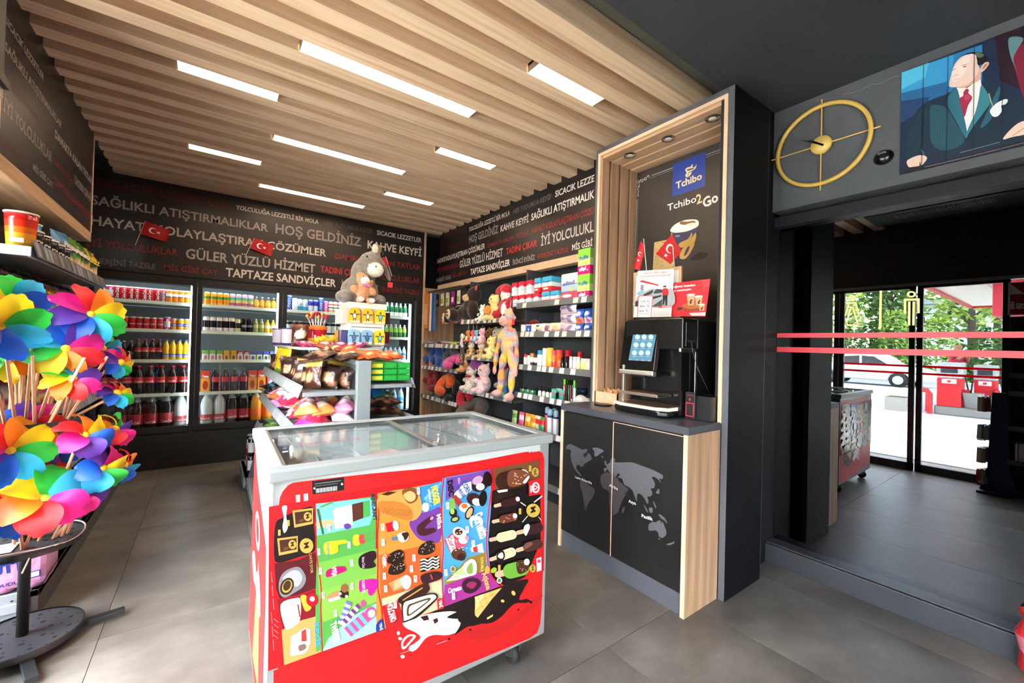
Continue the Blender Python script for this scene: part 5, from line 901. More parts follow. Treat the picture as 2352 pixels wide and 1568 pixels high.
I += [('P', '#c81c28', [(785, 680), (835, 668), (835, 722), (795, 728)]), ('E', '#f2ece2', 842, 692, 16, 28, -10), ('S', '#e8e4dc', [(850, 745), (890, 725), (915, 740), (905, 775), (870, 782)]), ('S', '#3a2018', [(875, 735), (905, 728), (915, 745), (895, 775), (885, 755)]), ('L', '#5a7a94', 20, [(820, 765), (855, 760)]), ('L', '#b88a5c', 8, [(785, 772), (815, 768)])]+tag_(770, 700, '40')+tag_(772, 785, '25')
for x, y, c in ((850, 870, '#2c1a14'), (855, 930, '#2c1a14'), (1020, 820, '#30201a')): I += [('S', c, [(x-55, y+25), (x-40, y-20), (x+10, y-45), (x+35, y-30), (x+40, y+5), (x+20, y+25), (x-20, y+35)])]+[('E', '#d8c8a8', x-40+q.uniform(0, 75), y-20+q.uniform(-12, 40), 2.5, 2, 0) for j in range(16)]
tv('#f0ece4', 'CLASSIC', 772, 855, 925, 18, 0, .03); I += [('P', '#2a1a18', [(975, 880), (1080, 858), (1090, 925), (980, 950)])]+[('L', '#e8e2da', 8, smooth([(978, 885+17*j), (1000, 878+17*j), (1020, 886+17*j), (1045, 868+17*j), (1065, 875+17*j), (1082, 862+17*j)], 3, False)) for j in range(4)]
I += [('S', '#3c2028', [(985, 965), (1060, 945), (1100, 955), (1090, 985), (1010, 1012), (985, 1000)]), ('L', '#c83a50', 8, [(1035, 960), (1045, 990)]), ('S', '#4a2026', [(965, 690), (1040, 638), (1052, 652), (1000, 705), (1055, 705), (1062, 725), (1000, 748), (965, 735)]), ('E', '#e88ab0', 1042, 650, 8, 12, 40)]; tv('#e8dff0', 'Milka', 1068, 632, 712, 24, 8, .03)
I += [('P', '#c8905c', [(800, 1010), (900, 960), (905, 1030), (830, 1055)]), ('P', '#e0b484', [(830, 1000), (895, 970), (900, 1010), (835, 1045)]), ('S', '#f4eee4', [(870, 985), (905, 965), (928, 990), (920, 1030), (895, 1045), (875, 1015)])]+tag_(775, 885, '30')+tag_(942, 870, '30')+tag_(928, 930, '20')+tag_(950, 985, '40')+tag_(778, 970, '20')+tag_(785, 1040, '90')
I += [('S', '#3c2018', [(860, 1090), (1000, 1010), (1025, 1020), (1020, 1060), (900, 1130), (870, 1125)]), ('L', '#c89858', 7, [(880, 1105), (990, 1035)]), ('S', '#2c1c16', [(880, 1210), (875, 1120), (920, 1095), (1040, 1065), (1075, 1080), (1060, 1110), (960, 1200), (890, 1228)]), ('S', '#e4dac0', [(885, 1205), (885, 1125), (925, 1102), (1035, 1072), (1065, 1082), (1052, 1105), (950, 1190), (892, 1218)]), ('S', '#5a4434', [(905, 1190), (908, 1135), (940, 1118), (1020, 1092), (1030, 1105), (945, 1172)]), ('S', '#ece2c8', [(915, 1180), (918, 1142), (945, 1126), (1010, 1104), (1015, 1110), (942, 1165)])]; tv('#f4e8e0', 'VOLCANO', 790, 1130, 1230, 34, 26, .05); tv('#ffffff', 'YENİ', 1078, 1103, 1140, 16, 4, .03); I += tag_(838, 1130, '25')+[('P', '#d8282c', [(1070, 1100), (1104, 1092), (1106, 1150), (1074, 1158)])]; tv('#ffffff', 'YENİ', 1080, 1106, 1148, 16, 4, .03)
# blue column
cones = [(1225, 490, 1300, 450), (1180, 545, 1275, 510), (1150, 560, 1215, 600), (1145, 590, 1170, 640)]
I += [('P', '#d8e4ec', [(1160, 520), (1215, 460), (1260, 445), (1262, 500), (1200, 540)]), ('P', '#a8342c', [(1150, 530), (1175, 520), (1210, 560), (1190, 590)]), ('P', '#7cae4c', [(1140, 545), (1165, 540), (1175, 600), (1142, 600)]), ('T', '#2c4a9c', 'CORN', (1205, 455), (1240, 520), 28, .03), ('T', '#2c4a9c', 'ORNE', (1175, 480), (1215, 540), 20, .03)]
I += [('E', '#301a1c', 1310, 465, 50, 36, -30), ('E', '#c89ab8', 1295, 440, 32, 22, -30), ('E', '#f0e8e4', 1310, 475, 24, 20, 0), ('E', '#24100f', 1352, 432, 24, 42, -10), ('E', '#3a2020', 1275, 545, 42, 34, 20), ('E', '#e4dcd6', 1290, 560, 26, 20, 20), ('E', '#1e1414', 1325, 540, 22, 44, 8), ('E', '#e8e0d4', 1225, 590, 32, 26, 0), ('E', '#d86a2c', 1222, 582, 18, 14, 0), ('E', '#40281a', 1250, 620, 22, 40, 25), ('E', '#c8a878', 1250, 620, 14, 30, 25), ('E', '#2c1a14', 1160, 620, 22, 24, 0), ('E', '#9cc45c', 1155, 612, 12, 16, 0), ('E', '#2c2018', 1170, 655, 26, 18, -20), ('E', '#a8b060', 1170, 655, 18, 10, -20)]
tv('#1c1c24', 'DiSC', 1128, 445, 532, 28, 10, .05); tv('#c8b8e0', 'Milka', 1185, 428, 460, 12, 4); tv('#ffffff', 'Cornetto', 1268, 640, 770, 56, 45, .04); I += [('S', '#ffffff', [(1250, 665), (1258, 640), (1290, 635), (1318, 650), (1325, 675), (1305, 665), (1280, 655), (1265, 672), (1270, 700), (1258, 695)])]
I += [('P', '#d83c40', [(1108, 770), (1195, 700), (1205, 880), (1150, 850)]), ('P', '#f0f0f0', [(1118, 765), (1160, 740), (1175, 830), (1150, 845)]), ('T', '#c82c38', 'Corne', (1125, 760), (1165, 840), 22, .03), ('E', '#e8ddd0', 1195, 730, 40, 30, 30), ('E', '#4a2a1c', 1190, 725, 22, 18, 0), ('E', '#e4506a', 1200, 785, 34, 30, 0), ('E', '#f4e6e8', 1215, 770, 26, 22, 0), ('E', '#d88a9a', 1235, 760, 12, 14, 0), ('E', '#5a3424', 1190, 850, 42, 32, 10), ('E', '#3c2018', 1205, 865, 24, 20, 0)]+[('E', '#f4ece4', 1180+q.uniform(-30, 60), 710+q.uniform(0, 120), 4, 3, 0) for j in range(16)]
I += [('P', '#f0f0ee', [(1255, 815), (1320, 785), (1330, 840), (1262, 835)]), ('P', '#d83038', [(1268, 812), (1292, 802), (1296, 838), (1272, 836)]), ('P', '#e8e0c8', [(1120, 1000), (1250, 880), (1285, 960), (1180, 990)]), ('P', '#b8cc84', [(1150, 960), (1230, 905), (1250, 965)]), ('S', '#e6eadc', [(1215, 910), (1255, 876), (1285, 890), (1288, 950), (1255, 968), (1225, 950)]), ('S', '#8aa84c', [(1235, 925), (1262, 895), (1268, 950), (1240, 955)]), ('T', '#8aa84c', 'Cornetto', (1142, 985), (1195, 975), 14)]; tv('#e8c85c', 'DOUBLE', 1312, 868, 948, 14, 2, .03)
I += [('S', '#3c1a28', [(1210, 1010), (1240, 985), (1290, 985), (1315, 1010), (1300, 1040), (1260, 1065), (1220, 1055)]), ('S', '#a02c5c', [(1230, 1020), (1260, 1000), (1290, 1010), (1265, 1040)]), ('T', '#ffffff', 'Cornetto', (1130, 1065), (1205, 1045), 26, .03), ('E', '#c8a048', 1348, 935, 14, 22, 0)]; tv('#e8b85c', 'Aşkına', 1318, 955, 1050, 28, 28, .03); I += [('E', '#d8c070', 1158, 930, 15, 17, 0), ('E', '#7a6a3c', 1158, 930, 10, 12, 0)]+tag_(1128, 580, '75')+tag_(1236, 712, '50')+tag_(1270, 790, '65')+tag_(1118, 950, '75')+tag_(1160, 1080, '50')
# dark column
def bar(x0_, y0_, x1_, y1_, w, c, stick=True, bite='#f0e8d8', spk=None):
    L_ = math.hypot(x1_-x0_, y1_-y0_); ux, uy = (x1_-x0_)/L_, (y1_-y0_)/L_
    if stick: I.append(('L', '#d8ac8c', w*.42, [(x0_-ux*34, y0_-uy*34), (x0_, y0_)])); I.append(('E', '#d8ac8c', x0_-ux*34, y0_-uy*34, w*.21, w*.21, 0))
    ang = math.degrees(math.atan2(uy, ux)); I.append(('E', c, x0_+ux*w*.45, y0_+uy*w*.45, w*.5, w*.5, 0)); I.append(('L', c, w, [(x0_+ux*w*.4, y0_+uy*w*.4), (x1_-ux*w*.4, y1_-uy*w*.4)])); I.append(('E', c, x1_-ux*w*.4, y1_-uy*w*.4, w*.5, w*.5, 0))
    if bite: I.append(('E', bite, x1_-ux*w*.2, y1_-uy*w*.2-w*.1, w*.26, w*.3, ang))
    if spk:
        for j in range(14): t = q.uniform(.1, .9); v_ = q.uniform(-.38, .38)*w; I.append(('E', spk, x0_+(x1_-x0_)*t-uy*v_, y0_+(y1_-y0_)*t+ux*v_, 3, 2.4, 0))
bar(1400, 455, 1570, 415, 104, '#3c2018', False, '#ece4d8'); I += [('S', '#7a4430', [(1465, 395), (1520, 380), (1565, 392), (1580, 420), (1560, 455), (1470, 475)])]+[('E', '#d0a070', 1475+q.uniform(0, 90), 395+q.uniform(0, 68), 4.5, 3.5, 0) for j in range(16)]+[('P', '#efe8da', [(1400, 495), (1460, 488), (1460, 500), (1410, 508)]), ('S', '#efe8da', [(1545, 450), (1575, 415), (1580, 425), (1560, 455)])]
bar(1425, 572, 1525, 545, 44, '#38181c'); bar(1415, 660, 1510, 638, 46, '#6a3428', spk='#c89a7a'); bar(1400, 760, 1505, 735, 52, '#e6d8a4', bite=None, spk='#c8a870'); bar(1400, 865, 1500, 830, 52, '#e8d8a8', bite=None, spk='#a88858'); I += [('S', '#2a1a18', [(1398, 868), (1402, 840), (1430, 825), (1445, 850), (1435, 880), (1410, 888)]), ('S', '#ece4d8', [(1405, 862), (1412, 845), (1430, 838), (1436, 860), (1425, 872)])]
bar(1550, 720, 1650, 695, 54, '#3a1c20', bite=None); I.append(('S', '#ece6de', [(1548, 725), (1552, 692), (1575, 680), (1582, 700), (1570, 730), (1560, 745)])); bar(1548, 815, 1648, 785, 54, '#4a2a24', bite=None); I.append(('S', '#7a5040', [(1550, 820), (1555, 795), (1580, 780), (1600, 790), (1575, 810)]))
bar(1438, 950, 1570, 915, 84, '#6fa83c'); I += [('S', '#4a2a20', [(1508, 890), (1550, 878), (1575, 890), (1572, 935), (1520, 955)])]+[('E', '#a87858', 1515+q.uniform(0, 50), 892+q.uniform(0, 48), 3, 3, 0) for j in range(10)]+[('E', '#e8ecd4', 1565, 890, 16, 18, 0), ('E', '#9cbc3c', 1382, 935, 18, 14, -40), ('E', '#e4ead0', 1413, 992, 15, 17, 0), ('E', '#4a8a34', 1413, 992, 9, 11, 0)]
I += [('E', '#c8a64a', 1612, 393, 19, 25, 0), ('E', '#c8a64a', 1600, 605, 38, 38, 0), ('E', '#c8a64a', 1597, 925, 17, 22, 0), ('P', '#e0222a', [(1575, 442), (1638, 428), (1640, 515), (1577, 525)]), ('L', '#e8e2da', 5, [(1560, 580), (1530, 560)]), ('L', '#e8e2da', 6, [(1605, 560), (1650, 525)]), ('L', '#e8e2da', 4, [(1570, 635), (1540, 670)]), ('L', '#e8e2da', 3, [(1630, 640), (1645, 660)])]
tv('#2c1c10', 'YENİ', 1603, 375, 412, 14, 2, .03); tv('#2c1c10', 'M', 1587, 588, 620, 26, 0, .04); tv('#2c1c10', 'YENİ', 1590, 908, 942, 12, 2, .03); tv('#ffffff', 'ALGIDA', 1583, 468, 508, 10, 1, .03)
for k_ in range(2): I += [('E', '#ffffff' if not k_ else '#e0222a', 1614, 478, 22-8*k_, 30-8*k_, 0)]
I += [('S', '#ffffff', [(1600, 478), (1608, 464), (1618, 470), (1626, 476), (1618, 486), (1608, 492)]), ('S', '#e0222a', [(1605, 478), (1610, 470), (1618, 476), (1612, 486)]), ('P', '#f0dce0', [(1618, 870), (1645, 862), (1646, 935), (1620, 944)]), ('E', '#d83a5c', 1632, 885, 9, 10, 0)]+[('P', '#c8a64a', [(x-7, y-16), (x+7, y-17), (x+7, y+16), (x-7, y+17)]) for x, y in ((1583, 373), (1527, 610), (1412, 922), (245, 672), (195, 725))]
I += [('L', '#e8b0b0', 2, [(150+5*(i % 3), 940+75*i), (155+5*(i % 3), 1000+75*i)]) for i in range(6)]+[('L', '#e8b0b0', 2, [(165, 1200+30*i), (190, 1220+30*i)]) for i in range(4)]
prect = None
def polyclip_items(items, rect):
    a = MB(); clipart(a, PO, items, O, S, rect, .0003, .000022); return a
a = MB(); art(a, PO, I, O, S, .0003, .000022)
# trim everything to the sheet outline (between its upper and lower edges)
Mi = PO.M().inverted(); tp = [pf(*p) for p in top]; bt = [pf(*p) for p in reversed(bot)]
def hcut(poly, p0, p1, keep_below):
    dx, dy = p1[0]-p0[0], p1[1]-p0[1]; sgn = -1 if keep_below else 1; f_ = lambda p_: ((p_[1]-p0[1])*dx-(p_[0]-p0[0])*dy)*sgn; out = []
    for i in range(len(poly)):
        p_, q_ = poly[i-1], poly[i]; u_, v_ = f_(p_), f_(q_)
        if (u_ >= 0) != (v_ >= 0): t = u_/(u_-v_); out.append((p_[0]+(q_[0]-p_[0])*t, p_[1]+(q_[1]-p_[1])*t))
        if v_ >= 0: out.append(q_)
    return out
b = MB()
for f_, c_ in zip(a.f, a.c):
    v_ = [Mi@Vector(a.v[i]) for i in f_]; p_ = [(w.x, w.y) for w in v_]
    p_ = hcut(p_, tp[0], tp[-1], True) if p_ else p_
    p_ = hcut(p_, bt[0], bt[-1], False) if p_ else p_
    p_ = clip(p_, tp[0][0], tp[-1][0]-.001, 0, 2) if len(p_) > 2 else []
    if len(p_) > 2: b.flat(p_, v_[0].z, tuple(v*.74 for v in c_[:3])+(1,), PO.M())
onf(b, 'poster_print', 'gloss', pr)
# left end of the freezer: red film with white lettering
EP = Plane(FRZ.location+Rz@Vector((.0095, FD, 0)), Rz@Vector((0, -1, 0)), (0, 0, 1)); EM = EP.M()
a = MB(); a.flat([(.03, .12), (FD-.06, .12), (FD-.06, .55), (FD-.09, .68), (.20, .78), (.05, .86), (.03, .86)], .0006, '#d82022', EM); a.flat([(.25, .15), (.5, .2), (.45, .45), (.38, .55), (.32, .4)], .001, '#e89a4a', EM)
for i in range(2): a.flat(ellpts(.30, .62, .10-.035*i, .06-.02*i, 0), .0012+.0004*i, '#f0eeee' if not i else '#d82022', EM)
a.flat(smooth([(.1, .45), (.2, .5), (.3, .47), (.4, .52), (.5, .45), (.45, .40), (.3, .42), (.2, .40)]), .0012, '#f0eeee', EM)
onf(a, 'side_film', 'satin')
# ================================================================ drink coolers
CO = empty('drinks_cooler', (.7, YB, 0), 'long black drinks cooler with four glass doors and lit shelves', 'cooler')
B = '#19181a'
zt, zb_c = 1.815, .41
inv(MB().box(-1.3, 2.325, YB-.01, YB+.62, 0, .335, '#1d1c1e').box(-1.3, 2.325, YB+.60, YB+.62, .335, 1.9, '#9aa3a3').box(-1.3, 2.325, YB+.02, YB+.62, 1.86, 1.9, '#2a2a2c').box(-1.3, -1.2, YB, YB+.62, .335, 1.9, B).box(2.24, 2.325, YB, YB+.62, .335, 1.9, B).box(-1.2, 2.24, YB+.03, YB+.6, .335, .39, '#2c2c2e').build('cabinet', 'satin'), CO)
doors = [(-.90, -.118), (-.112, .650), (.656, 1.425), (1.43, 2.205)]
GC = glassmat('cooler_glass', (.96, .985, .98, 1), .55)
for i, (a, b) in enumerate(doors):
    d = inv(MB().box(a, a+.038, YB-.012, YB+.018, .35, 1.875, B).box(b-.038, b, YB-.012, YB+.018, .35, 1.875, B).box(a+.038, b-.038, YB-.012, YB+.018, .35, zb_c, B).box(a+.038, b-.038, YB-.012, YB+.018, zt, 1.875, B).build('door', 'satin', bev=.003), CO)
    g_ = MB().box(a+.038, b-.038, YB+.001, YB+.006, zb_c, zt).build('pane', GC); inv(g_, CO)
    led = MB().box(b-.052, b-.040, YB+.03, YB+.045, zb_c+.01, zt-.005); inv(led.build('led_strip', SM('cooler_led', '#e8f4fb', .5, 0, 10)), CO)
    inv(MB().box(a+.04, b-.055, YB+.035, YB+.05, zt+.005, zt+.02).build('led_strip', _mats['cooler_led']), CO)
SHZ = [1.645, 1.37, 1.07, .735, .415]   # rail top = shelf level
for z in SHZ[:4]:
    for a, b in doors: inv(MB().box(a+.02, b-.02, YB+.075, YB+.56, z-.03, z-.024, '#c0c6c4').box(a+.02, b-.02, YB+.068, YB+.075, z-.036, z-.002, '#cfd6cc').build('shelf', 'satin'), CO)
    for a, b in doors: inv(MB().box(a+.02, b-.02, YB+.0665, YB+.068, z-.031, z-.008, '#dfe4d4').build('price_rail', 'print'), CO)
def wraptext(mb, txt, r, z0, z1, a0, h, col, vertical=True, bold=.02):
    """lettering laid on a cylinder of radius r"""
    vs, fs = glyphs(txt, bold); x0 = min(p[0] for p in vs); x1 = max(p[0] for p in vs); k_ = capH(); out = []
    for x, y in vs:
        u_ = (x-x0)/(x1-x0); v_ = y/k_*h
        if vertical: z = z0+(z1-z0)*u_; an = a0-(v_-h/2)/r
        else: z = z0+v_; an = a0+(u_-.5)*(z1)/r
        out.append((r*cos(an), r*sin(an), z))
    mb.add(out, fs, col)
FRT = -pi/2
def can(base, txt=None, tc='#ffffff', h=.125, r=.031, band=None, top='#b8bcc0', accent=None, vert=True, name='drink_can'):
    h *= 1.13; m = MB(); k = h
    prof = [(r*.78, 0), (r, .006), (r, k*.30), (r, k*.70), (r, k-.012), (r*.8, k-.002), (r*.78, k)]
    cols = ['#a8acb0', base, band or base, base, top, top]
    m.lathe(prof, cols, 16)
    if accent:
        for (zc, hh, c) in accent: m.lathe([(r+.0003, zc*k-hh*k/2), (r+.0004, zc*k), (r+.0003, zc*k+hh*k/2)], c, 16, caps=False)
    if txt: wraptext(m, txt, r+.0007, k*.12 if vert else k*.45, (k*.86 if vert else r*1.5), FRT, r*.75 if vert else r*.42, tc, vert)
    return m.build(name, 'gloss')
def bottle(liquid, label, cap, h=.22, r=.032, txt=None, tc='#fff', clear=False, neck='#20100c', top=None, name='drink_bottle', lz=(.42, .62), glassy='gloss', ribs=False):
    m = MB(); p = [(r*.8, 0), (r, h*.03), (r, h*.25), (r*.93, h*.36), (r, h*.46), (r, h*.62), (r*.75, h*.76), (r*.38, h*.88), (r*.36, h*.94)]
    m.lathe(p, [liquid]*5+[liquid, top or neck, top or neck], 16); o = m.build(name, glassy)
    c = MB().lathe([(r*.42, h*.93), (r*.42, h*.995), (r*.36, h)], cap, 12); c.build('cap', 'satin', o)
    if label:
        l = MB().lathe([(r+.0006, h*lz[0]), (r+.0006, h*(lz[0]+lz[1])/2), (r+.0006, h*lz[1])], label, 16, caps=False)
        if txt: wraptext(l, txt, r+.0012, h*(lz[0]+.03), r*1.7, FRT, r*.42, tc, False)
        l.build('label', 'print', o)
    return o
def carton(w, h, d, base, top, txt=None, tc='#fff', patch=None, name='juice_carton', mat='print'):
    m = MB().box(-w/2, w/2, -d/2, d/2, 0, h*.68, base).box(-w/2, w/2, -d/2, d/2, h*.68, h, top)
    M_ = Matrix.Translation((0, -d/2, 0))@RX
    if patch: m.flat(ellpts(0, h*.36, w*.3, h*.2), .0006, patch, M_)
    if txt: text2(m, txt, (-w*.38, h*.72), (w*.38, h*.72), min(h*.12, w*.3), .001, tc, M_, .03)
    return m.build(name, mat, bev=.001)
PR = {
 'cola_w': can('#c4202a', 'Coca-Cola', '#f4f0f0', .128), 'cola_p': can('#c02868', 'Coca', '#f0f0f0', .128, band='#d8d0d4'), 'cola_s': can('#b81c26', 'Coca-Cola', '#f4f0f0', .118, .029, vert=False), 'zero': can('#b8505a', 'zero', '#e0d8d8', .128, band='#8a6a70'),
 'fanta': can('#ef8a1c', 'FANTA', '#2a3c8c', .128, vert=False, accent=[(.62, .2, '#f4f2ee')]), 'fanta_s': can('#f09a2c', 'FANTA', '#f4f4f4', .118, .029, vert=False, accent=[(.5, .22, '#3a5aa8')]),
 'orange': can('#f2941c', None, h=.135, r=.029, accent=[(.62, .16, '#3f8a2c'), (.2, .1, '#f4b83c')]), 'lilac': can('#c49ac8', None, h=.135, r=.029, accent=[(.66, .14, '#5cae54'), (.45, .16, '#d8d060'), (.28, .1, '#d8526c')]),
 'juice': bottle('#e8962c', '#e8c43c', '#d8d8d4', .14, .026, neck='#6a4424', lz=(.3, .6)), 'pinkblack': can('#e6dcdc', None, h=.15, r=.029, accent=[(.55, .42, '#1c181c'), (.55, .1, '#d84a80')]),
 'blacktall': can('#17171b', None, h=.15, r=.028, accent=[(.5, .14, '#8c8494')], top='#2c2c30'), 'cream_black': can('#d8d4a8', None, h=.14, r=.028, accent=[(.55, .35, '#1c1c1e')]), 'green_b': bottle('#8a9a44', '#c8b878', '#c8c4b0', .17, .026, neck='#a8b07c'), 'yellow_b': bottle('#e0b830', '#e8e0c8', '#e8c034', .165, .028, neck='#d8a828'),
 'cola_g': bottle('#1a0c0a', None, '#b8b4b0', .20, .029, neck='#2c1c18'), 'cola_pet': bottle('#180a08', '#c4202c', '#c4202c', .22, .031, 'Coca', '#f4f0f0', neck='#2c1a16'), 'fanta_pet': bottle('#f0b818', '#3c64b4', '#3c64b4', .22, .031, 'Fanta', '#f0f0f0', neck='#e8c040', lz=(.2, .34)),
 'cola_1': bottle('#160a08', '#c4202c', '#c4202c', .295, .043, 'Coca-Cola', '#f4f0f0', neck='#30201c'), 'cola_2': bottle('#1c0e0a', '#a81c28', '#b0b8b8', .34, .055, 'Coca-Cola', '#f0e0e0', neck='#9aa8a8', lz=(.12, .42), top='#8c9898'), 'clear_2': bottle('#c0c6c6', '#b83440', '#c8ccca', .34, .055, 'Coca-Cola', '#f0e0e0', neck='#c8cfce', lz=(.12, .30), top='#c4cccc'),
 'fanta_2': bottle('#e8921c', '#e86c1c', '#a8b4b0', .34, .055, None, neck='#c8a860', lz=(.14, .4), top='#d0b880'), 'grape': bottle('#3a1228', '#c8404c', '#3fa044', .26, .038, None, neck='#3a1828', lz=(.45, .66)),
 'boxg': carton(.047, .115, .04, '#f0ece8', '#7cb84c', None, patch='#e07898'), 'boxy': carton(.047, .115, .04, '#ecb82c', '#e8a82c', None, patch='#8a3c1c'), 'boxr': carton(.047, .115, .04, '#d8c8c4', '#8c2434', 'JUSS', patch='#a84450'), 'bag_w': carton(.05, .11, .035, '#e8e4a4', '#3c50a4', None, patch='#3c58b0'),
 'carton_o': carton(.075, .235, .06, '#ec9c24', '#d83a24', 'Cappy', patch='#b83a1c'), 'carton_r': carton(.075, .235, .06, '#c83048', '#8c1c34', None, patch='#f0c0c8'),
 'blue_t': can('#1c48b0', 'LÖSEV', '#e8ecf4', .165, .028), 'white_t': can('#d4dce0', None, h=.14, r=.032, accent=[(.5, .2, '#e8eef0')]), 'cyan_t': can('#e0e8ea', 'RedBull', '#2c7cac', .135, .027, accent=[(.3, .3, '#38a4c4')]), 'blue_c': can('#2c30a0', None, h=.135, r=.027, accent=[(.35, .4, '#c8ccd8')]), 'pink_c': can('#e050a0', 'ENERGY', '#f8dcec', .135, .027), 'dots': can('#ece4dc', None, h=.135, r=.027, accent=[(.75, .1, '#d84a2c'), (.5, .08, '#30241c'), (.25, .1, '#e0a83c')]),
 'black_c': can('#141416', None, h=.15, r=.030, accent=[(.5, .5, '#b8bcbc')], top='#8c8c8c'), 'black_g': can('#17171a', None, h=.15, r=.030, accent=[(.5, .3, '#b89a4c')], top='#7c7c7c'),
 'soda': bottle('#1c6a3c', '#e4ece8', '#d8e4dc', .20, .029, neck='#9cc8ac', lz=(.12, .38)), 'green_s': bottle('#8cc84c', '#2c6c34', '#d8dcd4', .19, .029, neck='#c4dcb4', lz=(.1, .45)), 'water': bottle('#b4d4e4', '#3c84c4', '#3c74c4', .20, .030, neck='#d4e8f0', lz=(.4, .55)), 'water_l': bottle('#a4ccdc', '#4a94cc', '#3c74c4', .30, .042, neck='#cce0ea', lz=(.42, .58)),
}
PN = dict(cola_w='tall red cola can', cola_p='pink and silver cola can', cola_s='small red cola can', zero='dusky red sugar-free cola can', fanta='orange soda can with white band', fanta_s='orange soda can with blue band', orange='orange fruit drink can', lilac='lilac fruit drink can', juice='small glass bottle of orange juice', pinkblack='black and pink tall can', blacktall='black energy drink can', cream_black='cream can with black band', green_b='olive green glass bottle', yellow_b='yellow iced tea bottle', cola_g='glass bottle of cola', cola_pet='small plastic cola bottle with red label', fanta_pet='bottle of yellow orange soda with blue label', cola_1='one-litre cola bottle with red label', cola_2='big family cola bottle with clear shoulder', clear_2='big clear soda bottle with red label', fanta_2='big bottle of orange soda', grape='dark fruit juice bottle with green cap', boxg='small juice box with green top and pink fruit', boxy='small yellow juice box', boxr='small juice box with dark red top', bag_w='small blue and cream drink pouch', carton_o='large orange juice carton with red top', carton_r='large dark pink drink carton', blue_t='tall blue drink can', white_t='plain white drink can', cyan_t='white and cyan energy can', blue_c='deep blue energy can', pink_c='pink energy can', dots='white can with coloured dots', black_c='black and silver coffee can', black_g='black coffee can with gold band', soda='green mineral water bottle with white label', green_s='light green soda bottle', water='small water bottle with blue cap', water_l='large water bottle with blue cap')
PC = {k: Proto(o) for k, o in PR.items()}
DN = ['leftmost cooler', 'second cooler', 'third cooler', 'rightmost cooler']; SN = ['top shelf', 'second shelf', 'third shelf', 'fourth shelf', 'bottom shelf']
rows = {0: [('cola_p 2,cola_w 7,zero 1,fanta 4', .068), ('cola_s 9,cola_p 1,fanta_s 3', .0625), ('cola_g 5,cola_pet 4,fanta_pet 4', .0655), ('cola_1 8', .0935), ('cola_2 5,clear_2 1', .122)],
 1: [('orange 4,lilac 4,juice 4', .0625), ('pinkblack 5,cream_black 1,blacktall 2,green_b 2,yellow_b 2', .061), ('boxg 3,boxy 2,boxr 2,bag_w 4', .0615), ('carton_o 1,grape 4,carton_o 2,carton_r 1', .083), ('clear_2 2,cola_2 2,fanta_2 2', .118)],
 2: [('blue_t 1,white_t 1,cyan_t 2,blue_c 2,blue_t 1,pink_c 1,dots 4', .062), ('black_c 3,black_g 2,black_c 6', .0655), ('water 10', .068), ('water_l 7', .095), ('water_l 6', .11)],
 3: [('soda 11', .066), ('soda 3,green_s 8', .066), ('water 11', .066), ('grape 4,green_s 6', .07), ('water_l 7', .098)]}
rr = random.Random(11); ORD = 'first second third fourth fifth sixth seventh eighth ninth tenth eleventh twelfth'.split()
for di, rws in rows.items():
    a, b = doors[di]; a += .045; b -= .045
    for si, (spec, pitch) in enumerate(rws):
        seq = [t.split()[0] for t in spec.split(',') for _ in range(int(t.split()[1]))]; n = len(seq); wd_ = n*pitch
        for i, kd in enumerate(seq):
            if di == 2 and si > 1 and i > 4: continue
            x = a+pitch*.5+i*(b-a-pitch)/(n-1); y = YB+.115+(.02 if si == 4 else 0)
            cat = 'can' if 'can' in PN[kd] else ('bottle' if 'bottle' in PN[kd] else 'carton')
            kk = sum(1 for s_2 in seq if s_2 == kd); art_ = PN[kd]; ix = sum(1 for s_2 in seq[:i] if s_2 == kd)
            lab = (ORD[ix]+' ' if kk > 1 else '')+'%s on %s of %s' % (art_, SN[si], DN[di])
            PC[kd].at((x, y+rr.uniform(-.006, .006), SHZ[si]-.0235 if si < 4 else .391), rr.uniform(-.25, .25), lab, '%s, %s, %s' % (art_, SN[si], DN[di]) if kk > 1 else None, cat=cat)
            if si == 4 or (si == 3 and di == 0 and i % 2 == 0):
                PC[kd].at((x+pitch*.45 if i < n-1 else x-.01, y+pitch*1.02, SHZ[si]-.0235 if si < 4 else .391), rr.uniform(-.3, .3), '%s, back row, %s, %s' % (art_, SN[si], DN[di]), 'back row of %s, %s, %s' % (art_, SN[si], DN[di]), cat=cat)
for k_, p_ in PC.items():
    if not p_.used:
        for c in list(p_.o.children): bpy.data.objects.remove(c)
        bpy.data.objects.remove(p_.o)
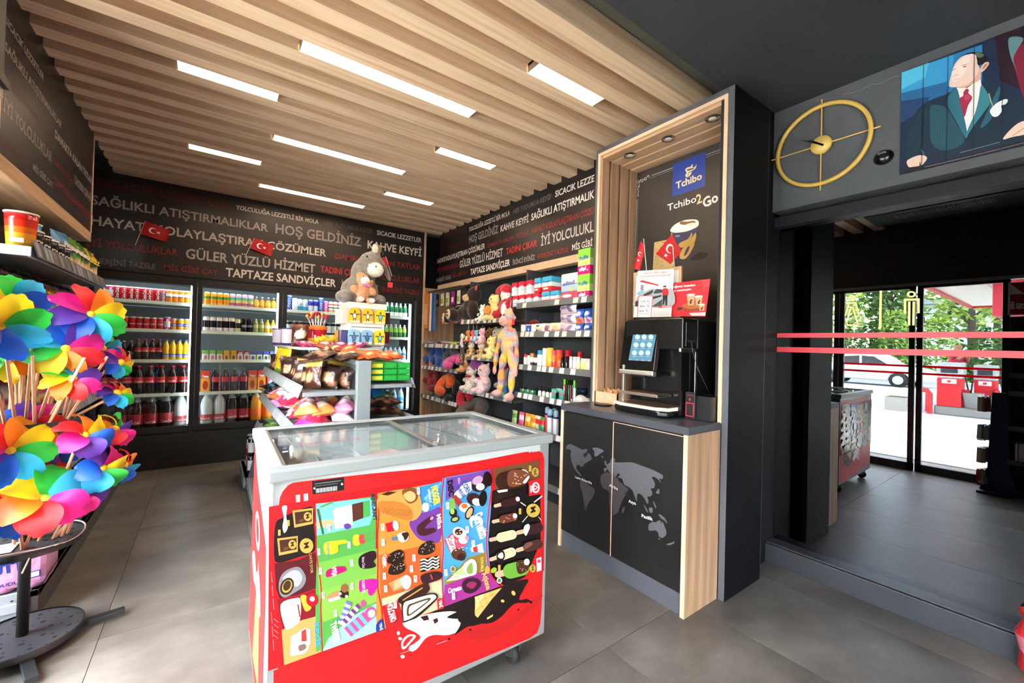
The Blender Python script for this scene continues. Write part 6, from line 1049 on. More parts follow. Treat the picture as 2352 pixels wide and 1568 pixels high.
# ================================================================ goods: bags, plush toys, gondola, shelves
Q7 = random.Random(21)
def bag(w, h, t, base, bands=(), spots=(), seed=0, name='snack_bag', mat='foil', nx=10, nz=12):
    """pillow bag standing on z=0, front to -y, crimped at both ends"""
    q = random.Random(seed); vs = []; fs = []; cs = []; ph = [q.uniform(0, 6.28) for _ in range(6)]
    def th(u, v): e = max(0, sin(pi*min(max((v-.06)/.88, 0), 1)))**.5; s = max(0, sin(pi*u))**.6; return t/2*e*s*(1+.18*sin(7*u+ph[0]+3*v)+.14*sin(9*v+ph[1]))
    for sd in (-1, 1):
        for j in range(nz+1):
            for i in range(nx+1):
                u, v = i/nx, j/nz; x = (u-.5)*w*(1-.10*sin(pi*v))+.008*w*sin(8*v+ph[2]); vs.append((x, sd*th(u, v)+.01*w*sin(6*u+ph[3])*(v > .93 or v < .07), v*h+.01*h*sin(5*u+ph[4])*sin(pi*u)))
    n = (nx+1)*(nz+1)
    for sd in (0, 1):
        for j in range(nz):
            for i in range(nx):
                a = sd*n+j*(nx+1)+i; f = (a, a+1, a+nx+2, a+nx+1); fs.append(f if sd == 0 else f[::-1]); u, v = (i+.5)/nx, (j+.5)/nz; c = base
                for v0, v1, bc in bands:
                    if v0 <= v < v1: c = bc
                for su, sv, ru, rv, sc in spots:
                    if ((u-su)/ru)**2+((v-sv)/rv)**2 < 1: c = sc
                cs.append(c)
    o = MB().add(vs, fs, cs, True).build(name, mat); vc = []
    for i in range(len(vs)):
        k = i % n; u, v = (k % (nx+1))/nx, (k//(nx+1))/nz; c = base
        for v0, v1, bc in bands:
            if v0 <= v < v1: c = bc
        for su, sv, ru, rv, sc in spots:
            if ((u-su)/ru)**2+((v-sv)/rv)**2 < 1.1: c = sc
        vc.append(hx(c))
    at = o.data.color_attributes['Col']; L = np.empty(len(o.data.loops), dtype=np.int32); o.data.loops.foreach_get('vertex_index', L); at.data.foreach_set('color', np.array(vc, dtype=np.float32)[L].ravel())
    return o
def plush(name, blobs, label=None, cat='plush toy', vox=.011, mat='cloth', details=None, group=None, patch=None):
    """one sewn body: ellipsoids (centre, radii, colour, rotation) melted together by a voxel remesh, coloured by the nearest piece"""
    m = MB()
    for b in blobs: m.ell(b[0], b[1], '#888', 12, 8, Euler(b[3]).to_matrix() if len(b) > 3 else None)
    me = m.mesh('tmp', VM(mat)); o = bpy.data.objects.new('tmp', me); COL.objects.link(o)
    r = o.modifiers.new('r', 'REMESH'); r.mode = 'VOXEL'; r.voxel_size = vox; s = o.modifiers.new('s', 'SMOOTH'); s.iterations = 5; s.factor = .5
    dg = bpy.context.evaluated_depsgraph_get(); dg.update(); nm = bpy.data.meshes.new_from_object(o.evaluated_get(dg)); bpy.data.objects.remove(o); bpy.data.meshes.remove(me)
    P = np.empty(len(nm.vertices)*3, dtype=np.float32); nm.vertices.foreach_get('co', P); P = P.reshape(-1, 3); D = []
    for b in blobs:
        R = np.array(Euler(b[3]).to_matrix()) if len(b) > 3 else np.eye(3); rr_ = b[1] if isinstance(b[1], tuple) else (b[1],)*3
        D.append(np.linalg.norm(((P-np.array(b[0]))@R)/np.array(rr_), axis=1))
    idx = np.argmin(np.array(D), 0); cs = np.array([hx(b[2]) for b in blobs], dtype=np.float32)[idx]
    if patch is not None: cs = patch(P, cs)
    for a in list(nm.color_attributes): nm.color_attributes.remove(a)
    at = nm.color_attributes.new('Col', 'FLOAT_COLOR', 'POINT'); at.data.foreach_set('color', cs.ravel().astype(np.float32)); nm.polygons.foreach_set('use_smooth', [True]*len(nm.polygons))
    nm.materials.clear(); nm.materials.append(VM(mat)); o = put(nm, name, label=label, cat=cat, group=group)
    for d in details or []:
        mb = MB(); nm_ = d[0]
        if d[1] == 'ell': mb.ell(d[2], d[3], d[4], 10, 7)
        elif d[1] == 'tube': mb.tube(d[2], d[3], d[4], 5)
        elif d[1] == 'box': mb.box(*d[2], d[3])
        mb.build(nm_, d[5] if len(d) > 5 else 'satin', o)
    return o
def face(h, hz, r, ey='#141414', nose=None, sep=.38, up=.12, fy=.88, smile=False):
    d = [('eye', 'ell', (s*r*sep, h-r*fy, hz+r*up), (r*.11,)*3, ey, 'gloss') for s in (-1, 1)]
    if nose: d.append(('nose', 'ell', (0, h-r*1.12, hz-r*.12), (r*.2, r*.12, r*.14), nose))
    if smile: d.append(('mouth', 'tube', [(r*.3*cos(a), h-r*1.1, hz-r*.35+r*.22*sin(a)) for a in [pi+pi*i/6 for i in range(7)]], r*.02, '#5a3a34'))
    return d
# ---------------------------------------------------------------- gondola
GO = empty('shelf_gondola', (.71, 3.3, 0), 'grey double-sided gondola shelf full of snacks behind the freezer', 'shelving')
GC_ = '#7b8082'
for a in (2.385, 4.24): inv(MB().box(.672, .748, a, a+.045, 0, 1.19, GC_).build('upright', 'satin', bev=.003), GO)
inv(MB().box(.69, .73, 2.43, 4.24, 1.16, 1.185, GC_).box(.69, .73, 2.43, 4.24, .02, .06, '#3a3c3e').build('rail', 'satin', bev=.003), GO)
m = MB()
for i in range(64): m.box(.705, .711, 2.45+.028*i, 2.457+.028*i, .06, 1.17, '#868a8b')
for z in (.3, .62, .95): m.box(.703, .713, 2.43, 4.24, z, z+.008, '#868a8b')
inv(m.build('lattice', 'satin', kind='stuff'), GO)
for side, z, x0, x1, y0, y1 in ((-1, 1.0, .40, .68, 2.40, 4.28), (-1, .775, .385, .68, 2.40, 4.28), (-1, .53, .36, .68, 2.40, 4.28), (1, 1.03, .74, 1.0, 2.40, 4.28), (1, .80, .74, 1.02, 2.40, 4.28), (1, .53, .74, 1.06, 2.40, 4.28)):
    s_1 = inv(MB().box(x0, x1, y0, y1, z, z+.022, '#7e8284').build('shelf', 'satin', bev=.003), GO)
    xe = x0 if side < 0 else x1; m = MB()
    m.add([(xe-side*-.0, y0, z+.055), (xe, y1, z+.055), (xe+side*.022, y1, z-.005), (xe+side*.022, y0, z-.005)], [(0, 1, 2, 3)], '#8c9092')
    m.add([(xe, y0, z+.057), (xe, y1, z+.057), (xe+side*.024, y1, z-.005), (xe+side*.024, y0, z-.005)], [(3, 2, 1, 0)], '#8c9092')
    yy = y0+.03
    while yy < y1-.05:
        L = Q7.choice((.04, .05, .06)); A = lambda v: (xe+side*(.0255-.022*v)+side*.0, z-.003+.054*v)
        a0, a1 = A(.1), A(.9); m.add([(a0[0], yy, a0[1]), (a0[0], yy+L, a0[1]), (a1[0], yy+L, a1[1]), (a1[0], yy, a1[1])], [(0, 1, 2, 3)], Q7.choice(['#b8baba', '#a8acb0', '#9a9ea2'])); yy += L+Q7.choice((.008, .02, .03))
    inv(m.build('price_rail', 'print'), GO)
for x0, x1 in ((.28, .70), (.72, 1.14)): inv(MB().box(x0, x1, 2.40, 4.16, .05, .12, '#8c8f92').build('base_deck', 'satin', bev=.004), GO)
m = MB().prism([(.27, .03), (1.15, .03), (1.02, .60), (.40, .60)], -.008, .008, '#3a3b3f', Matrix.Translation((0, 4.16, 0))@RX); inv(m.build('end_panel', 'satin', bev=.002), GO)
m = MB().box(.26, .30, 4.17, 4.75, .03, .12, '#7b7e82').box(.27, .95, 4.17, 4.75, .09, .12, '#6a6d70').box(.28, .31, 4.20, 4.72, 0, .03, '#303236'); inv(m.build('end_shelf', 'satin', bev=.003), GO)
m = MB().add([(.262, 4.18, .12), (.262, 4.74, .12), (.235, 4.74, .24), (.235, 4.18, .24)], [(0, 1, 2, 3)], '#7a7f86'); inv(m.build('rail_strip', 'gloss'), GO)
inv(MB().box(.46, .98, 2.95, 4.28, 1.235, 1.25, '#b5b8ba').box(.69, .73, 2.97, 3.0, 1.18, 1.24, '#a2a7a9').box(.69, .73, 4.2, 4.23, 1.18, 1.24, '#a2a7a9').build('top_shelf', 'satin'), GO)
# snacks: protos per look
BG = lambda *a, **k: Proto(bag(*a, **k))
BR = [BG(.12, .14, .05, '#3c221a', [(.0, .09, '#2a1c18'), (.9, 1, '#2a1c18')], [(.45, .45, .3, .2, '#b88a60'), (.6, .7, .2, .1, '#f0e4d0')], 1, name='biscuit_bag'), BG(.12, .125, .055, '#281814', [], [(.4, .5, .28, .22, '#b07c50'), (.7, .3, .2, .2, '#8a5a40')], 2, name='biscuit_bag'), BG(.11, .15, .045, '#46322a', [(.3, .5, '#9a7860')], [(.5, .7, .3, .1, '#e8e0d0')], 3, name='biscuit_bag'),
      BG(.12, .15, .045, '#4a281c', [(.8, .95, '#b89a48')], [(.4, .4, .28, .18, '#b08c6c')], 4, name='biscuit_bag'), BG(.12, .2, .05, '#e8c42c', [(0, .2, '#5a8a3c')], [(.5, .6, .3, .12, '#7a3c28')], 5, name='biscuit_bag'), BG(.14, .18, .05, '#cfe0cc', [(.5, .7, '#4a7c54')], [(.5, .3, .3, .14, '#e09050')], 6, name='biscuit_bag')]
PK = [BG(.13, .13, .08, '#e88ab8', [], [(.5, .5, .28, .2, '#f8dcea')], 7, name='cake_bag'), BG(.14, .13, .08, '#f0542c', [(.0, .3, '#f09050')], [(.5, .5, .3, .22, '#fbe4da')], 8, name='cake_bag'), BG(.14, .13, .08, '#d82c4c', [(.7, 1, '#e8647c')], [(.5, .5, .3, .22, '#f8e0e4')], 9, name='cake_bag'), BG(.13, .13, .075, '#efe4ea', [], [(.5, .5, .3, .2, '#c83c94')], 10, name='cake_bag'), BG(.14, .14, .075, '#d0308c', [(.3, .5, '#f4d0e4')], [], 12, name='cake_bag')]
DK = [BG(.11, .12, .05, '#1e1e20', [], [(.4, .5, .3, .2, '#c8a47c')], 13, name='chocolate_bag'), BG(.12, .12, .05, '#2c241e', [(.4, .7, '#8a6a44')], [], 14, name='chocolate_bag'), BG(.1, .12, .05, '#b86a34', [(.6, 1, '#5a3424')], [], 15, name='chocolate_bag'), BG(.11, .12, .05, '#14181c', [], [(.5, .4, .2, .2, '#6cb0c8')], 16, name='chocolate_bag')]
GB = [BG(.11, .16, .06, '#1c6c34', [(.6, .8, '#e4ece0')], [(.4, .4, .25, .2, '#2c5ca8')], 17, name='crisp_bag'), BG(.12, .16, .06, '#2864a8', [(.2, .45, '#1c7a3c')], [], 18, name='crisp_bag')]
SN_ = [BG(.10, .10, .04, '#6a9a3c', [], [(.5, .5, .3, .2, '#c0d08c')], 19, name='sweet_bag'), BG(.10, .10, .04, '#7a3c2c', [(.5, .8, '#c8b090')], [], 20, name='sweet_bag'), BG(.10, .10, .04, '#8c1c50', [], [(.5, .5, .3, .2, '#e0b0c8')], 22, name='sweet_bag')]
OR = [BG(.10, .13, .04, '#ef5a1c', [(.85, 1, '#e8e0d8')], [(.4, .6, .25, .14, '#4a8c34'), (.5, .4, .2, .1, '#f0c84c')], 23, name='wafer_pack'), BG(.10, .14, .04, '#7a3420', [(.3, .5, '#e8b080')], [], 24, name='wafer_pack'), BG(.10, .13, .04, '#f04c18', [], [(.5, .3, .3, .1, '#f8b070')], 25, name='wafer_pack')]
ORD2 = ORD+'thirteenth fourteenth fifteenth sixteenth'.split()
def heap(protos, x0, x1, y0, y1, z, nx, ny, nl, lab, grp, weights=None, tilt=.35, flat=False, cat='bag', dz=.055, rz=0, jit=.4, names=None):
    k = 0
    for l in range(nl):
        for j in range(ny):
            for i in range(nx):
                p = Q7.choices(range(len(protos)), weights(j/ny) if callable(weights) else weights)[0]
                x = x0+(x1-x0)*(i+.5)/nx+Q7.uniform(-.012, .012); y = y0+(y1-y0)*(j+.5)/ny+Q7.uniform(-.01, .01)
                rot = Euler((-(pi/2-.25) if flat else -tilt, Q7.uniform(-.2, .2), rz+Q7.uniform(-jit, jit)))
                o = protos[p].at((x, y, z+l*dz+(.03 if flat else 0)+Q7.uniform(0, .01)), rot, lab % (names[p] if names else '')+', %s row%s%s' % (ORD2[j], '' if nx == 1 else (', left', ', right')[i] if nx == 2 else (', left', ', middle', ', right')[i], '' if nl == 1 else (', lower', ', upper')[l]), grp % (names[p] if names else ''), cat=cat); k += 1
H2 = -pi/2
heap(BR, .42, .66, 2.46, 4.2, 1.025, 3, 15, 1, '%s biscuit bag, upper left gondola shelf', '%s biscuit bags, upper left gondola shelf', lambda t: [6, 6, 3, 2, 0, 0] if t < .5 else [2, 2, 3, 2, 3, 3], .2, names=['brown and cream', 'dark brown', 'beige-banded brown', 'gold-topped brown', 'yellow', 'pale green'], rz=-.6)
heap(BR, .43, .64, 2.44, 2.85, 1.16, 2, 3, 1, '%s biscuit bag lying at the shelf end', '%s biscuit bags, near end of the shelf', [4, 5, 2, 0, 0, 0], flat=True, names=['brown and cream', 'dark brown', 'beige-banded brown', 'gold-topped brown', 'yellow', 'pale green'], rz=-1.2)
heap(PK, .41, .67, 2.44, 3.35, .80, 3, 7, 2, '%s cake bag, middle left gondola shelf', '%s cake bags in the heap', lambda t: [1, 3, 5, 1, 1] if t < .45 else ([2, 4, 1, 2, 1] if t < .75 else [5, 1, 0, 3, 1]), flat=True, names=['pink', 'orange', 'red', 'white', 'magenta'], dz=.06, jit=1.2)
heap(DK, .41, .67, 3.4, 4.2, .80, 3, 6, 2, '%s chocolate bag behind the pink cake bags', '%s chocolate bags in the heap', [3, 3, 1, 2], flat=True, names=['black and tan', 'dark brown', 'copper', 'black and blue'], dz=.06, jit=1.2)
heap(SN_, .40, .66, 2.5, 4.1, .555, 2, 9, 1, '%s sweet bag, lower left gondola shelf', '%s sweet bags, lower left shelf', [3, 2, 1], flat=True, names=['green', 'brown', 'dark pink'], jit=1.0)
heap(GB, .77, .98, 2.6, 4.1, .825, 2, 7, 2, '%s crisp bag, lower right gondola shelf', '%s crisp bags, lower right shelf', [3, 2], names=['green', 'blue'], tilt=.5, dz=.05, jit=.8)
heap(BR[:2], .76, .99, 2.43, 2.6, .825, 3, 1, 2, '%s bag, near end of lower right shelf', '%s bags, near end of lower right shelf', [1, 1], flat=True, names=['brown and cream', 'dark brown'], dz=.05)
# green packs: three across, three high; orange packs on top of them
gpk = lambda c: Proto(MB().box(-.039, .039, 0, .17, 0, .033, '#1f8a34').box(-.030, .034, -.001, .002, .006, .028, c).box(-.03, .03, .02, .15, .033, .0335, '#3cb050').build('wafer_box', 'foil', bev=.009)); gp = gpk('#2c9c40'); gp2 = gpk('#d8c83c')
for j in range(9):
    for i in range(3):
        for l in range(3):
            p = gp2 if i == 0 and j == 0 else gp
            p.at((.79+.082*i, 2.42+.19*j, 1.072+.036*l), 0, 'shiny green wafer pack at the %s of the stack, %s layer' % (('left', 'middle', 'right')[i], ('bottom', 'middle', 'top')[l]) if j == 0 else 'green wafer pack, %s layer, %s column, %s row from the near end' % (('bottom', 'middle', 'top')[l], ('left', 'middle', 'right')[i], ORD[j]), 'green wafer packs' if j else None, cat='pack')
heap(OR, .75, 1.0, 2.42, 4.1, 1.165, 3, 12, 1, '%s wafer pack on top of the green packs', '%s wafer packs', lambda t: [3, 0, 5] if t < .5 else [2, 5, 3], flat=True, names=['orange and green', 'brown', 'bright orange'], jit=.5, cat='pack')
heap(OR, .62, .74, 2.6, 3.0, 1.195, 1, 4, 1, '%s wafer pack lying along the gondola top', '%s wafer packs on the gondola top', [2, 4, 2], flat=True, names=['orange and green', 'brown', 'bright orange'], jit=1.0, cat='pack')
# drink cans on the end shelf
for i in range(2):
    for j in range(4): o = dup(PC['cola_s'].o if (i+j) % 2 else PC['black_c'].o if PC['black_c'].used else PC['cola_s'].o, (.32+.075*i, 4.24+.075*j, .122), 0, ORD[4*i+j]+' %s can on the low end shelf of the gondola' % ('small red cola' if (i+j) % 2 else 'black coffee'), 'cans on the low end shelf'); o['category'] = 'can'; o['group'] = '%s cans on the low end shelf' % ('red' if (i+j) % 2 else 'black'); 
for i in range(2):
    for j in range(4): o = dup(PC['cola_s'].o if (i+j) % 2 else PC['black_c'].o, (.32+.075*i, 4.24+.075*j, .275 if not (i+j) % 2 else .243), 0, ORD[4*i+j]+' %s can in the upper layer, low end shelf' % ('small red cola' if (i+j) % 2 else 'black coffee'), '%s cans, upper layer of the low end shelf' % ('red' if (i+j) % 2 else 'black'))
# lollipop bucket
k = empty('lollipop_bucket', (.66, 3.45, 1.25), 'red and orange bucket bristling with round yellow and red lollipops', 'bucket')
m = MB().lathe([(.075, 0), (.09, .01), (.092, .08), (.095, .16), (.1, .165)], ['#a81c2c', '#e8b02c', '#b8202c', '#d87a2c', '#e0701c'], 24); m.build('bucket', 'gloss', k)
m = MB().lathe([(.1, .165), (.1, .185), (.06, .20), (.0, .205)], '#e8701c', 24); m.build('lid', 'satin', k)
m = MB(); wraptext(m, 'Roxy', .0962, .075, .09, FRT, .035, '#f4dce0', False, .03); m.build('lettering', 'print', k)
for i in range(26):
    a = i*2.4; r_ = .085*math.sqrt((i+.5)/26); c = Vector((r_*1.35*cos(a), r_*1.35*sin(a), .285+Q7.uniform(-.02, .025)+.03*(1-r_/.085)))
    o = MB().tube([(r_*.8*cos(a), r_*.8*sin(a), .19), c], .0018, '#e8e4dc', 4).build('lollipop', 'matte', label='x', cat='lollipop', group='lollipops in the bucket', loc=k.location)
    cc = Q7.choice(['#e8a81c', '#a81828', '#8c1430', '#e8b82c', '#c8203c', '#9cb03c']); o['label'] = '%s lollipop stuck in the bucket lid' % ('yellow' if cc in ('#e8a81c', '#e8b82c') else 'green' if cc == '#9cb03c' else 'dark red'); o['group'] = o['label']+'s'
    MB().ell(c, .0145, cc, 10, 8).build('candy', 'gloss', o)
k.scale = (.72, .72, .8)
for o in [x for x in COL.objects if x.name.startswith('lollipop') and x.type == 'MESH' and not x.parent]: o.scale = (.72, .72, .8)
# cellophane bag of chocolate with a cream label, cups
o = bag(.16, .19, .11, '#4a2018', [(.86, 1, '#6a3424')], [(.5, .55, .3, .2, '#efe0c0')], 41, name='chocolate_bag'); tag(o, 'dark chocolate bag with cream label beside the lollipop bucket', 'bag'); o.location = (.52, 3.30, 1.25); o.scale = (.72, .8, .85)
for i, (x, y, c, L) in enumerate(((.50, 3.75, '#3c3a6c', 'dark blue'), (.60, 3.95, '#3c5a9c', 'mid blue'), (.47, 4.05, '#5a4a7c', 'violet'))): MB().lathe([(.035, 0), (.042, .02), (.045, .13), (.048, .14)], [c, '#c8c0d0', c, '#d0d4d4'], 18).build('snack_cup', 'gloss', label='%s snack cup with silver rim at the back of the gondola top' % L, cat='cup', loc=(x, y, 1.25))
for i in range(7): o = SN_[2].at((.55+.05*i, 3.12+.02*(i % 2), 1.25), Euler((-1.2, 0, Q7.uniform(-1, 1))), 'dark pink sweet bag at the foot of the lollipop bucket', 'dark pink sweet bags by the bucket')
for i in range(6):
    a = i*1.1; m = MB(); st = [((.045 if j % 2 == 0 else .02)*cos(radians(36*j)), (.045 if j % 2 == 0 else .02)*sin(radians(36*j))) for j in range(10)]; m.prism(st, -.006, .006, '#e8a81c', Matrix.Rotation(.9+.2*i, 4, 'X')@Matrix.Rotation(a, 4, 'Z')); m.build('gold_star', 'foil', label='gold foil star sweet in front of the bucket', cat='sweet', group='gold foil stars', loc=(.62+.022*i, 3.22, 1.30+.010*(i % 3))).scale = (.6, .6, .6)
# magnet rack
k = empty('souvenir_rack', (.965, 3.3, 1.25), 'white counter rack with turtle souvenirs on top of the gondola', 'rack')
inv(MB().box(.83, 1.10, 3.22, 3.46, 1.25, 1.56, '#e0dcd8').box(.82, 1.11, 3.20, 3.47, 1.545, 1.59, '#e6dac8').build('body', 'satin', bev=.003), k)
for z in (1.405, 1.505, 1.262): inv(MB().box(.85, 1.08, 3.216, 3.222, z, z+.004, '#1c1a1a').build('slot', 'matte'), k)
def magnet(col, shell, lab, loc):
    m = MB().prism([(-.038, 0), (.038, 0), (.040, .08), (.030, .105), (.012, .112), (-.012, .112), (-.030, .105), (-.040, .08)], -.012, .012, col, RX); o = m.build('turtle_souvenir', 'print', label=lab, cat='souvenir', loc=loc)
    a = MB(); D_ = .0128; f = lambda *p: a.flat(p[0], D_+p[2]*.0004, p[1], RX)
    f([(-.036, .002), (.036, .002), (.036, .022), (-.036, .016)], '#d8c8a8', 0); f(ellpts(0, .052, .017, .022), '#4a4238', 1); f(ellpts(0, .052, .012, .017), shell, 2); f(ellpts(0, .084, .007, .010), '#6a4a30', 1)
    for s in (-1, 1): f(smooth([(s*.012, .066), (s*.030, .070), (s*.034, .058), (s*.022, .062), (s*.014, .058)][::s]), '#3c4438', 1); f(smooth([(s*.006, .034), (s*.012, .018), (s*.007, .016), (s*.002, .032)][::s]), '#3c4438', 1)
    a.build('turtle', 'print', o); return o
for i, (r_, c, sh, L) in enumerate(((0, '#f0a01c', '#d8e0c0', 'left yellow turtle souvenir card in the upper row'), (0, '#efa020', '#e0d8b0', 'middle yellow turtle souvenir card in the upper row'), (0, '#f0b81c', '#6cb4d0', 'right yellow turtle souvenir card in the upper row'), (1, '#7cacd0', '#4a6a9c', 'left blue turtle souvenir card in the lower row'), (1, '#74a6cc', '#3c5c94', 'middle blue turtle souvenir card in the lower row'), (1, '#f0c01c', '#74bcd4', 'yellow turtle souvenir card in the lower row'))):
    magnet(c, sh, L, (.862+.096*(i % 3), 3.195, (1.435, 1.275)[r_]))
for r_, z, cs in ((0, 1.43, ['#d8c8c0', '#c8b4ac', '#e0d8d4']), (1, 1.28, ['#4a4a7c', '#5c5c8c', '#c89a3c'])):
    for i in range(9): MB().box(-.05, 0, -.004, .004, 0, .10 if r_ else .11, cs[i % 3] if not (r_ and i > 5) else '#c89a3c').build('sachet', 'gloss', label='%s %s sachet from the front on the souvenir rack side' % (ORD[i], ('pale', 'dark blue' if i < 6 else 'gold')[r_]), cat='sachet', group=('pale', 'dark')[r_]+' sachets on the rack side', loc=(.828-.0, 3.225+.025*i, z), rot=.35)
for i in range(2): MB().box(0, .035, 0, .05, 0, .09, ('#3c2c34', '#5c1c30')[i]).build('card_pack', 'gloss', label='%s card pack on the right side of the souvenir rack' % ('black', 'dark red')[i], cat='pack', loc=(1.112, 3.23, (1.44, 1.29)[i]))
# plush donkey and small tan calf on the rack
GYD, CRM = '#7d756c', '#e6dccb'
dk = plush('plush_donkey', [((0, .04, .11), (.15, .11, .12), GYD), ((.02, .03, .24), (.10, .09, .13), GYD), ((.07, .0, .34), (.095, .085, .085), GYD), ((.085, -.085, .27), (.062, .05, .058), CRM, (.5, .2, 0)), ((.105, -.02, .44), (.042, .022, .055), GYD, (0, .35, 0)), ((.19, .0, .29), (.022, .03, .10), GYD, (0, -.45, 0)), ((-.13, -.02, .05), (.07, .08, .05), GYD), ((.12, -.04, .04), (.06, .09, .045), GYD)],
   'large grey plush donkey bending over the tan toy on the souvenir rack', vox=.012, details=[('inner_ear', 'ell', (.088, -.035, .445), (.026, .012, .042), '#d8ccba', 'cloth'), ('eye', 'ell', (.02, -.06, .37), (.008, .006, .01), '#101010', 'gloss'), ('nostril', 'ell', (.07, -.128, .29), (.007, .006, .008), '#1c1816'), ('nostril', 'ell', (.105, -.118, .262), (.007, .006, .008), '#1c1816'), ('forelock', 'ell', (.145, .0, .425), (.022, .02, .018), '#17140f', 'cloth'), ('red_tag', 'box', (.20, .24, -.03, -.027, .155, .195), '#e0303c', 'print')])
dk.location = (.955, 3.36, 1.59)
TN = '#c98f66'
cf = plush('plush_calf', [((0, 0, .085), (.055, .045, .065), TN), ((-.005, -.005, .175), (.05, .045, .048), TN), ((.005, -.045, .165), (.036, .025, .030), '#efe6da'), ((-.03, -.01, .215), (.034, .018, .016), TN, (0, -.3, 0)), ((.058, -.005, .15), (.018, .016, .04), TN, (0, .3, 0)), ((-.068, -.015, .10), (.034, .026, .030), TN, (0, .7, 0)), ((.068, -.015, .09), (.030, .026, .034), TN, (0, -.5, 0)), ((-.035, -.05, .02), (.030, .045, .026), TN), ((.04, -.05, .015), (.030, .045, .026), TN)],
   'small tan plush calf with pink bow sitting at the edge of the souvenir rack', vox=.008, details=[('foot_pad', 'ell', (-.035, -.09, .022), (.024, .008, .018), '#e8ccd0', 'cloth'), ('foot_pad', 'ell', (.045, -.09, .016), (.024, .008, .018), '#e8ccd0', 'cloth'), ('bow', 'box', (-.02, .035, -.062, -.05, .122, .140), '#e070a8', 'cloth'), ('mouth', 'tube', [(-.008, -.07, .158), (.005, -.072, .152), (.022, -.068, .156)], .0012, '#5a3c34'), ('eye', 'ell', (-.012, -.045, .196), (.005, .004, .004), '#101010', 'gloss')])
cf.location = (.935, 3.245, 1.592)
# ================================================================ right wall shelving
XFR, XBK = 2.33, 2.80
RS_ = empty('wall_shelving', (2.5, 3.7, 0), 'dark grey wall shelving of three bays with toys and toiletries', 'shelving')
struct(MB().box(2.62, 2.64, 2.06, 5.29, 2.03, 2.12, '#2a2624'), 'trim_3', 'matte')
inv(MB().box(XBK, XBK+.02, 2.07, 5.30, .05, 2.12, '#4a4c4e').build('back_panel', 'paint'), RS_)
for i, (y0, y1) in enumerate(((2.068, 2.09), (3.155, 3.175), (4.225, 4.245))): inv(MB().box(XFR+.12 if i else XFR+.0, XBK, y0, y1, .05, 2.03 if i else 2.05, '#3c3e42').build('upright', 'satin'), RS_)
inv(MB().box(XFR+.02, XBK, 5.285, 5.30, 0, 2.05).build('side_panel', WOODZ), RS_)
BAY = {'R': (2.10, 3.15, [1.665, 1.40, 1.10, .84, .545]), 'M': (3.18, 4.22, [1.545, 1.15, .775, .45]), 'L': (4.25, 5.28, [1.265, .975, .59])}
for b_, (y0, y1, zs) in BAY.items():
    for z in zs+[.12]:
        inv(MB().box(XFR+.01, XBK, y0, y1, z-.022, z, '#45474a').build('shelf', 'satin', bev=.002), RS_)
        m = MB().add([(XFR, y0, z+.030), (XFR, y1, z+.030), (XFR-.010, y1, z-.022), (XFR-.010, y0, z-.022)], [(3, 2, 1, 0), (0, 1, 2, 3)], '#8c8e8e'); yy = y0+.02
        while yy < y1-.06:
            if Q7.random() < .75: m.add([(XFR-.002, yy, z+.026), (XFR-.002, yy+.055, z+.026), (XFR-.0115, yy+.055, z-.018), (XFR-.0115, yy, z-.018)], [(0, 1, 2, 3)], Q7.choice(['#e6dcd8', '#f0e8e4', '#dccfca']))
            yy += Q7.choice((.07, .09, .13))
        inv(m.build('price_rail', 'print'), RS_)
inv(MB().box(XFR+.02, XBK, 2.09, 5.28, .0, .09, '#2c2d30').build('plinth', 'satin'), RS_)
HR = -pi/2
def Yp(px, py, X=2.40): return ax(px, py, X).y
def put_r(mb, name, mat, y, z, lab, cat, grp=None, x=2.40, bev=0, rot=HR): return mb.build(name, mat, label=lab, cat=cat, group=grp, loc=(x, y, z), rot=rot, bev=bev)
# tissues
def tissue(w, h, d, c1, c2, c3, txt='puffla', rows=3, tc='#fff'):
    m = MB().box(-w/2, w/2, -d/2, d/2, 0, h*.34, c3).box(-w/2, w/2, -d/2, d/2, h*.34, h*.62, c2).box(-w/2, w/2, -d/2, d/2, h*.62, h, c1); M_ = Matrix.Translation((0, -d/2, 0))@RX
    text2(m, txt, (-w*.36, h*.56), (w*.36, h*.60), h*.14, .0008, tc, M_, .03); m.flat(ellpts(w*.2, h*.42, w*.1, h*.07), .0006, '#e8c85c', M_); m.flat(ellpts(-w*.1, h*.2, w*.3, h*.06), .0006, '#dfe4ec', M_); return m
z1 = 1.668
for i, px in enumerate((1193, 1208, 1224, 1241)):
    y = Yp(px, 690); put_r(tissue(.075, .105, .14, '#d8344c', '#d0dcea', '#9cb0cc'), 'tissue_pack', 'gloss', y, z1, 'red and white tissue pack, %s from the left in the lower row' % ('first', 'second', 'third', 'fourth')[i], 'tissue pack', 'tissue packs on the top shelf', 2.42, .004)
for i, px in enumerate((1191, 1207, 1225)):
    y = Yp(px, 650); put_r(tissue(.077, .125, .14, '#d8344c', '#d0dcea', '#e4e6ea'), 'tissue_pack', 'gloss', y, z1+.107, 'red and white tissue pack, %s from the left in the upper row' % ('first', 'second', 'third')[i], 'tissue pack', 'tissue packs on the top shelf', 2.42, .004)
for i, (px, dz, w) in enumerate(((1263, 0, .095), (1284, 0, .095), (1244, .107, .08), (1266, .107, .12))):
    put_r(tissue(w, .105 if dz == 0 else .13, .15, '#4aa8d0', '#e8ecee', '#d83440', 'Fresh', tc='#2c5c9c'), 'tissue_pack', 'gloss', Yp(px, 680), z1+dz, 'blue white and red tissue pack, %s' % ('lower row left', 'lower row right', 'upper row left', 'upper row right')[i], 'tissue pack', 'tissue packs on the top shelf', 2.42, .004)
